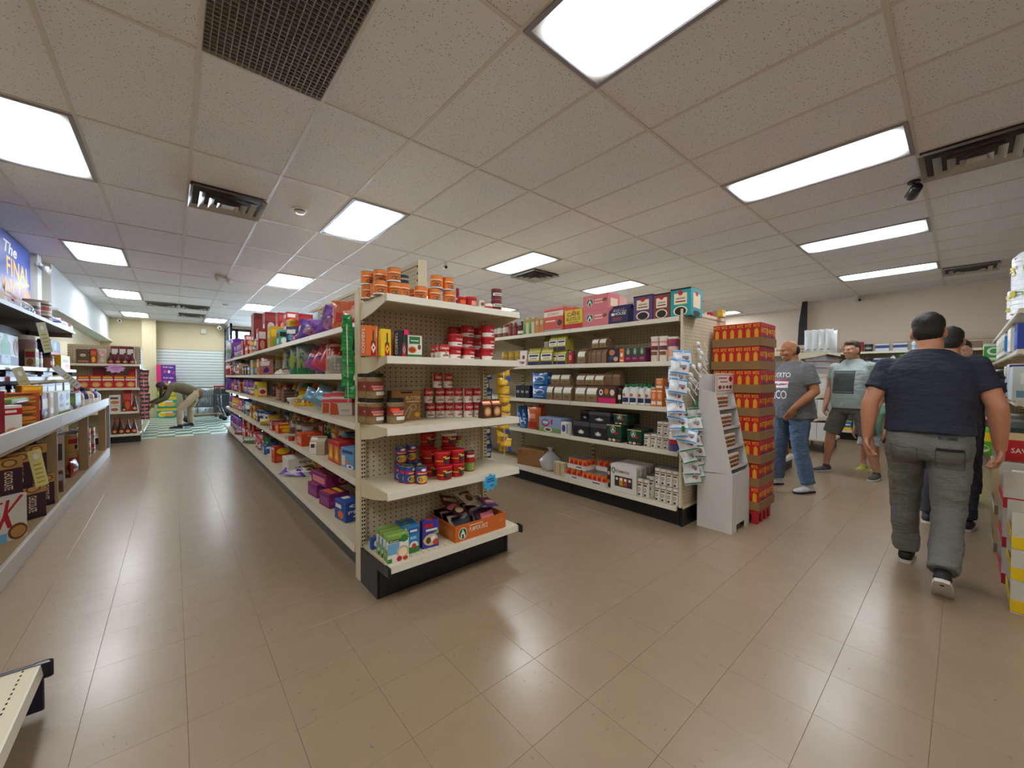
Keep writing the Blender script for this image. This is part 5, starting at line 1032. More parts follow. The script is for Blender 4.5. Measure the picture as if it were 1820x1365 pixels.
# deck
G(0, 612, 896, 'box', 'bar_box', 'box', 'deep blue protein bar box at the near end of the base shelf', .2, .19, dict(base='#1f4a9c', F=[('r', .1, .6, .6, .8, 'W'), ('d', .3, .8, .1, .5, 'O')], R=[('t', .12, .95, .68, .9, 'W', 'Q'), ('t', .1, .9, .4, .56, 'W', 'PRO'), ('r', .3, .9, .22, .28, 'W')], T=[('r', .1, .4, .2, .5, 'W')]), .1, .05)
for k in range(2): G(0, 583-k*22, 922-k*10, 'box', 'candy_box', 'box', 'plum candy box on the base shelf, lower %s' % ['near', 'far'][k], .22, .17, dict(base='#7a1f66', F=[('r', .1, .9, .2, .7, 'v')], R=[('d', .5, .9, .2, .7, 'P'), ('d', .58, .8, .3, .6, '#7a1f66'), ('r', .05, .4, .3, .5, 'v')], T=[('r', .1, .9, .1, .4, 'O'), ('r', .1, .9, .55, .8, 'Y')]), .1, .05, h=.12)
G(0, 576, 890, 'box', 'candy_box', 'box', 'plum candy box stacked across the lower two on the base shelf', .34, .2, dict(base='#82266e', R=[('d', .55, .9, .2, .7, 'P'), ('d', .62, .82, .3, .6, '#82266e')], T=[('p', 'O', [(.1, .1), (.9, .3), (.9, .4), (.1, .25)]), ('r', .2, .9, .5, .7, 'Y'), ('r', .1, .6, .78, .9, 'Q')], F=[('r', .1, .9, .2, .7, 'P')]), .1, .08, h=.11, dz=.121)
for k in range(3): G(0, 524+k*10, 880, 'bag', 'chip_bag', 'bag', 'silver and %s chip bag lying on the base shelf' % ['purple', 'maroon', 'brown'][k], .3, .07, pil(['#5a2a96', '#a8a4a4', '#8a5a4a'][k], ['S', 'r', 'y'][k], 'W', 52+k), .9, .06+.05*k, h=.2, tilt=(-1.2, .1))
G(0, 512, 817, 'box', 'apple_chip_box', 'box', 'white carton printed with four dark packs on the base shelf', .3, .38, dict(base='#d8d4cc', R=[('t', .3, .62, .68, .86, 'k', 'bare'), ('p', '#3a1a18', [(.2, .2), (.36, .24), (.34, .5), (.18, .46)]), ('p', '#3a2014', [(.4, .2), (.54, .24), (.53, .52), (.38, .48)]), ('p', '#201814', [(.58, .22), (.72, .26), (.7, .54), (.56, .5)]), ('p', '#b8a898', [(.76, .24), (.9, .28), (.88, .54), (.74, .5)])], T=[('r', .1, .9, .1, .9, 'W')]), 0, .04)
G(0, 487, 795, 'box', 'cereal_box', 'box', 'tall red and orange cereal box on the base shelf', .14, .2, dict(base='#c03018', F=[('r', .1, .9, .1, .9, '#d8601a'), ('d', .2, .8, .2, .5, 'R'), ('r', .1, .8, .8, .92, 'W')], R=[('d', .1, .9, .5, .9, 'Y'), ('r', .1, .9, .1, .4, 'O')]), .1, .05)
G(0, 513, 807, 'box', 'cereal_box', 'box', 'flat blue carton lying on the white apple chip carton', .24, .3, two('#3a6a9a', 'Q', 'n'), 0, .08, h=.05, dz=.268)
G(0, 470, 793, 'box', 'cereal_box', 'box', 'blue and white carton left of the red cereal box', .22, .12, two('#3a5a9a', 'Q', 'W'), 0, .05)
G(0, 448, 780, 'bag', 'snack_bag', 'bag', 'grey-green clear bag on the base shelf', .4, .16, pil('#8a9080', 'C', 'g', 56), .8, .03)
G(0, 432, 767, 'bag', 'snack_bag', 'bag', 'magenta and silver bag heap on the base shelf', .45, .2, pil('#8a2a6a', 'S', 'P', 57), .8, .05)
# far end of the run: repeated stock, one small set of kinds
FAR = [('red biscuit box', 'box', .2, .14, .19, two('#b01c22', 'W', 'A')), ('purple chip bag', 'bag', .24, .13, .26, pil('#5a2490', 'v', 'W', 60)), ('yellow cracker box', 'box', .18, .12, .2, two('#c8a01c', 'R', 'W')),
       ('pale blue snack bag', 'bag', .22, .12, .24, pil('#8fb4cc', 'W', 'N', 61)), ('crimson candy bag', 'bag', .22, .12, .2, pil('#a82a40', 'P', 'W', 62)), ('brown nut pouch', 'pouch', .16, .1, .2, dict(base='#7a5a40', F=[('r', .1, .9, .3, .7, 'L')])),
       ('orange pretzel bag', 'bag', .22, .12, .24, pil('#cf6a1c', 'Y', 'W', 63)), ('white rice cake tub', 'tub', .15, .15, .17, dict(body='W', lid='#2a4a8c', F=[('r', .2, .8, .2, .6, 'B')])), ('green chip can', 'can', .08, .08, .23, dict(bands=((.02, '#3a7a3a'),), F=[('d', .2, .8, .4, .8, 'W')])),
       ('navy cookie carton', 'box', .2, .13, .16, two('#2a3468', 'W', 'Y'))]
SHN = ['base shelf', 'fourth shelf', 'third shelf', 'second shelf', 'top shelf']
_fp = [KIND[f[1]](f[2], f[3], f[4], **f[5]) for f in FAR]
rf = random.Random(11)
for sh in range(5):
    y = [8.6, 6.9, 7.6, 8.0, 8.6][sh] if 0 else [5.9, 6.6, 7.4, 7.6, 7.2][sh]
    cnt = {}; seq = []
    while y < 10.95:
        n = rf.randrange(len(FAR)); f = FAR[n]; rep = rf.choice((1, 2, 2, 3))
        for r in range(rep):
            if y+f[2] > 11.05: break
            k = cnt[n] = cnt.get(n, 0)+1
            hh = 2 if (f[1] == 'box' and sh in (4, 0) and rf.random() < .5) else 1
            seq.append((n, k, y+f[2]/2, hh)); y += f[2]+rf.uniform(.01, .05)
    for n, k, yy, hh in seq:
        f = FAR[n]
        for t in range(hh):
            put(_fp[n], f[0].replace(' ', '_').replace('pale_blue_', '').replace('-', '_'), '%s on the %s of the snack run, %s%s' % (f[0], SHN[sh], 'nearest of its kind' if k == 1 else '%s of its kind' % ON_[k-1], ', upper' if t else ''), f[0].split()[-1], (FL['c']+.05+rf.uniform(0, .05), yy, FL['sh'][sh]+t*f[4]+.0005), -PI/2+(.6 if f[1] == 'bag' else 0), 'far snack run stock')
# second rank behind, on the near sections, to fill the depth of the shelves
for sh, ya, yb in ((0, 4.3, 5.8), (1, 3.0, 6.4), (2, 2.75, 7.2), (3, 2.9, 7.4)):
    y = ya; cnt = {}
    while y < yb:
        n = rf.randrange(len(FAR)); f = FAR[n]
        if f[4] > .245: continue
        k = cnt[n] = cnt.get(n, 0)+1
        put(_fp[n], f[0].replace(' ', '_').replace('pale_blue_', ''), '%s behind the near stock on the %s, %s of its kind' % (f[0], SHN[sh], 'nearest' if k == 1 else ON_[k-1]), f[0].split()[-1], (FL['c']+.29, y+f[2]/2, FL['sh'][sh]+.0005), -PI/2, 'rear rank of the snack run'); y += f[2]+.015
# green hanging strip at the upright
def strip(name, lb, p0, p1, n, mk, lbl, jitter=.25, rz0=0.):
    p0 = Vector(p0); p1 = Vector(p1); q = MB(); q.tube([p0+Vector((0, 0, .02)), p1], .004, mt('#d8d8d4', .3), 6)
    o = link(name, q.mesh(name)); tag(o, lb, 'hanging strip')
    for k in range(n):
        p = p0+(p1-p0)*((k+.5)/n); pr, nm_, cat = mk[k % len(mk)]
        put(pr, nm_, '%s, %s from the top' % (lbl, ON_[k].replace('front', 'first') if k < 12 else '%dth' % (k+1)), cat, p+Vector((random.uniform(-.01, .01), random.uniform(-.005, .005), 0)), rz0+random.uniform(-jitter, jitter), lbl, (random.uniform(-.2, .25), random.uniform(-.15, .15)))
gp = P_bag(.075, .03, .085, '#128a3c', [('r', .1, .9, .1, .3, '#3aa85a'), ('r', .2, .8, .6, .7, '#0a5a28')], 2)
strip('clip_strip', 'clip strip of green packets hanging at the end display upright', (.835, 2.56, 1.64), (.84, 2.555, 1.12), 7, [(gp, 'gum_packet', 'packet')], 'green packet on the strip by the upright', .3, -.6)
yp = P_bag(.10, .045, .105, '#d8a41c', [('r', .05, .95, .5, .8, '#f0c83a'), ('d', .2, .7, .1, .45, '#a87830'), ('r', .7, 1, .0, .4, 'B')], 3)
c0 = PX(895, 657, 1.935); c1 = PX(893, 822, 1.935)
strip('clip_strip', 'clip strip of yellow snack packets right of the end display', c0, (1.935, c0.y-.01, c1.z+.05), 10, [(yp, 'snack_packet', 'packet')], 'yellow packet on the strip right of the end display', .3, -.5)
q = MB(); q.box(-.022, .022, -.002, .002, 0, .045, 'W'); tag(link('strip_tag', q.mesh('strip_tag'), None, (1.935, c0.y-.012, c0.z-.012), -.5), 'white tag clipped over the yellow packet strip', 'tag')
bpk = P_bag(.09, .04, .11, '#1f3f8c', [('r', .1, .9, .2, .5, 'W'), ('r', .1, .9, .6, .8, 'Q')], 4)
strip('clip_strip', 'clip strip of dark blue packets behind the end display', (1.94, 2.56, 1.32), (1.94, 2.56, .58), 8, [(bpk, 'snack_packet', 'packet')], 'dark blue packet on the strip behind the end display', .3, -.6)
# ================================================================ CRACKER TOWER, KIOSK, HANGING PACKETS
BW, BD, BH = .0655, .2, .150       # one cracker box: narrow face, depth, height
crk = Proto(); q = MB(); q.box(-BW/2, BW/2, 0, BD, 0, BH, '#c01418', .002)
prints(q, lambda u, v, o: (-BW/2+u*BW, -o, v*BH), [('t', .12, .88, .76, .92, 'Y', 'RITZ'), ('r', .26, .74, .12, .50, '#e0a41c'), ('d', .26, .74, .44, .64, '#e0a41c'), ('r', .44, .56, .62, .70, '#e0a41c')])
prints(q, lambda u, v, o: (BW/2+o, BD*u, v*BH), [('r', 0, 1, .8, 1, '#b83040'), ('t', .08, .92, .42, .68, '#d8d03a', 'RITZ'), ('d', .68, 1., .3, .75, '#d88a3a'), ('d', .2, .8, .06, .3, '#3a4a6a')])
prints(q, lambda u, v, o: (-BW/2+u*BW, v*BD, BH+o), [('r', .1, .9, .1, .9, '#a81420')])
crk.root = q.mesh('cracker_box')
TIERW = ['bottom', 'second', 'third', 'fourth', 'fifth', 'sixth', 'seventh', 'top']
TWX, TWY, TN, TIERH = 3.875, 1.163, 8, .2075
for t in range(TN):
    z = .125+t*TIERH; sx = -.03*(t/7)+(.012 if t % 3 == 1 else 0)+.0; sy = .006*math.sin(t*2.1)+(.0 if t < 7 else -.008)
    x0, y0 = TWX+sx, TWY+sy; W_ = 6*BW+.012; D_ = 2*BD+.012
    pr = Proto(); q = MB(); q.box(x0-.006, x0+D_, y0-.006, y0+W_, z, z+.005, MCARD); pr.root = q.mesh('carton_tray')
    hw = .075
    for (a, b, c, d_) in ((x0-.006, x0-.002, y0-.006, y0+W_), (x0+D_-.004, x0+D_, y0-.006, y0+W_), (x0-.002, x0+D_-.004, y0-.006, y0-.002), (x0-.002, x0+D_-.004, y0+W_-.004, y0+W_)):
        q = MB(); q.box(a, b, c, d_, z+.005, z+hw, MCARD); pr.add('tray_wall', q)
    tro = put(pr, 'carton_tray', 'brown cardboard tray of crackers, %s of the tower' % TIERW[t]+' tier', 'tray', (0, 0, 0), 0, 'trays of the cracker tower')
    for i in range(6):
        for j in range(2):
            if j == 1 and i not in (0, 1) and t < TN-1: continue
            put(crk, 'cracker_box', 'red cracker box, tower %s tier, %s%s' % (TIERW[t], ordw(5-i, 6), ', far side' if j else ''), 'box', (x0+j*(BD+.003), y0+BW*(i+.5)+.001, z+.0535), -PI/2, 'red cracker boxes of the tower')
    q = MB(); q.box(x0, x0+D_-.006, y0, y0+W_-.006, z+.0055, z+.053, MCARD); link('tray_insert', q.mesh('tray_insert'), tro)
q = MB(); pr = Proto()
q.box(TWX+.01, TWX+.38, TWY+.015, TWY+.385, .085, .122, '#b01824'); pr.root = q.mesh('base')
for i in range(4):
    for j in range(4):
        r = MB(); r.box(TWX+.01+i*.105, TWX+.06+i*.105, TWY+.015+j*.107, TWY+.06+j*.107, 0, .085, '#b01824'); pr.add('foot', r)
put(pr, 'plastic_pallet', 'red plastic pallet base under the cracker tower', 'pallet', (0, 0, 0))
# white cardboard display with sloping tiers
KX0, KX1, KY0, KY1 = 3.47, 3.86, 1.235, 1.52
MK = mt('#cfccc8', .6, var=.03, vs=6.)
pr = Proto(); q = MB()
q.prism([(KY0, 0), (KY0, .50), (KY1, .47), (KY1, 0)], KX0, KX0+.006, MK, 'x')
pr.add('side_panel', q)
q = MB(); q.prism([(KY0, 0), (KY0, .50), (KY1, .47), (KY1, 0)], KX1-.006, KX1, MK, 'x'); pr.add('side_panel', q)
q = MB()
for a, b, z0 in ((KX0+.006, KX1-.006, .06),): q.box(a, b, KY0, KY0+.006, z0, .5, MK)
q.box(KX0+.006, KX0+.1, KY0, KY0+.006, 0, .06, MK); q.box(KX1-.1, KX1-.006, KY0, KY0+.006, 0, .06, MK); pr.add('front_panel', q)
q = MB(); q.box(KX0+.006, KX1-.006, KY1-.006, KY1, 0, 1.33, MK); pr.add('back_panel', q)
q = MB(); q.box(KX0-.012, KX0-.0005, KY0+.06, KY1-.06, .0, .045, mt('k')); pr.add('carry_slot', q) if 0 else None
# upper sloping body: -y edge leans back toward the wall as it rises
def fy(z): return KY0+.012+(z-.5)*.19
prof = [(KY0+.005, .50), (KY1-.008, .48), (KY1-.008, 1.20), (fy(1.17), 1.17)]
for x in (KX0, KX1-.006): q = MB(); q.prism(prof, x+.001, x+.005, MK, 'x'); pr.add('upper_side', q)
tz = [.52, .685, .85, 1.015]
for k, z in enumerate(tz):
    q = MB(); q.box(KX0+.006, KX1-.006, fy(z), KY1-.01, z, z+.006, MK); q.box(KX0+.006, KX1-.006, fy(z), fy(z)+.004, z, z+.03, MK); pr.add('tier', q)
q = MB(); q.box(KX0, KX1, fy(1.17)+.0, fy(1.17)+.006, 1.165, 1.335, MK, .002); i = pr.add('header_card', q)
q = MB(); FN = lambda u, v, o: (KX0+u*(KX1-KX0), fy(1.17)-o, 1.165+v*.17)
prints(q, FN, [('r', .05, .95, .1, .92, '#b0303a'), ('r', .07, .93, .13, .89, 'W'), ('r', .14, .6, .7, .8, '#b8757a'), ('r', .22, .64, .52, .6, '#b8757a'), ('d', .7, .9, .56, .86, 'R'), ('d', .12, .3, .18, .4, '#8a3a20'), ('d', .34, .5, .2, .38, '#a85a2a'), ('d', .54, .68, .2, .38, '#6a2a2a'), ('d', .72, .88, .18, .4, '#7a4030')]); pr.add('print', q, i)
put(pr, 'display_stand', 'white cardboard floor display with four sloping tiers', 'display stand', (0, 0, 0))
spj = P_jar(.05, .05, .125, glass='#8a5030', lid='#c8bca8', lab='#d0c4b0', F=[('r', .2, .8, .4, .6, 'M')])
for k, z in enumerate(tz):
    for i in range(4): put(spj, 'spice_jar', 'small amber spice jar, %s tier of the white display, %s' % (['lowest', 'second', 'third', 'top'][k], ordw(i, 4)), 'jar', (KX0+.055+i*.055, fy(z)+.015, z+.0065), 0, 'spice jars on the white display')
# packets hanging on strips at the near end of the coffee run
def pack(wc, stc, seed, w=.15, h=.13): return P_bag(w, .035, h, wc, [('r', .0, 1, .84, .97, stc), ('r', .0, 1, .04, .12, stc), ('r', .5, .85, .4, .6, '#8a8a9a'), ('d', .62, .8, .3, .45, '#b03a3a')], seed, wr=.2)
pb = [(pack('#d5d8dc', '#3a8ac8', 5+k), 'cutlery_packet', 'packet') for k in range(3)]
pg = [(pack('#d8dad8', '#1f7a52', 9+k), 'cutlery_packet', 'packet') for k in range(3)]
def hang(nm, lbs, lbl, mk, pts, tl, sz=1.):
    n = len(pts); q = MB(); P3 = [PY(px, py, yy) for px, py, yy in pts]
    q.tube([P3[0]+Vector((0, 0, .12))]+[p+Vector((0, 0, .1)) for p in P3], .003, mt('#d8d8d4', .3), 6)
    tag(link(nm, q.mesh(nm)), lbs, 'hanging strip')
    for k, p in enumerate(P3):
        pr, a, b = mk[k % len(mk)]
        put(pr, a, '%s, %s from the top' % (lbl, ON_[k].replace('front', 'first') if k < 12 else '%dth' % (k+1)), b, p, tl[2]+random.uniform(-.25, .25), lbl, (tl[0]+random.uniform(-.2, .2), tl[1]+random.uniform(-.15, .15)))
# blue striped packets: picture positions of their bottoms
hang('clip_strip', 'clip strip of blue striped packets at the near end of the coffee run', 'white packet with blue stripes by the coffee run end', pb,
     [(1214, 650, 1.50), (1208, 668, 1.47), (1204, 686, 1.49), (1206, 703, 1.46), (1202, 719, 1.48), (1205, 735, 1.46), (1203, 750, 1.48), (1208, 765, 1.47), (1212, 779, 1.48), (1222, 790, 1.45)], (-.45, .1, -.75))
MSP = mt('#dfe0e2', .3, var=.02); q = MB(); n_ = 12
for i_, (zz, ww, dd) in enumerate(((0, .006, .003), (.07, .0045, .003), (.085, .007, .005), (.10, .017, .010), (.118, .019, .012), (.132, .013, .007), (.138, .004, .002))):
    ring_ = [(ww*math.cos(2*PI*k/10), dd*math.sin(2*PI*k/10)-.004*(i_ > 2), zz) for k in range(10)]
    if i_: q.idx(prev_+ring_, [(k, (k+1) % 10, 10+(k+1) % 10, 10+k) for k in range(10)], MSP, True)
    prev_ = ring_
q.face(prev_, MSP)
spn = Proto(q.mesh('spoon')); sp2 = [(spn, 'plastic_spoon', 'spoon')]
hang('clip_strip', 'clip strip of white plastic spoons in the middle of the coffee run end', 'white plastic spoon by the coffee run end', sp2, [(1180+(x_+95)*.1575, 610+(y_+120)*.1575, 1.53-.012*(k % 3)) for k, (x_, y_) in enumerate(((360, 20), (395, 80), (380, 130), (390, 180), (405, 235), (325, 270), (365, 280), (310, 350), (300, 410), (345, 420), (280, 470), (255, 545)))], (-.15, -.62, -.5))
hang('clip_strip', 'clip strip of green striped packets above the white display', 'white packet with green stripes by the white display', pg,
     [(1240, 752, 1.50), (1236, 768, 1.47), (1242, 780, 1.49), (1238, 796, 1.46), (1226, 806, 1.45), (1240, 815, 1.48), (1232, 826, 1.46), (1242, 834, 1.48), (1233, 846, 1.47), (1240, 855, 1.48), (1234, 864, 1.47)], (-.4, -.1, -.6))
gb = P_bag(.05, .025, .05, '#1f7a4a', [], 2)
for k, (px, py) in enumerate(((1217, 768), (1240, 722))): put(gb, 'ribbon_bow', 'green bow on the hanging packets, %s' % ['lower', 'under the spoons'][k], 'bow', PY(px, py, 1.44), .5*k)
# ================================================================ LEFT SIDE STOCK
FI = face('x', -.83, PI/2, [.115, .815])        # island counter shelves, facing +x
FM = face('x', -1.13, PI/2, [1.285, 1.385, 1.95])
FI['sh'][1] = .815
def J(F, sh, px, T, kind, name, cat, label, w=.2, d=.15, st=None, rz=0., ins=.04, h=None, ny=1, nz=1, nd=1, tilt=None, dz=0.):
    # px: picture column of the near edge of the thing on the front plane
    z = F['sh'][sh]+dz; c = F['c']-ins; p = PX(px, T if T else 650, c); hh = (h or max(.03, p.z-z))/nz
    pr = KIND[kind](w, d, hh, **(st or {}))
    for i in range(ny):
        for k in range(nz):
            for j in range(nd):
                put(pr, name, suffix(label, i, ny, j, nd, k, nz), cat, (c-j*(d+.005), p.y+w*(.5+i)+.003*i, z+k*hh+.0005), PI/2+rz, label if ny*nz*nd > 1 else None, tilt)
def lt(a, b, c='W'): return dict(base=a, F=[('r', .1, .9, .55, .85, b), ('d', .2, .8, .08, .48, c)], L=[('r', .08, .92, .55, .85, b), ('d', .2, .8, .1, .5, c)])
# on the counter: coordinates of near edge in the photo, thing tops
J(FI, 1, -32, 697, 'box', 'cereal_box', 'box', 'tall dark red cereal box at the near end of the counter', .2, .1, dict(base='#8a1c2c', L=[('r', .1, .9, .5, .9, '#a83a4a'), ('d', .2, .8, .1, .4, 'r')], F=[('t', .3, .8, .5, .62, 'F', 'TS'), ('d', .1, .8, .65, .95, 'p'), ('r', 0, 1, .02, .2, 'r')]), -.5, .05)
J(FI, 1, 13, 722, 'box', 'cereal_box', 'box', 'red and white box beside the dark red cereal box', .16, .06, dict(base='W', F=[('r', 0, 1, .74, .92, 'R'), ('r', .25, .75, .8, .87, 'W'), ('d', .2, .9, .1, .4, 'A')]), -.5, .06)
J(FI, 1, 24, 700, 'box', 'dessert_box', 'box', 'orange dessert box stack on the counter', .34, .16, dict(base='#a8481c', F=[('d', .1, .9, .3, .7, '#d8883a'), ('r', .2, .8, .75, .9, 'J'), ('r', .1, .9, .05, .2, 'y')]), -.5, .12, nz=4)
J(FI, 1, 52, 702, 'box', 'dessert_box', 'box', 'maroon dessert box stack beside the orange ones', .3, .16, lt('#8a2a38', 'S', 'P'), -.4, .12, nz=3)
J(FI, 1, 74, 700, 'box', 'cereal_box', 'box', 'plum and white carton on the counter', .3, .1, lt('#5a2048', 'W', 'S'), 0, .06)
J(FI, 1, 88, 698, 'box', 'cereal_box', 'box', 'cream striped carton leaning on the counter', .16, .08, lt('#c8b8a0', 'm', 'W'), 0, .05)
J(FI, 1, 103, 697, 'box', 'tea_box', 'box', 'white box with blue oval and green plants on the counter', .3, .12, dict(base='#c9d0c8', F=[('d', .2, .8, .68, .94, 'n'), ('r', .25, .75, .5, .6, 'n'), ('r', 0, 1, 0, .34, 'g'), ('d', .2, .8, .05, .3, '#8aa02a')]), 0, .05, ny=2)
J(FI, 1, 134, 699, 'box', 'cereal_box', 'box', 'grey and green box right of the tea boxes', .36, .1, lt('#6a7068', 'g', 'W'), 0, .06)
for k, (px, c, cp, lb) in enumerate(((148, '#c8b8b0', '#c83050', 'cream bottle with pink cap'), (157, '#2a3468', '#1a2040', 'navy bottle'), (166, '#c8a878', '#8a5a3a', 'tan bottle'), (173, '#3a3f78', '#c8c8c8', 'dark blue bottle with white cap'), (178, '#b8c0c4', '#4a5a8a', 'pale grey bottle'))):
    J(FI, 1, px, 688+k, 'bot', 'drink_bottle', 'bottle', lb+' at the far end of the counter', .13, .13, dict(body=c, cap=cp, lab=(.2, .5, 'W')), 0, .05)
for k, px in enumerate((20, 60, 100)): J(FI, 1, px, 690, 'box', 'flat_carton', 'box', 'flat green carton laid on the boxes of the counter, %s' % ['near', 'middle', 'far'][k], .6, .2, lt('#6a8a4a', 'g', 'W'), 0, .08, h=.035, dz=.27)
J(FI, 1, 66, 681, 'box', 'snack_box', 'box', 'small orange box tilted on the flat green cartons', .16, .12, lt('#c88a2a', 'Y', 'O'), .4, .06, h=.09, dz=.31)
# lower shelf
choc = dict(base='#3a1c2c', F=[('r', 0, 1, .72, 1, '#b88a4a'), ('d', .2, .8, .76, .96, '#6a4a20'), ('d', .28, .72, .79, .93, '#c89a5a'), ('V', .3, .62, .2, .66, 'F', 'CHOCOLATE'), ('r', 0, 1, 0, .1, '#2a1420')], L=[('r', 0, 1, .7, 1, '#c8a878'), ('r', 0, 1, 0, .7, '#c8bcae')])
J(FI, 0, 9, 888, 'box', 'cereal_box', 'box', 'white cereal box with a big red letter and a bowl on the lower island shelf', .2, .055, dict(base='#d0cbc0', F=[('p', '#b01c28', [(.1, .3), (.22, .3), (.42, .62), (.5, .92), (.4, .92), (.3, .6)]), ('p', '#b01c28', [(.3, .58), (.42, .3), (.56, .3), (.44, .62), (.9, .96), (.8, .98)]), ('d', .42, 1., .0, .36, '#6a3a20'), ('d', .5, .95, .04, .3, '#b8864a'), ('r', 0, .4, 0, .2, 'b'), ('r', .1, .3, .86, .9, 'R')], L=[('r', .1, .9, .1, .9, 'W')]), -.7, .06)
for n, (px, T, dz, lb) in enumerate(((10, 806, .30, 'upper near'), (30, 800, .30, 'upper middle'), (60, 795, .30, 'upper far'), (54, 862, 0, 'lower near'), (78, 848, 0, 'lower far'))):
    J(FI, 0, px, T, 'box', 'chocolate_box', 'box', 'dark chocolate cereal box with gold top, '+lb, .15 if n < 3 else .17, .05, choc, -.75, .05+.02*(n < 3), h=.29, dz=dz)
for n, px in enumerate((12, 34, 62)): J(FI, 0, px, 0, 'box', 'chocolate_box', 'box', 'dark chocolate cereal box lying as support, %s' % ['near', 'middle', 'far'][n], .2, .05, choc, -.6, .16+.02*n, h=.29)
J(FI, 0, 84, 780, 'box', 'cereal_box', 'box', 'large grey box standing behind the chocolate boxes', .3, .06, lt('#a89890', 'k', 'M'), -.5, .1)
J(FI, 0, 93, 835, 'box', 'cereal_box', 'box', 'narrow tan box leaning before the first island post', .14, .04, lt('#b09a78', 'W', 'm'), 0, .03)
J(FI, 0, 103, 838, 'box', 'snack_box', 'box', 'brown picture box on the lower island shelf', .34, .05, lt('#6a3a34', 'S', 'J'), .2, .06)
J(FI, 0, 134, 820, 'bag', 'snack_bag', 'bag', 'red printed bag leaning on the island post', .3, .08, dict(base='#a8202a', F=[('r', .1, .9, .3, .5, 'W'), ('r', .1, .9, .6, .8, 'k')], seed=3), 0, .04)
for k in range(5): J(FI, 0, 135+k*8, 772-k*3, 'can', 'coffee_tin', 'tin', 'gold coffee tin on the lower island shelf, %s' % ['nearest pair', 'second pair', 'third pair', 'fourth pair', 'farthest pair'][k], .19, .19, dict(bands=((.03, '#a87a34'),), F=[('r', .1, .9, .5, .75, 'r'), ('r', .3, .7, .2, .4, 'K')]), 0, .08, nz=2)
J(FI, 0, 155, 797, 'can', 'coffee_tin', 'tin', 'small tan tin in front of the gold tins', .16, .16, dict(bands=((.03, '#b8a070'),), F=[('r', .2, .8, .3, .6, 'K')]), 0, .01)
# rack above
J(FM, 1, -30, 583, 'box', 'water_case', 'box', 'large pale case printed with a green bottle on the metal rack', .95, .3, dict(base='#c4cfd2', F=[('r', 0, 1, 0, .32, '#26305a'), ('t', .05, .44, .8, .92, '#26305a', 'RINO'), ('d', .44, .74, .44, .84, '#4a9a5a'), ('r', .53, .65, .72, 1., '#5aa86a'), ('r', .45, .73, .06, .6, '#4a9a5a'), ('r', .45, .73, .1, .36, '#a8c4dc'), ('r', .45, .73, .06, .12, '#4a9a3a'), ('d', .57, .62, .26, .32, 'R'), ('d', .84, 1.0, .35, .9, '#8a5a3a')]), 0, .03)
for k, (px, T, c, l2, lb, hh) in enumerate(((62, 596, '#8a6a70', 'w', 'grey-pink jar behind the bottle case', 0), (72, 625, '#9a9490', '#7a2430', 'grey tin with dark red lid', 0), (93, 632, '#8a4a38', 'k', 'brown tin', 0), (103, 636, '#6a6058', 'k', 'dark tin', 0))):
    J(FM, 1, px, T, 'jar', 'storage_tin', 'tin', lb+' on the metal rack', .22, .22, dict(glass=c, lid=l2, lab=c, F=[('r', .3, .7, .3, .6, 'W')]), 0, .05)
J(FM, 1, 63, 620, 'box', 'tea_box', 'box', 'narrow brown and cream box beside the bottle case', .14, .08, lt('#a8946a', 'r', 'M'), 0, .02)
J(FM, 1, 108, 627, 'box', 'candy_box', 'box', 'bright yellow candy box at the far end of the rack', .62, .1, dict(base='#d8a814', F=[('r', .2, .8, .5, .7, 'M'), ('d', .4, .9, .1, .4, 'O')]), 0, .02, h=.2)
J(FM, 1, 90, 603, 'box', 'candy_box', 'box', 'dark blue and teal box stacked behind the yellow candy box', .62, .14, dict(base='#25304c', F=[('r', 0, 1, 0, .12, 'Y'), ('r', 0, 1, .14, .45, '#1f9aa8'), ('r', .2, .8, .22, .34, 'W'), ('r', 0, 1, .5, .6, 'R'), ('d', .3, .6, .65, .95, 'S')]), 0, .2, h=.44)
for k in range(9): J(FM, 0, -6+k*15, 690, 'box', 'pasta_box', 'box', 'grey and maroon box under the red rail of the rack, %s' % ordw(k, 9), .44, .14, lt(['#7a6a68', '#5a3438', '#8a8078'][k % 3], 'W', 'r'), 0, .06, h=.25, dz=-.334)
for k in range(3): J(FM, 0, 10+k*32, 660, 'box', 'flat_carton', 'box', 'pale flat carton between the two rack shelves, %s' % ordw(k, 3), .55, .25, lt(['#6a7a9a', '#8a8a80', '#b8c0a8'][k], 'W', 'S'), 0, .05, h=.06)
for k, (px, T, c, lb) in enumerate(((8, 518, '#d0c0b4', 'cream box with red top'), (20, 519, '#c8bcb0', 'second cream box with red top'), (33, 528, '#8a9ab0', 'clear blister of blue toys'), (44, 535, '#a8b0b8', 'pale clear tub'), (53, 534, '#b8c0c4', 'translucent pack'))):
    J(FM, 2, px, T, 'box' if k < 2 else 'bag', 'boxed_goods', 'box' if k < 2 else 'pack', lb+' on top of the metal rack', .36, .14, dict(base=c, F=[('r', 0, 1, .74, .86, 'R'), ('r', .2, .8, .3, .6, 'M')]) if k < 2 else dict(base=mt(c, .2, var=.5, vs=30.), F=[('r', .3, .7, .3, .6, 'n')], seed=k), 0, .05)
for k, (px, T, nz) in enumerate(((65, 534, 1), (86, 534, 2))): J(FM, 2, px, T, 'can', 'canister', 'canister', 'beige striped canister on top of the rack, %s' % ['single', 'stacked pair'][k], .34, .34, dict(bands=((.03, '#b8a898'),), F=[('r', 0, 1, .6, .75, 'k'), ('r', .2, .8, .2, .5, '#a03a34')]), 0, .05, nz=nz)
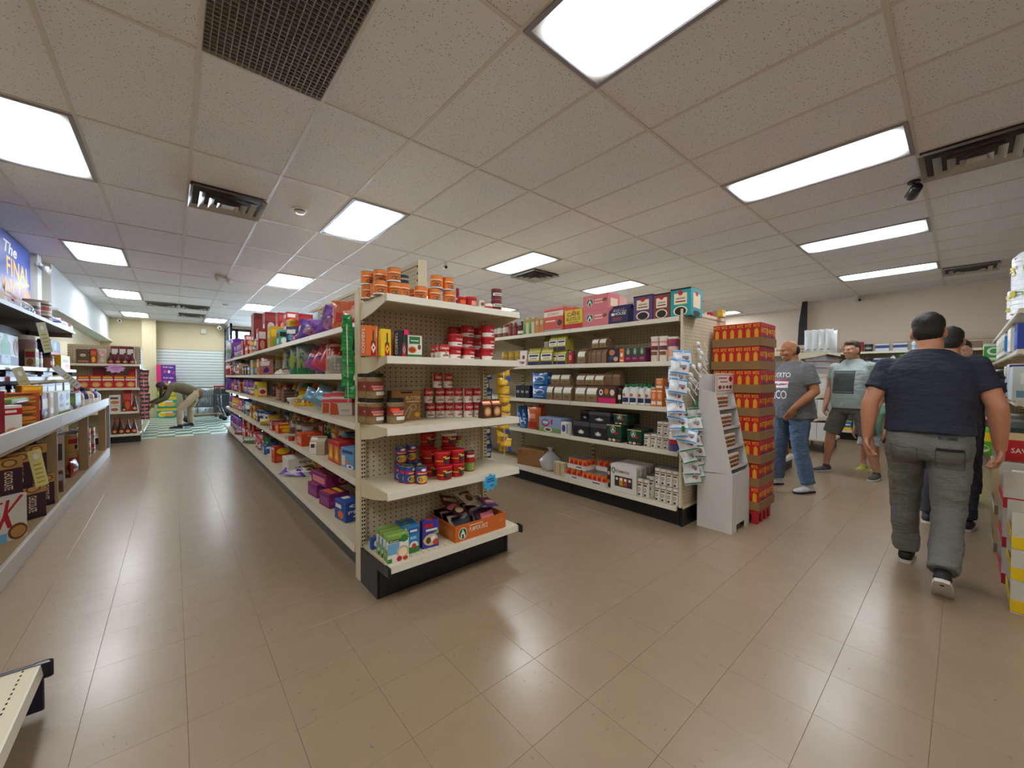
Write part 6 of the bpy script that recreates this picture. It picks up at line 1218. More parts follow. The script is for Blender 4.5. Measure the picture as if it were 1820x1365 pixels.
for k, (px, c, cp, lb) in enumerate(((106, '#2a4478', '#c8d0d8', 'navy and white box-shaped bottle'), (118, '#c0ccd4', '#d8dce0', 'white bottle'), (123, '#b02a38', '#c03040', 'slim red bottle'), (127, '#c8ccd0', '#8a98b0', 'pale bottle at the rack end'))):
    J(FM, 2, px, 562+k*3, 'bot', 'spray_bottle', 'bottle', lb+' on top of the metal rack', .24, .24, dict(body=c, cap=cp, lab=(.2, .5, 'W')), 0, .05)
# hanging shelf talkers
for k, (px, py, x, L_, c, rx) in enumerate(((72, 573, -1.06, .33, '#c0c4a8', -.35), (30, 653, -1.06, .34, '#b8b894', -.5), (60, 800, -.79, .3, '#d8cf8a', -.3), (97, 652, -1.06, .35, '#d0d8e0', -1.1))):
    p = PX(px, py, x); q = MB(); q.box(-.035, .035, -.0008, .0008, -L_, 0, c)
    prints(q, lambda u, v, o: (-.035+u*.07, -.0008-o, -L_+v*L_), [('r', .2, .8, .1+.12*i, .14+.12*i, 'y') for i in range(5)]+[('d', .3, .7, .75, .9, 'W')])
    o = link('shelf_talker', q.mesh('shelf_talker'), None, p); o.rotation_euler = (.2, rx*.7, .5); tag(o, '%s paper strip hanging from the %s' % (['pale green', 'yellow-green', 'pale yellow', 'white'][k], ['top rack shelf', 'rack shelf below the bottle case', 'front of the island counter', 'rack shelf near the yellow candy box'][k]), 'price strip')
# blue sale sign standing high against the pilaster
q = MB(); SX, SY0, SY1, SZ0, SZ1 = -1.5, 6.0, 8.62, 2.22, 3.03
q.box(-.012, 0, 0, SY1-SY0, 0, SZ1-SZ0, mt('#1f3f9c', .35, var=.12, vs=3.)); W_, H_ = SY1-SY0, SZ1-SZ0
sgn = link('sale_sign', q.mesh('sale_sign'), None, (SX, SY0, SZ0)); tag(sgn, 'large blue sale sign with yellow lettering above the left rack', 'sign')
q = MB(); fn = lambda u, v, o: (o, u*W_, v*H_)
prints(q, fn, [('t', .56, .76, .70, .88, 'W', 'The', .2), ('t', .60, .97, .38, .66, '#e8a81c', 'FINAL'), ('t', .53, .99, .06, .34, '#e0a018', 'MARKDOWN')]); link('lettering', q.mesh('lettering'), sgn)
q = MB(); q.box(-.115, -.012, .05, .1, -.03, .5, MGS); q.box(-.115, -.012, W_-.1, W_-.05, -.03, .5, MGS); link('bracket', q.mesh('bracket'), sgn)
# ================================================================ SYRUP END DISPLAY
FC = face('y', 10.6, 0., [.175, .61, 1.07, 1.53]); FC['c'] = 10.61
crop(100, 600, .14658)
syr = dict(prof=SYR, body='#4a1c14', cap='#b02018', lab=None, F=[('d', .2, .8, .08, .3, '#d86a3a'), ('d', .3, .7, .12, .26, '#e8a06a')])
syr2 = dict(syr, cap='#2a1410')
I(FC, 3, 240, 408, 140, 'box', 'pancake_box', 'box', 'brown pancake mix box with oval emblem on the syrup display', dict(base='#5a4634', F=[('d', .2, .8, .4, .75, 'K'), ('d', .26, .74, .45, .7, 'E'), ('r', .1, .9, .1, .2, 'o')]), ins=.05, d=.1)
I(FC, 3, 412, 490, 135, 'box', 'pancake_box', 'box', 'red and orange mix box on the top of the syrup display', lt('#a02a24', 'O', 'Y'), ins=.05, d=.08)
I(FC, 3, 490, 612, 137, 'bag', 'pancake_bag', 'bag', 'white and pink pancake mix bag on the syrup display', dict(base='#d0c0b0', F=[('d', .1, .9, .45, .9, 'P'), ('d', .3, .9, .1, .4, 'F')]), ins=.05, d=.1)
I(FC, 3, 612, 965, 185, 'bot', 'syrup_bottle', 'bottle', 'dark syrup bottle on the top display shelf', syr2, nx=4, ins=.04)
I(FC, 3, 662, 945, 108, 'box', 'pancake_box', 'box', 'dark red mix box behind the top syrup bottles', lt('#7a1a20', 'W', 'r'), nx=3, ins=.2, d=.08)
I(FC, 2, 255, 970, 460, 'box', 'pancake_box', 'box', 'bright red pancake mix box on the second display shelf', dict(base='#c01c22', F=[('r', .1, .9, .78, .9, 'Y'), ('r', .05, .95, .6, .72, 'W'), ('d', .15, .9, .05, .5, '#c8843a'), ('d', .25, .8, .1, .4, '#e0b06a')]), nx=5, ins=.03, d=.09)
I(FC, 2, 440, 590, 360, 'box', 'pancake_box', 'box', 'maroon box behind the red mix boxes', lt('#6a2830', 'r', 'M'), ins=.2, d=.08)
I(FC, 2, 880, 970, 380, 'box', 'pancake_box', 'box', 'red box stacked at the right of the second display shelf', lt('#a82420', 'R', 'A'), ins=.2, d=.08)
I(FC, 1, 640, 780, 695, 'box', 'pancake_box', 'box', 'white waffle box with two food pictures on the third display shelf', dict(base='#d8d0c4', F=[('r', .1, .8, .74, .86, 'J'), ('d', .1, .9, .45, .66, '#b87a4a'), ('d', .15, .8, .04, .22, '#a05a3a'), ('r', 0, 1, .34, .36, 'm')]), ins=.04, d=.08)
I(FC, 1, 808, 915, 640, 'box', 'pancake_box', 'box', 'tall red mix box on the third display shelf', lt('#a82420', '#c84a3a', 'O'), ins=.1, d=.08)
I(FC, 1, 912, 990, 712, 'bot', 'syrup_bottle', 'bottle', 'dark syrup bottle with red cap on the third display shelf', syr, ins=.05)
I(FC, 1, 790, 850, 790, 'bot', 'syrup_bottle', 'bottle', 'small dark bottle in front of the tall red mix box', syr2, ins=.03)
I(FC, 0, 665, 985, 1000, 'bot', 'syrup_bottle', 'bottle', 'dark syrup bottle with red cap on the lowest display shelf', syr, nx=4, ins=.03)
I(FC, 0, 680, 800, 975, 'bot', 'syrup_bottle', 'bottle', 'dark syrup bottle in the rear of the lowest display shelf', syr, nx=2, ins=.2)
q = MB(); pts = [(a*.30-.15, b*.19-.095) for a, b in star_pts(9, .7)]; q.prism(pts, 0, .0015, mt('#d0a0d8', .5))
prints(q, lambda u, v, o: (-.15+u*.30, -o, -.095+v*.19), [('r', .3, .72, .62, .67, 'p'), ('r', .26, .76, .5, .55, 'p'), ('r', .4, .64, .34, .39, 'p')])
p = PY(205, 655, 10.595); tag(link('price_card', q.mesh('price_card'), None, (p.x, 10.60, p.z)), 'lilac star-shaped price card on the syrup display', 'price card')
jk = [(P_bag(.14, .05, .12, c, [('r', .1, .9, .3, .6, 'P'), ('r', .1, .9, .7, .9, 'k')], 4), 'jerky_packet', 'packet') for c in ('#4a3038', '#5a4450', '#6a5058')]
strip('clip_strip', 'clip strip of brown packets beside the syrup display', (-.44, 10.58, 1.33), (-.42, 10.58, .4), 12, jk, 'brown packet on the strip beside the syrup display', .3)
ja = P_bag(.2, .08, .22, '#a8acb8', [('r', .1, .9, .4, .7, '#8a7a9a'), ('d', .3, .7, .1, .4, 'W')], 6)
for k in range(12): put(ja, 'snack_bag', 'silver and violet bag on the shelves behind the syrup display, %s' % ON_[k].replace('front', 'first'), 'bag', (-.52, 11.2+.36*(k % 3)+.05, [.1805, .4505, .7505, 1.1005][k//3]), PI/2+.3, 'bags behind the syrup display')
for k in range(5): LP('box', 'cereal_box', 'box', 'tall grey box on the highest shelf behind the syrup display, %s' % ordw(k, 5), .14, .1, .33+.05*(k % 2), (-.5, 11.2+.17*k, 1.4505), PI/2, lt('#a09a90', 'm', 'S'), group='tall grey boxes')
# ================================================================ FAR END STOCK
pu = dict(base='#5a1f8a', F=[('r', 0, .24, 0, 1, '#d0246a'), ('t', .34, .86, .66, .86, 'W', 'Pull-Ups'), ('d', .34, .54, .2, .55, 'p'), ('d', .58, .72, .2, .5, 'W'), ('r', .8, .98, .1, .4, 'v')])
LP('box', 'nappy_box', 'box', 'purple and pink nappy carton, upper one by the end wall', .45, .3, .33, (-.155, 16.2, 1.315), 0, pu)
LP('box', 'nappy_box', 'box', 'purple and pink nappy carton, second from the top', .46, .3, .33, (-.15, 16.2, .985), 0, pu)
hg = dict(base='#1f8a8a', F=[('r', 0, 1, .72, 1, '#c8b02a'), ('d', .05, .5, .1, .6, 'Y'), ('d', .4, .95, .12, .5, '#d89a3a'), ('r', .2, .8, .5, .64, 'W')])
for k in range(2): LP('box', 'nappy_box', 'box', 'teal and yellow nappy carton, %s in the stack' % ['lowest', 'third from the top'][k], .46, .3, .3+.02*k, (-.15, 16.2, .001+k*.32), 0, hg) if k == 0 else LP('box', 'nappy_box', 'box', 'lime and pink nappy carton, third from the top', .46, .3, .33, (-.15, 16.2, .651), 0, dict(hg, base='#7a9a3a'))
LP('box', 'nappy_box', 'box', 'teal nappy carton above the floor carton', .46, .3, .33, (-.15, 16.2, .321), 0, dict(hg, base='#2a9a7a'))
wp = P_bag(.34, .24, .3, mt('#b8c8d0', .15, var=.3, vs=14., bump=.4, bs=18.), [('r', .35, .65, .45, .75, '#5a6a78')], 3)
for k in range(9): put(wp, 'water_pack', 'shrink-wrapped pack of water bottles by the end wall, %s' % (suffix('stack', k % 3, 3, 0, 1, k//3, 3)), 'water pack', (.42+.36*(k % 3), 16.25, .001+.3*(k//3)), 0, 'water packs by the end wall')
# ================================================================ PAPER GOODS RUN AND STANDS AT THE RIGHT EDGE
FP = face('y', -.276, PI, [.16, .62, 1.1, 1.55, 1.90])
def Q(sh, x, kind, name, cat, label, w, d, h, st=None, rz=0., dz=0., yy=0., tilt=None):
    pr = KIND[kind](w, d, h, **(st or {})); put(pr, name, label, cat, (x+w/2, FP['c']+yy, FP['sh'][sh]+dz+.0005), PI+rz, None, tilt)
film = mt('#dfe2e4', .2, var=.12, vs=20., bump=.35, bs=30.)
cupbag = dict(base=film, F=[('r', .1, .9, .5, .8, 'R')], seed=3)
# tall bag of foam cups, printed band facing the aisle and the viewer
def cup_bag(x, z, h, lb, big=True):
    pr = Proto(); q = MB(); w = .36; n = 12
    q.lathe([(.15, 0, film), (.19, .02, film), (.185, h*.3, film), (.19, h*.6, film), (.185, h*.92, film), (.14, h, film)], 0, .19, 18, 1.0, .9)
    fn = lambda u, v, o: ((.192+o)*math.cos(-PI/2+(u-.5)*PI*1.6), .19+(.192*.9+o)*math.sin(-PI/2+(u-.5)*PI*1.6), v*h)
    prints(q, fn, [('p', 'R', [(u_, .55+.3*(u_-.0)) for u_ in (0, .2, .4, .6, .8, 1)]+[(u_, .72+.3*u_) for u_ in (1, .8, .6, .4, .2, 0)]), ('t', .30, .62, .62, .78, '#c8a83a', 'CUPS', .2), ('t', .68, .98, .66, .82, '#c8a83a', 'CUPS', .2), ('d', .35, .7, .30, .38, 'g'), ('d', .55, .62, .28, .40, 'y')], 10, .003)
    pr.root = q.mesh('cup_bag')
    for k in range(int(h/.045)-2):
        r = MB(); zz = .05+k*.045; r.lathe([(.180, zz, 'W'), (.191, zz+.012, 'W'), (.180, zz+.024, 'W')], 0, .19, 18, 1, .9); pr.add('cup_rim', r)
    put(pr, 'cup_bag', lb, 'cup bag', (x, -.262, z), PI)
cup_bag(6.2, 1.9005, .6, 'tall clear bag of foam cups at the right edge of the view')
cup_bag(6.75, 1.9005, .34, 'shorter bag of foam cups beside the tall one')
pt = lambda c, c2, s: dict(base=c, F=[('r', .1, .9, .2, .7, c2), ('d', .2, .6, .3, .7, 'W')], R=[('r', 0, 1, .15, .85, c2), ('d', .1, .6, .3, .8, 'W'), ('d', .2, .5, .4, .7, c2), ('r', .6, .9, .7, .85, 'Y')])
Q(3, 6.75, 'box', 'paper_towel_pack', 'pack', 'blue and white paper towel pack on the paper goods run', .34, .26, .23, pt('#d8e0e6', '#2a8ad0', 1))
Q(3, 5.56, 'box', 'foil_box', 'box', 'navy box printed with a large number at the right edge', .3, .2, .23, dict(base='#223a8c', R=[('V', .3, .8, .5, .95, 'W', '125'), ('r', .2, .9, .05, .4, '#3a7ac8')], F=[('r', .1, .9, .2, .7, '#3a7ac8')]), yy=-.02)
Q(3, 5.95, 'box', 'napkin_pack', 'pack', 'white napkin pack between the navy box and the blue towels', .34, .24, .22, dict(base='W', F=[('r', .1, .9, .2, .5, 'w')], R=[('r', .5, .8, .6, .8, 'Y')]))
Q(3, 8.7, 'box', 'paper_towel_pack', 'pack', 'green paper towel pack farther along the paper goods run', .4, .26, .23, pt('#c8d8c0', '#3aa03a', 2), yy=.1)
Q(2, 8.7, 'box', 'paper_towel_pack', 'pack', 'lower green paper towel pack on the paper goods run', .4, .26, .32, pt('#c8d8c0', '#3a9a3a', 3), yy=.1)
Q(2, 6.4, 'box', 'napkin_pack', 'pack', 'tall white tissue pack below the blue towels', .3, .24, .32, dict(base='#d4d2cc', R=[('r', .5, .85, .8, .92, 'Y'), ('d', .5, .9, .08, .2, 'n')], F=[('r', .1, .9, .2, .5, 'w')]))
Q(2, 5.95, 'box', 'storage_bag_box', 'box', 'violet and white storage bag box on the paper goods run', .36, .2, .10, dict(base='#cfd0d8', R=[('r', 0, .6, .1, .9, '#3a2a7a'), ('r', .1, .4, .3, .6, 'W'), ('d', .3, .55, .2, .6, '#c02a5a')]), dz=.232)
Q(2, 5.95, 'box', 'storage_bag_box', 'box', 'pale blue and white storage box under the violet box', .36, .22, .23, dict(base='#bccad0', R=[('r', .1, .9, .5, .8, 'W'), ('p', 'L', [(.1, .4), (.9, .2), (.9, .3), (.1, .5)]), ('r', 0, 1, 0, .1, 'C')]))
Q(2, 5.56, 'box', 'storage_bag_box', 'box', 'pale printed box nearest on the middle paper goods shelf', .36, .22, .30, dict(base='#c4ccc8', R=[('r', .1, .9, .1, .3, '#6a8a9a'), ('r', .2, .9, .5, .8, 'W')]))
for k in range(4): Q(1, 5.6+k*.5, 'box', 'bag_roll_box', 'box', 'dark green and grey box on the lower paper goods shelf, %s' % ['nearest', 'second', 'third', 'farthest'][k], .4, .22, .24+.04*(k % 2)*.5, dict(base=['#3a4a40', '#8a8a86', '#2f3a4a', '#a8a49a'][k], R=[('r', .1, .9, .5, .8, 'S'), ('d', .2, .8, .1, .4, 'g')], F=[('r', .1, .9, .4, .7, 'W')]))
for k in range(6): Q(3, 7.15+k*.2 if k < 6 else 0, 'box', 'napkin_pack', 'pack', 'white and yellow pack on the upper paper goods shelf, %s' % ON_[k].replace('front', 'first'), .2, .2, .24, pt('W', ['Y', 'g', 'b'][k % 3], 1))
for k in range(6): Q(0, 5.6+k*.45, 'box', 'carton', 'box', 'plain white carton on the base of the paper goods run, %s' % ON_[k].replace('front', 'first'), .38, .25, .3, dict(base='#cfcac0', R=[('r', .1, .9, .5, .7, 'n')], F=[('r', .1, .9, .2, .4, 'B')]))
spk = P_bag(.1, .05, .09, '#1c1c22', [('d', .2, .8, .2, .8, '#b8c0c8'), ('r', .3, .6, .6, .8, 'y')], 2)
strip('clip_strip', 'clip strip of black and silver packets before the paper goods', (6.1, -.225, 1.32), (6.1, -.225, .74), 9, [(spk, 'lighter_packet', 'packet')], 'black and silver packet before the paper goods', .3, 1.2)
Q(0, 8.9, 'bag', 'chip_bag', 'bag', 'lime green bag low on the far paper goods run', .3, .12, .42, dict(base='#5aa82a', F=[('r', .1, .9, .5, .8, 'Y'), ('d', .2, .8, .1, .4, 'W')], seed=4), .9, 0, .1)
# display stands in front of the run
def stand(x0, x1, y0, y1, tiers, body, lip, lb, words=None):
    pr = Proto(); h = tiers[-1]
    q = MB(); q.box(x0, x1, y1, y1+.006, 0, h, body); pr.add('back_panel', q)
    for a in (x0, x1-.006): q = MB(); q.box(a, a+.006, y1+.006, y0, 0, h, body); pr.add('side_panel', q)
    z0 = 0
    for k, z in enumerate(tiers[:-1]):
        q = MB(); q.box(x0+.006, x1-.006, y1+.006, y0, z, z+.008, body); q.box(x0+.006, x1-.006, y0-.004, y0, z+.008, z+.06, lip)
        q.box(x0-.003, x0, y1+.02, y0, z-.01, z+.055, lip); pr.add('tier', q)
    if words:
        q = MB(); prints(q, lambda u, v, o: (x0-.004-o, y0-u*(y0-y1), h-.16+v*.15), [('r', 0, 1, 0, 1, 'R'), ('t', .16, .37, .38, .62, 'W', words)]); pr.add('print', q)
    put(pr, 'display_stand', lb, 'display stand', (0, 0, 0))
stand(3.50, 3.86, -.185, -.58, [.02, .20, .37, .56], mt('#bdb8ae', .6), mt('#d8b40c', .5), 'low white display stand with yellow tier edges at the right edge')
stand(3.93, 4.35, -.17, -.58, [.02, .25, .5, .72], mt('#c8c2b8', .6), mt('#b01828', .5), 'white and red display stand behind the yellow edged stand')
stand(4.6, 5.1, -.16, -.6, [.02, .3, .66, .86], mt('#c8b088', .6), mt('#8a7a68', .5), 'tan display stand with a red savings banner', 'SAVE')
for k in range(3):
    for j in range(2): LP('box', 'boxed_goods', 'box', 'small white boxed item in the yellow edged stand, %s tier, %s' % (['lowest', 'middle', 'top'][k], ['near', 'far'][j]), .14, .12, .11, (3.56+.17*j+.03, -.22, .029+[0, .18, .35][k]), PI, dict(base=['W', 'w', '#c87a2a'][k], F=[('r', .1, .9, .3, .6, 'S')], R=[('r', .2, .8, .3, .6, 'r')]))
    LP('box', 'boxed_goods', 'box', 'white and %s box in the white and red stand, %s tier' % (['blue', 'yellow', 'pink'][k], ['lowest', 'middle', 'top'][k]), .3, .2, .17, (4.14, -.22, [.029, .259, .509][k]), PI, dict(base='#d0cbc2', F=[('r', .1, .9, .3, .6, ['B', 'Y', 'P'][k])], R=[('r', 0, 1, .8, 1, ['B', 'Y', 'P'][k]), ('r', .1, .5, .2, .5, 'y')]))
for k in range(2): LP('box', 'boxed_goods', 'box', 'blue and yellow printed pack in the tan stand, %s tier' % ['lower', 'upper'][k], .34, .24, .26-.06*k, (4.85, -.22, [.029, .309][k]), PI, dict(base='#8a94a8', R=[('r', 0, 1, .7, 1, 'Y'), ('r', 0, 1, .3, .6, 'b'), ('r', .2, .8, .05, .2, 'K')], F=[('r', .1, .9, .2, .8, 'B')]))
# ================================================================ BACKGROUND RUNS
# foam cups on the end display behind the shoppers
fc = P_bag(.13, .13, .40, film, [('p', 'R', [(.1, .45), (.5, .3), (.9, .45), (.5, .62)]), ('r', .3, .6, .1, .16, 'S')], 5, wr=.05)
for k in range(4):
    for j in range(2): put(fc, 'cup_sleeve', 'wrapped sleeve of white cups with red diamond, %s%s' % (['front', 'second', 'third', 'rear'][k], '' if j == 0 else ', inner row'), 'cup sleeve', (8.52+.3*j, 1.53+.095*k, 1.7405), -PI/2+.2, 'wrapped sleeves of white cups')
for k in range(3):
    for j in range(3):
        pr = _pc.setdefault('ctray', None) or P_box(.28, .3, .11, MCLEAR, [('r', 0, 1, .9, 1, '#a02030')], [('r', 0, 1, .9, 1, '#a02030')], [('r', 0, 1, .9, 1, '#a02030')]); _pc['ctray'] = pr
        put(pr, 'plastic_box', 'clear plastic box with red rim on the cup display, %s, %s' % (ordw(k, 3, 'bottom'), ordw(j, 3)), 'plastic box', (8.58+.31*j, 1.55, 1.3605+.112*k), 0, 'clear plastic boxes')
wb = P_box(.13, .12, .30, '#d6d3cc', [('r', .1, .9, .1, .9, '#cfcbc2'), ('r', .3, .7, .8, .86, 'A')], [('r', .1, .9, .05, .95, '#dad7d0')])
for k, z in enumerate((1.0105, .6205, .2205)):
    for i in range(3):
        for j in range(3): put(wb, 'foam_cup_pack', 'white foam cup pack, %s shelf of the cup display, %s, %s' % (['upper', 'middle', 'lower'][k], ordw(j, 3), ordw(i, 3, 'front')), 'cup pack', (8.50+.15*j, 1.54+.125*i, z), 0, 'white foam cup packs')
LP('bag', 'snack_bag', 'bag', 'yellow tag bag hanging on the cup display', .14, .06, .3, (9.0, 1.53, 1.0105), 0, dict(base='#d8a81c', F=[('r', .1, .9, .1, .4, 'W'), ('r', .1, .9, .5, .7, 'n')], seed=3))
# third run
LP('jar', 'honey_jar', 'jar', 'large amber jar on the top shelf behind the cracker tower', .2, .2, .24, (6.25, 2.05, 1.7405), -PI/2, dict(glass='#6a2a14', lid='k', lab='W'))
LP('bag', 'paper_pack', 'pack', 'large clear pack of napkins on the top shelf behind the cracker tower', .5, .3, .36, (6.3, 2.5, 1.7405), -PI/2, dict(base=film, seed=6))
LP('box', 'boxed_goods', 'box', 'black and white box under the top shelf of the third run', .3, .1, .28, (6.2, 2.2, 1.3605), -PI/2, dict(base='W', F=[('r', .1, .5, .1, .9, 'k'), ('r', .6, .9, .3, .7, 'S')], R=[('r', .1, .9, .4, .8, 'k')]))
for k in range(3): LP('bot', 'juice_jug', 'bottle', 'amber jug low on the end shelf beyond the man in jeans, %s' % ordw(k, 3), .16, .16, .3, (6.25+.18*k, 1.62, .2005), 0, dict(body='#8a3a10', cap='k', lab=(.2, .5, '#b8601c')))
# stock on the right wall bays
WK = [('teal and yellow detergent box', 'box', .22, .16, .2, dict(base='#1f5f8c', F=[('r', 0, 1, .0, .3, 'Y'), ('r', .1, .9, .5, .65, 'W'), ('r', 0, 1, .85, 1, 'g')])), ('navy appliance box', 'box', .26, .18, .26, dict(base='#2a3050', F=[('r', .1, .5, .3, .8, 'S'), ('r', .6, .9, .2, .5, 'W')])), ('white lotion bottle', 'bot', .09, .09, .2, dict(body='W', cap='b', lab=(.2, .5, 'Q'))),
      ('brown shoe box', 'box', .3, .2, .12, dict(base='#8a7058', F=[('d', .2, .6, .3, .8, 'J')])), ('blue and white soap box', 'box', .2, .12, .14, dict(base='#cfd6e0', F=[('r', 0, 1, .4, .8, 'n')])), ('pink wipes pack', 'box', .3, .16, .1, dict(base='#c87a96', F=[('r', .2, .8, .3, .7, 'W')])),
      ('black lidded tub', 'tub', .14, .14, .15, dict(body='#22242c', lid='k', F=[('r', .2, .8, .3, .6, 'S')])), ('green scrub bottle', 'bot', .08, .08, .18, dict(body='#2a8a5a', cap='W', lab=(.2, .5, 'W'))), ('red tool case', 'box', .3, .14, .2, dict(base='#a02430', F=[('d', .4, .8, .1, .6, 'L')]))]
_wp = [KIND[f[1]](f[2], f[3], f[4], **f[5]) for f in WK]
WS = ['base', 'lowest', 'second', 'third', 'fourth', 'top']
rw = random.Random(3)
for sh, z in enumerate((.2, .62, 1.0, 1.29, 1.55, 1.83)):
    y = -.2; cnt = {}
    while y < 2.65:
        n = rw.randrange(len(WK)); f = WK[n]
        if sh == 3 and f[4] > .22: continue
        if rw.random() < .12: y += .15; continue
        k = cnt[n] = cnt.get(n, 0)+1
        put(_wp[n], f[0].split()[-1]+'_pack' if 0 else '_'.join(f[0].split()[-2:]), '%s, %s right wall shelf, %s of its kind' % (f[0], WS[sh], 'nearest' if k == 1 else ON_[min(k-1, 11)]), f[0].split()[-1], (10.66, y+f[2]/2, z+.0005), -PI/2, 'stock along the right wall'); y += f[2]+rw.uniform(.01, .08)
# black flag-like banner pole in the recess
q = MB(); q.prism([(-.12, 0), (.06, 0), (.04, .5), (-.02, 1.0), (-.12, 1.0)], 0, .01, mt('#1a1a1c', .5), 'x'); o = link('corner_banner', q.mesh('corner_banner'), None, (11.02, 2.5, 2.05)); tag(o, 'black banner hanging at the corner of the right wall', 'banner')
# ================================================================ SHOPPING TROLLEY
pr = Proto(); MW = mt('#4a5052', .35, .6, var=.05)
cx, cy = .62, 14.45
q = MB(); q.tube([(0, 0, .95), (0, .5, .95)], .02, mt('#a82430', .4)); pr.add('handle', q)
def wires(a, b, c, d, nu, nv, name):
    q = MB(); L = lambda p, r, t: tuple(p[i]+(r[i]-p[i])*t for i in range(3))
    for i in range(nu+1): q.tube([L(a, b, i/nu), L(d, c, i/nu)], .006, MW, 4)
    for j in range(nv+1): q.tube([L(a, d, j/nv), L(b, c, j/nv)], .006, MW, 4)
    pr.add(name, q)
for y in (.02, .48): wires((.02, y, .92), (-.80, y, .80), (-.74, y, .42), (.0, y, .42), 18, 8, 'side_basket')
wires((-.80, .02, .80), (-.80, .48, .80), (-.74, .48, .42), (-.74, .02, .42), 8, 6, 'front_basket')
wires((.0, .02, .42), (-.74, .02, .42), (-.74, .48, .42), (.0, .48, .42), 14, 8, 'basket_floor')
for y in (.03, .47):
    q = MB(); q.tube([(0, y, .95), (.02, y, .42), (-.1, y, .2), (-.78, y, .14)], .014, MW); q.tube([(.02, y, .42), (.1, y, .16)], .014, MW); pr.add('frame_rail', q)
for x, y in ((.1, .03), (.1, .47), (-.74, .05), (-.74, .45)):
    q = MB(); q.tube([(x, y-.02, .065), (x, y+.02, .065)], .062, mt('K', .5), 14); pr.add('wheel', q)
    q = MB(); q.tube([(x, y, .15), (x, y, .08)], .018, MW); pr.add('caster', q)
q = MB(); q.box(-.7, .05, .06, .44, .16, .20, mt('#8a6a44', .8)); pr.add('lower_rack', q)
put(pr, 'shopping_trolley', 'grey wire shopping trolley with red handle behind the bending shopper', 'shopping trolley', (cx+.42, cy-.3, 0), .1)
# stacked dark trolleys by the wall
pr = Proto(); q = MB(); q.box(0, .42, 0, .5, .12, .72, mt('#3a4446', .5), .02); q.box(.05, .37, .06, .44, .72, .9, mt('#30383a', .5), .01); pr.root = q.mesh('bin')
q = MB(); q.tube([(0, -.02, .98), (.42, -.02, .98)], .02, mt('#b02a38', .4)); q.tube([(.02, -.02, .98), (.02, .1, .72)], .012, MW); q.tube([(.4, -.02, .98), (.4, .1, .72)], .012, MW); pr.add('handle', q)
for x in (.05, .37):
    for y in (.06, .44): q = MB(); q.tube([(x-.015, y, .06), (x+.015, y, .06)], .06, mt('K', .5), 12); q.box(x-.01, x+.01, y-.01, y+.01, .06, .13, MW); pr.add('wheel', q)
put(pr, 'cart_bin', 'dark plastic cart with red handle against the end wall', 'cart', (.98, 15.6, 0))
# ================================================================ PEOPLE
V3 = Vector
def ell(mb, c, r, ax=None, n=14, m_=9):
    c = V3(c); ax = ax or (V3((1, 0, 0)), V3((0, 1, 0)), V3((0, 0, 1))); vs = []; fs = []
    for j in range(1, m_):
        t = PI*j/m_
        for i in range(n):
            p = 2*PI*i/n; vs.append(c+ax[0]*(r[0]*math.sin(t)*math.cos(p))+ax[1]*(r[1]*math.sin(t)*math.sin(p))+ax[2]*(r[2]*math.cos(t)))
    a = len(vs); vs += [c+ax[2]*r[2], c-ax[2]*r[2]]
    for j in range(m_-2):
        for i in range(n): fs.append((j*n+i, (j+1)*n+i, (j+1)*n+(i+1) % n, j*n+(i+1) % n))
    for i in range(n): fs.append((a, i, (i+1) % n)); fs.append((a+1, (m_-2)*n+(i+1) % n, (m_-2)*n+i))
    mb.idx(vs, fs, 'S', True)
def limb(mb, pts, ends=True):
    P_ = [V3(p) for p, r in pts]; R_ = [r for p, r in pts]
    # resample for smooth bends
    Q_, S_ = [], []
    for i in range(len(P_)-1):
        for k in range(5):
            t = k/5; Q_.append(P_[i].lerp(P_[i+1], t)); S_.append(R_[i]+(R_[i+1]-R_[i])*t)
    Q_.append(P_[-1]); S_.append(R_[-1])
    mb.tube(Q_, S_, 'S', 12)
    for p, r in ((P_[0], R_[0]), (P_[-1], R_[-1])) if ends else (): ell(mb, p, (r, r, r), n=10, m_=7)
    for p, r in zip(P_[1:-1], R_[1:-1]): ell(mb, p, (r, r, r), n=10, m_=7)
def trunk(mb, rings, e=2.4, n=18):
    vs = []; fs = []
    for c, a, b in rings:
        c, a, b = V3(c), V3(a), V3(b)
        for i in range(n):
            t = 2*PI*i/n; co, si = math.cos(t), math.sin(t)
            vs.append(c+a*math.copysign(abs(co)**(2/e), co)+b*math.copysign(abs(si)**(2/e), si))
    for j in range(len(rings)-1):
        for i in range(n): fs.append((j*n+i, j*n+(i+1) % n, (j+1)*n+(i+1) % n, (j+1)*n+i))
    fs += [tuple(reversed(range(n))), tuple((len(rings)-1)*n+i for i in range(n))]
    mb.idx(vs, fs, 'S', True)
def fuse(mb, name, mat, vox=.011, it=4, fold=0., fs=6., keep=None):
    me = mb.mesh('tmp'); o = bpy.data.objects.new('tmp', me); COL.objects.link(o)
    r = o.modifiers.new('r', 'REMESH'); r.mode = 'VOXEL'; r.voxel_size = vox
    s = o.modifiers.new('s', 'SMOOTH'); s.factor = .5; s.iterations = it
    if fold:
        t = bpy.data.textures.new('fold', 'CLOUDS'); t.noise_scale = fs; t.noise_depth = 2
        d = o.modifiers.new('d', 'DISPLACE'); d.texture = t; d.strength = fold; d.mid_level = .5; d.texture_coords = 'LOCAL'
    dg = bpy.context.evaluated_depsgraph_get(); out = bpy.data.meshes.new_from_object(o.evaluated_get(dg))
    bpy.data.objects.remove(o); bpy.data.meshes.remove(me)
    out.name = name; out.materials.clear(); out.materials.append(mat)
    out.polygons.foreach_set('use_smooth', [True]*len(out.polygons)); out.polygons.foreach_set('material_index', [0]*len(out.polygons))
    return out
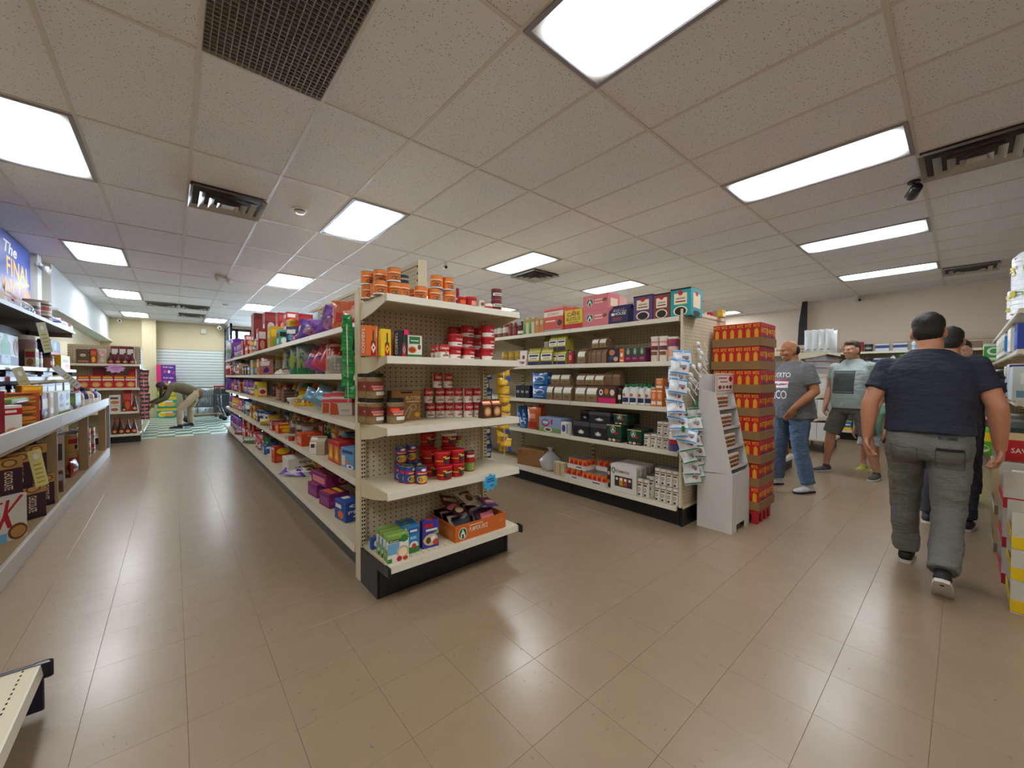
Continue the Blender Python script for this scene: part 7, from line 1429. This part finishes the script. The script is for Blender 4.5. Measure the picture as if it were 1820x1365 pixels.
def cloth(col, scale=9., s=.35, v=.12):
    def f(nt, b):
        tc = nd(nt, 'TexCoord'); n1 = nd(nt, 'TexNoise', inp={0: tc.outputs['Object'], 'Scale': 30., 'Detail': 4.})
        c = lin(PAL.get(col, col)); nt.links.new(mixc(nt, n1.outputs['Fac'], (*[x*(1-v) for x in c], 1), (*[x*(1+v) for x in c], 1)), b.inputs['Base Color'])
        mp = nd(nt, 'Mapping', inp={0: tc.outputs['Object'], 'Scale': (1., 1., 2.6)})
        n2 = nd(nt, 'TexNoise', inp={0: mp.outputs[0], 'Scale': scale, 'Detail': 3., 'Distortion': 1.2})
        bp = nd(nt, 'Bump', inp={'Strength': s, 'Distance': .03, 'Height': n2.outputs['Fac']}); nt.links.new(bp.outputs[0], b.inputs['Normal'])
    return node_mat('cloth', f, .85)
def skinm(col):
    def f(nt, b):
        tc = nd(nt, 'TexCoord'); n1 = nd(nt, 'TexNoise', inp={0: tc.outputs['Object'], 'Scale': 14., 'Detail': 4.}); c = lin(col)
        nt.links.new(mixc(nt, n1.outputs['Fac'], (*[x*.85 for x in c], 1), (min(1, c[0]*1.15), c[1]*1.05, c[2]*1.02, 1)), b.inputs['Base Color'])
        b.inputs['Subsurface Weight'].default_value = .08; b.inputs['Subsurface Radius'].default_value = (.02, .008, .004)
    return node_mat('skin', f, .55)
def hand(mb, w, d, nrm, side, curl=.5):
    w, d, nrm = V3(w), V3(d).normalized(), V3(nrm); nrm = (nrm-d*nrm.dot(d)).normalized(); lat = d.cross(nrm)*side
    ell(mb, w+d*.048, (.042, .052, .019), (lat, d, nrm), 12, 8); ell(mb, w+d*.01, (.03, .03, .02), (lat, d, nrm), 10, 7)
    for i, (o, L) in enumerate(((.031, .074), (.011, .084), (-.010, .078), (-.030, .060))):
        p = w+d*(.088-.004*abs(i-1))+lat*o; a = curl*.5; dr = d; pts = [(p-d*.02, .0105)]
        for k, (fr, rr) in enumerate(((.45, .0098), (.32, .0092), (.25, .0078))):
            a2 = curl*(.55 if k == 0 else .9)
            dr = (dr*math.cos(a2)+nrm*math.sin(a2)); ax = dr.cross(lat); dr = dr.normalized(); p = p+dr*L*fr; pts.append((p, rr)); nrm2 = (nrm-dr*nrm.dot(dr))
            nrm = nrm2.normalized() if nrm2.length > .05 else nrm
        limb(mb, pts); nrm = (V3(nrm)); nrm = (lat.cross(d)*side*1.0); nrm = nrm if nrm.dot(V3((0, 0, 0))+nrm) > 0 else nrm
        nrm = _hn
    t0 = w+d*.022+lat*.034; dt = (d*.75+lat*.55+_hn*.25).normalized(); t1 = t0+dt*.04; t2 = t1+(dt+_hn*.5-lat*.35).normalized()*.03
    limb(mb, [(t0, .0135), (t1, .0115), (t2, .0088)])
def hand_(mb, w, d, nrm, side, curl):
    global _hn
    d = V3(d).normalized(); nrm = V3(nrm); _hn = (nrm-d*nrm.dot(d)).normalized(); hand(mb, w, d, _hn, side, curl)
def head_geo(mb, c, fw, up, sc=1.):
    fw = V3(fw).normalized(); up = V3(up); up = (up-fw*up.dot(fw)).normalized(); sd = up.cross(fw)*-1   # sd: person's left
    ax = (sd, fw, up); s = sc
    E = lambda x, y, z, r: ell(mb, V3(c)+sd*x*s+fw*y*s+up*z*s, tuple(k*s for k in r), ax)
    E(0, -.012, .03, (.076, .094, .09)); E(0, .012, -.02, (.066, .078, .085)); E(0, .03, -.066, (.048, .052, .05)); E(0, .062, -.088, (.024, .022, .02))
    E(0, .084, .028, (.05, .014, .014)); E(.034, .068, -.022, (.024, .02, .022)); E(-.034, .068, -.022, (.024, .02, .022))
    E(0, .098, -.012, (.011, .014, .026)); E(0, .106, -.026, (.014, .013, .011)); E(0, .086, -.055, (.026, .012, .006)); E(0, .084, -.064, (.023, .012, .006))
    for x in (.078, -.078): E(x, -.008, -.005, (.010, .022, .034)); E(x*.98, -.006, -.03, (.008, .012, .012))
    return sd, fw, up
def person(name, label, loc, rz, J_, skin, shirt, trousers, shoes, hair, build=1., shorts=False, sleeve=.55, head=((0, -1, 0), (0, 0, 1)), vox=.011, hands=((0, .35), (0, .35)), hairst='short', rings=None, tone=1., hem=None, extra=None, soles='#c8c4bc', toe=((0, -1, 0), (0, -1, 0)), longhair=None):
    o = empty(name, loc, rz); tag(o, label, 'person')
    g = {k: V3(v) for k, v in J_.items()}
    sh_ax = (g['shL']-g['shR']).normalized(); hp_ax = (g['hipL']-g['hipR']).normalized()
    spine = (g['neck']-g['pel']).normalized(); fw = sh_ax.cross(spine).normalized()*-1
    if fw.dot(V3(head[0])) < 0 and name != 'x': fw = -fw
    b = build
    def ring(t, a, d_, dy=0.):
        c = g['pel'].lerp(g['chest'], t/.6) if t < .6 else g['chest'].lerp(g['neck'], (t-.6)/.4)
        ax = hp_ax.lerp(sh_ax, min(1, max(0, t))).normalized(); return (c+fw*dy, ax*a*b, fw*d_*b)
    rg0 = rings or [(-.28, .172, .122, 0), (-.1, .178, .13, .0), (.1, .172, .13, .015), (.3, .172, .128, .02), (.55, .186, .132, .01), (.72, .184, .12, 0), (.84, .15, .095, -.005), (.93, .105, .075, -.01), (1.02, .068, .06, -.005)]
    # ---- body: one continuous surface
    mb = MB()
    trunk(mb, [ring(t, a*(.93 if t > .2 else .8), d*(.93 if t > .2 else .74), y) for t, a, d, y in rg0 if t > -.2])
    limb(mb, [(g['neck']-spine*.03, .062*b), (g['neck']+spine*.05, .058*b), (g['head']-V3(head[1])*.05, .056)])
    sd, hf, up = head_geo(mb, g['head'], head[0], head[1])
    for s, sg in (('L', 1), ('R', -1)):
        S_, E_, W_ = g['sh'+s], g['el'+s], g['wr'+s]; fd = (W_-E_).normalized()
        limb(mb, [(S_, .052*b), (S_.lerp(E_, .45), .05*b), (E_, .041*b), (E_.lerp(W_, .3), .043*b), (E_.lerp(W_, .75), .033*b), (W_, .027*b)])
        nr = g.get('pn'+s, V3((-sg, 0, 0)) if True else None); hd = g.get('hd'+s, fd)
        hand_(mb, W_, hd, nr, sg, hands[0][1] if s == 'L' else hands[1][1])
        H_, K_, A_ = g['hip'+s], g['kn'+s], g['an'+s]
        limb(mb, [(H_, .08*b), (H_.lerp(K_, .5), .072*b), (K_, .054*b), (K_.lerp(A_, .3), .056*b), (K_.lerp(A_, .75), .038*b), (A_, .035)])
    body = link('body', fuse(mb, 'body', skin, vox*.72 if vox < .012 else vox*.8, 3), o)
    # ---- eyes
    for x in (.031, -.031):
        q = MB(); ell(q, g['head']+sd*x+hf*.0695+up*.004, (.0115, .0115, .0095), n=10, m_=7); q.mats = [mt('#b5aaa0', .35)]; e = link('eye', q.mesh('eye'), o)
        q = MB(); ell(q, g['head']+sd*x+hf*.0765+up*.004, (.0065, .006, .0065), n=8, m_=6); q.mats = [mt('#1d1410', .15)]; link('pupil', q.mesh('pupil'), e)
    # ---- shirt
    mb = MB(); trunk(mb, [ring(t, a+.012, d+.014, y) for t, a, d, y in (rg0 if hem is None else [(hem, rg0[0][1]*1.04, rg0[0][2]*1.05, 0)]+[r_ for r_ in rg0 if r_[0] > hem+.06])])
    for s in 'LR':
        S_, E_ = g['sh'+s], g['el'+s]; W_ = g['wr'+s]
        if sleeve <= 1: limb(mb, [(S_.lerp(g['chest'], .25), .066*b), (S_, .064*b), (S_.lerp(E_, sleeve*.6), .064*b), (S_.lerp(E_, sleeve), .067*b)], False)
        else: limb(mb, [(S_.lerp(g['chest'], .25), .064*b), (S_, .062*b), (E_, .058*b), (E_.lerp(W_, .9), .042*b)], False)
    so = link('shirt', fuse(mb, 'shirt', shirt, vox, 3, .02, .11), o)
    # ---- trousers or shorts
    mb = MB(); c = g['pel']
    trunk(mb, [(c+spine*.10, hp_ax*.166*b, fw*.122*b), (c, hp_ax*.182*b, fw*.132*b), (c-V3((0, 0, .10)), hp_ax*.184*b, fw*.134*b), (c-V3((0, 0, .16)), hp_ax*.16*b, fw*.1*b)])
    for x in (.075, -.075): ell(mb, c+hp_ax*x*b-fw*.055*b-V3((0, 0, .07)), (.1*b, .095*b, .105*b))
    for s in 'LR':
        H_, K_, A_ = g['hip'+s], g['kn'+s], g['an'+s]
        if shorts: limb(mb, [(H_, .096*b), (H_.lerp(K_, .5), .094*b), (H_.lerp(K_, .92), .092*b)], False)
        else: limb(mb, [(H_, .096*b), (H_.lerp(K_, .5), .088*b), (K_, .073*b), (K_.lerp(A_, .5), .068*b), (A_+V3((0, 0, .0)), .066*b)], False)
    link('shorts' if shorts else 'trousers', fuse(mb, 'trousers', trousers, vox, 3, .022, .09), o)
    # ---- shoes
    for n, s in enumerate('LR'):
        A_ = g['an'+s]; td = V3(toe[n]).normalized(); u_ = V3((0, 0, 1)); lt_ = td.cross(u_).normalized(); u2 = lt_.cross(td)
        mb = MB(); base = A_-u2*.05
        ell(mb, base+td*-.02, (.04, .05, .045), (lt_, td, u2)); ell(mb, base+td*.07-u2*.008, (.044, .085, .034), (lt_, td, u2)); ell(mb, base+td*.14-u2*.012, (.043, .06, .026), (lt_, td, u2)); ell(mb, base+u2*.035, (.04, .045, .04), (lt_, td, u2))
        so_ = link('shoe', fuse(mb, 'shoe', shoes, .008, 3), o)
        q = MB(); pts = [(-.065, .03), (-.03, .038), (.06, .045), (.14, .046), (.19, .03), (.205, 0), (.19, -.03), (.14, -.046), (.06, -.045), (-.03, -.038), (-.065, -.03), (-.075, 0)]
        a_ = [base+td*x+lt_*y-u2*.042 for x, y in pts]; b_ = [p+u2*.02 for p in a_]; k = len(pts)
        q.idx(a_+b_, [tuple(range(k)), tuple(reversed(range(k, 2*k)))]+[(i, (i+1) % k, k+(i+1) % k, k+i) for i in range(k)], soles); link('sole', q.mesh('sole'), so_)
    # ---- hair
    if hairst:
        mb = MB(); hc = g['head']; ax = (sd, hf, up)
        E = lambda x, y, z, r: ell(mb, hc+sd*x+hf*y+up*z, r, ax)
        if hairst == 'short': E(0, -.022, .052, (.080, .093, .084)); E(0, -.045, .005, (.075, .066, .075)); E(0, .03, .095, (.055, .055, .03))
        elif hairst == 'bald': E(0, -.055, .0, (.078, .055, .07))
        elif hairst == 'long':
            E(0, -.02, .05, (.086, .1, .088)); E(0, -.05, -.02, (.085, .07, .1))
            for x in (.07, -.07, .03, -.03): limb(mb, [(hc+sd*x+up*.03-hf*.01, .03), (hc+sd*x*1.1+hf*.02+V3((0, 0, -.14)), .034), (hc+sd*x+hf*.03+V3((0, 0, -.32)), .018)])
        link('hair', fuse(mb, 'hair', hair, .009, 2, .01, .03), o)
    return o, so, g, fw
def stand_pose(H=1.75, w=1., **kw):
    k = H/1.75
    J_ = dict(pel=(0, 0, .95), chest=(0, .0, 1.30), neck=(0, .015, 1.49), head=(0, -.01, 1.625), shL=(.18*w, .0, 1.395), shR=(-.18*w, .0, 1.395), elL=(.265*w, .03, 1.15), elR=(-.265*w, .03, 1.15), wrL=(.285*w, -.05, .90), wrR=(-.285*w, -.05, .90),
              hipL=(.095, 0, .92), hipR=(-.095, 0, .92), knL=(.105, -.02, .50), knR=(-.105, -.02, .50), anL=(.115, .02, .092), anR=(-.115, .02, .092))
    J_.update(kw); return {a: tuple(c*k for c in b) for a, b in J_.items()}
SK1, SK2, SK3 = skinm('#c08a6c'), skinm('#a8744e'), skinm('#b98a70')
HRD, HRB = mt('#1a1512', .6, var=.4, vs=80., bump=.6, bs=140.), mt('#3a2a20', .6, var=.4, vs=80., bump=.6, bs=140.)
def face_rz(dx, dy): return math.atan2(dy, dx)+PI/2
# man walking away in a navy t-shirt and grey trousers
big = [(-.30, .178, .14, .0), (-.12, .182, .148, .01), (.1, .178, .152, .02), (.3, .178, .148, .02), (.55, .192, .142, .01), (.72, .192, .128, 0), (.84, .158, .1, -.005), (.93, .11, .08, -.01), (1.02, .07, .062, -.005)]
man, sh_, g, fw_ = person('person', 'man in a navy t-shirt and grey trousers walking away down the aisle', (3.70, .15, 0), PI/2,
    stand_pose(1.745, 1.08, pel=(0, .0, .935), chest=(0, -.03, 1.29), neck=(0, -.04, 1.475), head=(.01, -.075, 1.60), shL=(.195, -.02, 1.375), shR=(-.195, -.03, 1.375), elL=(.275, .06, 1.13), elR=(-.285, .0, 1.13), wrL=(.29, .02, .895), wrR=(-.30, -.10, .875), hipL=(.1, -.01, .90), hipR=(-.1, .01, .90), knL=(.11, -.16, .50), knR=(-.10, .02, .47), anL=(.105, -.24, .092), anR=(-.085, .30, .165)),
    SK1, cloth('#262b3a', 8., .5), cloth('#6b6d66', 9., .5), mt('#17171a', .6, var=.2), HRD, 1.1, False, .62, ((0, -1, -.12), (0, 0, 1)), .0105, ((0, .75), (0, .8)), 'short', big, hem=.02, toe=((0, -1, -.02), (0, -.75, -.62)))
# pockets and belt line on the trousers
def back_print(obj, items, cx, cz, w, h, name):
    me = obj.data; from mathutils.bvhtree import BVHTree
    bv = BVHTree.FromPolygons([v.co for v in me.vertices], [p.vertices[:] for p in me.polygons]); q = MB()
    def fn(u, v, o):
        hit = bv.ray_cast(V3((cx-w/2+u*w, 1., cz-h/2+v*h)), V3((0, -1, 0))); return (hit[0]+V3((0, .003+o, 0))) if hit[0] else V3((cx, .1, cz))
    prints(q, fn, items, 8, .0); return link(name, q.mesh(name), obj)
pants = [c for c in man.children if c.name.startswith('trousers')][0]
back_print(pants, [('r', 0, 1, 0, 1, '#17181c')], -.10, .862, .115, .018, 'pocket_edge')
back_print(pants, [('r', 0, 1, 0, 1, '#17181c')], -.09, .93, .08, .016, 'belt')
back_print(pants, [('r', 0, .03, 0, 1, '#4a4c48'), ('r', .97, 1, 0, 1, '#4a4c48'), ('r', 0, 1, 0, .03, '#4a4c48')], -.10, .80, .125, .12, 'pocket_seam')
back_print(pants, [('r', 0, .03, 0, 1, '#4a4c48'), ('r', .97, 1, 0, 1, '#4a4c48'), ('r', 0, 1, 0, .03, '#4a4c48'), ('r', 0, 1, .97, 1, '#4a4c48')], .10, .80, .125, .12, 'pocket_seam')
# man in a printed grey t-shirt and jeans beside the cracker tower
d1 = (-.80, .60)
m2, sh2, g2, fw2 = person('person', 'man in a printed grey t-shirt and blue jeans beside the cracker tower', (5.50, 1.31, 0), face_rz(*d1),
    stand_pose(1.76, 1.1, pel=(0, .02, .95), chest=(0, -.0, 1.29), neck=(0, -.02, 1.475), head=(0, -.06, 1.60), elL=(.27, .03, 1.14), wrL=(.20, -.16, .95), elR=(-.26, .03, 1.14), wrR=(-.22, -.14, .93), hdL=(-.25, -.35, -.9), pnL=(-.9, .2, .2), knL=(.13, -.02, .5), anL=(.19, .04, .092), knR=(-.12, -.06, .5), anR=(-.16, -.06, .092)),
    SK2, cloth('#6a6a6c', 8., .45), cloth('#4c6078', 10., .5, .3), mt('#c4c4c6', .5, var=.06), HRD, 1.12, False, .72, ((-.05, -1, -.18), (0, 0, 1)), .0115, ((0, .45), (0, .5)), 'bald', big, hem=-.22, toe=((.15, -1, 0), (-.1, -1, 0)), soles='#1a1a22')
def chest_print(obj, g, items, cx=0., cz=1.2, w=.3, h=.35, mats=None, k=1.):
    # lay the print over the shirt surface by casting it onto the mesh from the front
    me = obj.data; from mathutils.bvhtree import BVHTree
    bv = BVHTree.FromPolygons([v.co for v in me.vertices], [p.vertices[:] for p in me.polygons]); q = MB()
    def fn(u, v, o):
        p = V3((cx+w/2-u*w if False else cx-w/2+u*w, -1., cz-h/2+v*h)); hit = bv.ray_cast(p, V3((0, 1, 0)))
        return (hit[0]-V3((0, .003+o, 0))) if hit[0] else p+V3((0, .86, 0))
    prints(q, fn, items, 9, .0); return link('print', q.mesh('print'), obj)
chest_print(sh2, g2, [('t', .05, .95, .80, .96, 'W', 'PUERTO'), ('r', .08, .92, .44, .74, 'W'), ('r', .08, .92, .66, .74, '#a02030'), ('r', .08, .92, .52, .59, '#a02030'), ('p', '#2a3a6a', [(.92, .44), (.92, .74), (.62, .59)]), ('t', .12, .88, .06, .36, 'W', 'RICO')], 0, 1.20, .30, .34)
# man in a pale teal t-shirt and shorts
d2 = (-.93, .30)
m3, sh3, g3_, fw3 = person('person', 'man in a pale teal t-shirt with a dark square print and grey shorts', (6.80, .97, 0), face_rz(*d2),
    stand_pose(1.80, 1.05, chest=(0, 0, 1.29), head=(0, -.03, 1.61), elL=(.28, .06, 1.14), wrL=(.27, .0, .90), elR=(-.27, .05, 1.14), wrR=(-.27, -.06, .90), hipL=(.1, 0, .92), hipR=(-.1, 0, .92), knL=(.19, -.04, .5), knR=(-.2, -.06, .5), anL=(.25, .04, .092), anR=(-.27, -.02, .092)),
    SK3, cloth('#98a6a3', 8., .4), cloth('#5a5752', 9., .4), mt('#4a4846', .7, var=.15), HRB, 1.08, True, .6, ((-.2, -1, 0), (0, 0, 1)), .0125, ((0, .5), (0, .5)), 'short', big, hem=-.15, toe=((.1, -1, 0), (-.25, -1, 0)))
chest_print(sh3, g3_, [('r', 0, 1, 0, 1, '#3a4240'), ('r', .05, .95, .9, .95, '#6a7472'), ('r', .05, .95, .05, .09, '#6a7472'), ('d', .2, .8, .3, .8, '#343b3a')], -.02, 1.24, .25, .30)
# child partly hidden behind the shoppers
kid = stand_pose(1.12, .9)
person('person', 'child in green with flowered shorts and lime shoes behind the shoppers', (7.45, .86, 0), face_rz(-.9, .2), kid, SK3, cloth('#7fae9a', 14., .3), cloth('#b8c4cc', 20., .3, .35), mt('#a8b04a', .6), HRB, .78, True, .6, ((0, -1, 0), (0, 0, 1)), .014, ((0, .5), (0, .5)), 'short')
# two shoppers mostly hidden behind the walking man
person('person', 'dark-haired shopper in navy half hidden behind the walking man', (5.15, .08, 0), face_rz(1, -.1), stand_pose(1.74, 1.), SK1, cloth('#20263c', 8., .4), cloth('#33343a', 9., .4), mt('#26262a', .6), HRD, 1., False, .6, ((0, -1, 0), (0, 0, 1)), .014)
person('person', 'shopper with dark hair facing this way beside the paper goods', (6.35, .03, 0), face_rz(-1, .1), stand_pose(1.70, .88), SK3, cloth('#5a3a4a', 8., .4), cloth('#2a2a30', 9., .4), mt('#26262a', .6), HRD, .95, False, .6, ((0, -1, 0), (0, 0, 1)), .014)
# shopper bending down to a low shelf at the far end
bend = dict(pel=(0, .30, .86), chest=(0, -.02, 1.00), neck=(0, -.26, 1.05), head=(0, -.38, 1.02), shL=(.17, -.2, 1.03), shR=(-.17, -.2, 1.03), elL=(.19, -.30, .76), elR=(-.19, -.34, .78), wrL=(.13, -.52, .62), wrR=(-.12, -.62, .62), hdL=(-.1, -.6, -.6), hdR=(.1, -.8, -.5),
            hipL=(.11, .28, .84), hipR=(-.11, .28, .84), knL=(.17, -.04, .47), knR=(-.13, .16, .46), anL=(.20, -.05, .092), anR=(-.20, .17, .092), pnL=(-.5, 0, -.5), pnR=(.5, 0, -.5))
person('person', 'long-haired shopper in an olive striped top bending down at the far end', (.17, 12.95, 0), face_rz(-1, 0), bend, SK2, cloth('#5f5540', 30., .3, .3), cloth('#a89478', 9., .4), mt('#1f1c2e', .6), HRD, 1., False, 1.5, ((0, -.75, -.65), (0, -.65, .75)), .013, ((0, .5), (0, .5)), 'long', [(-.2, .16, .12, 0), (-.05, .165, .125, 0), (.15, .155, .12, 0), (.35, .16, .12, 0), (.6, .17, .12, 0), (.78, .175, .11, 0), (.92, .14, .085, 0), (1., .075, .065, 0)], soles='#6a5a58')
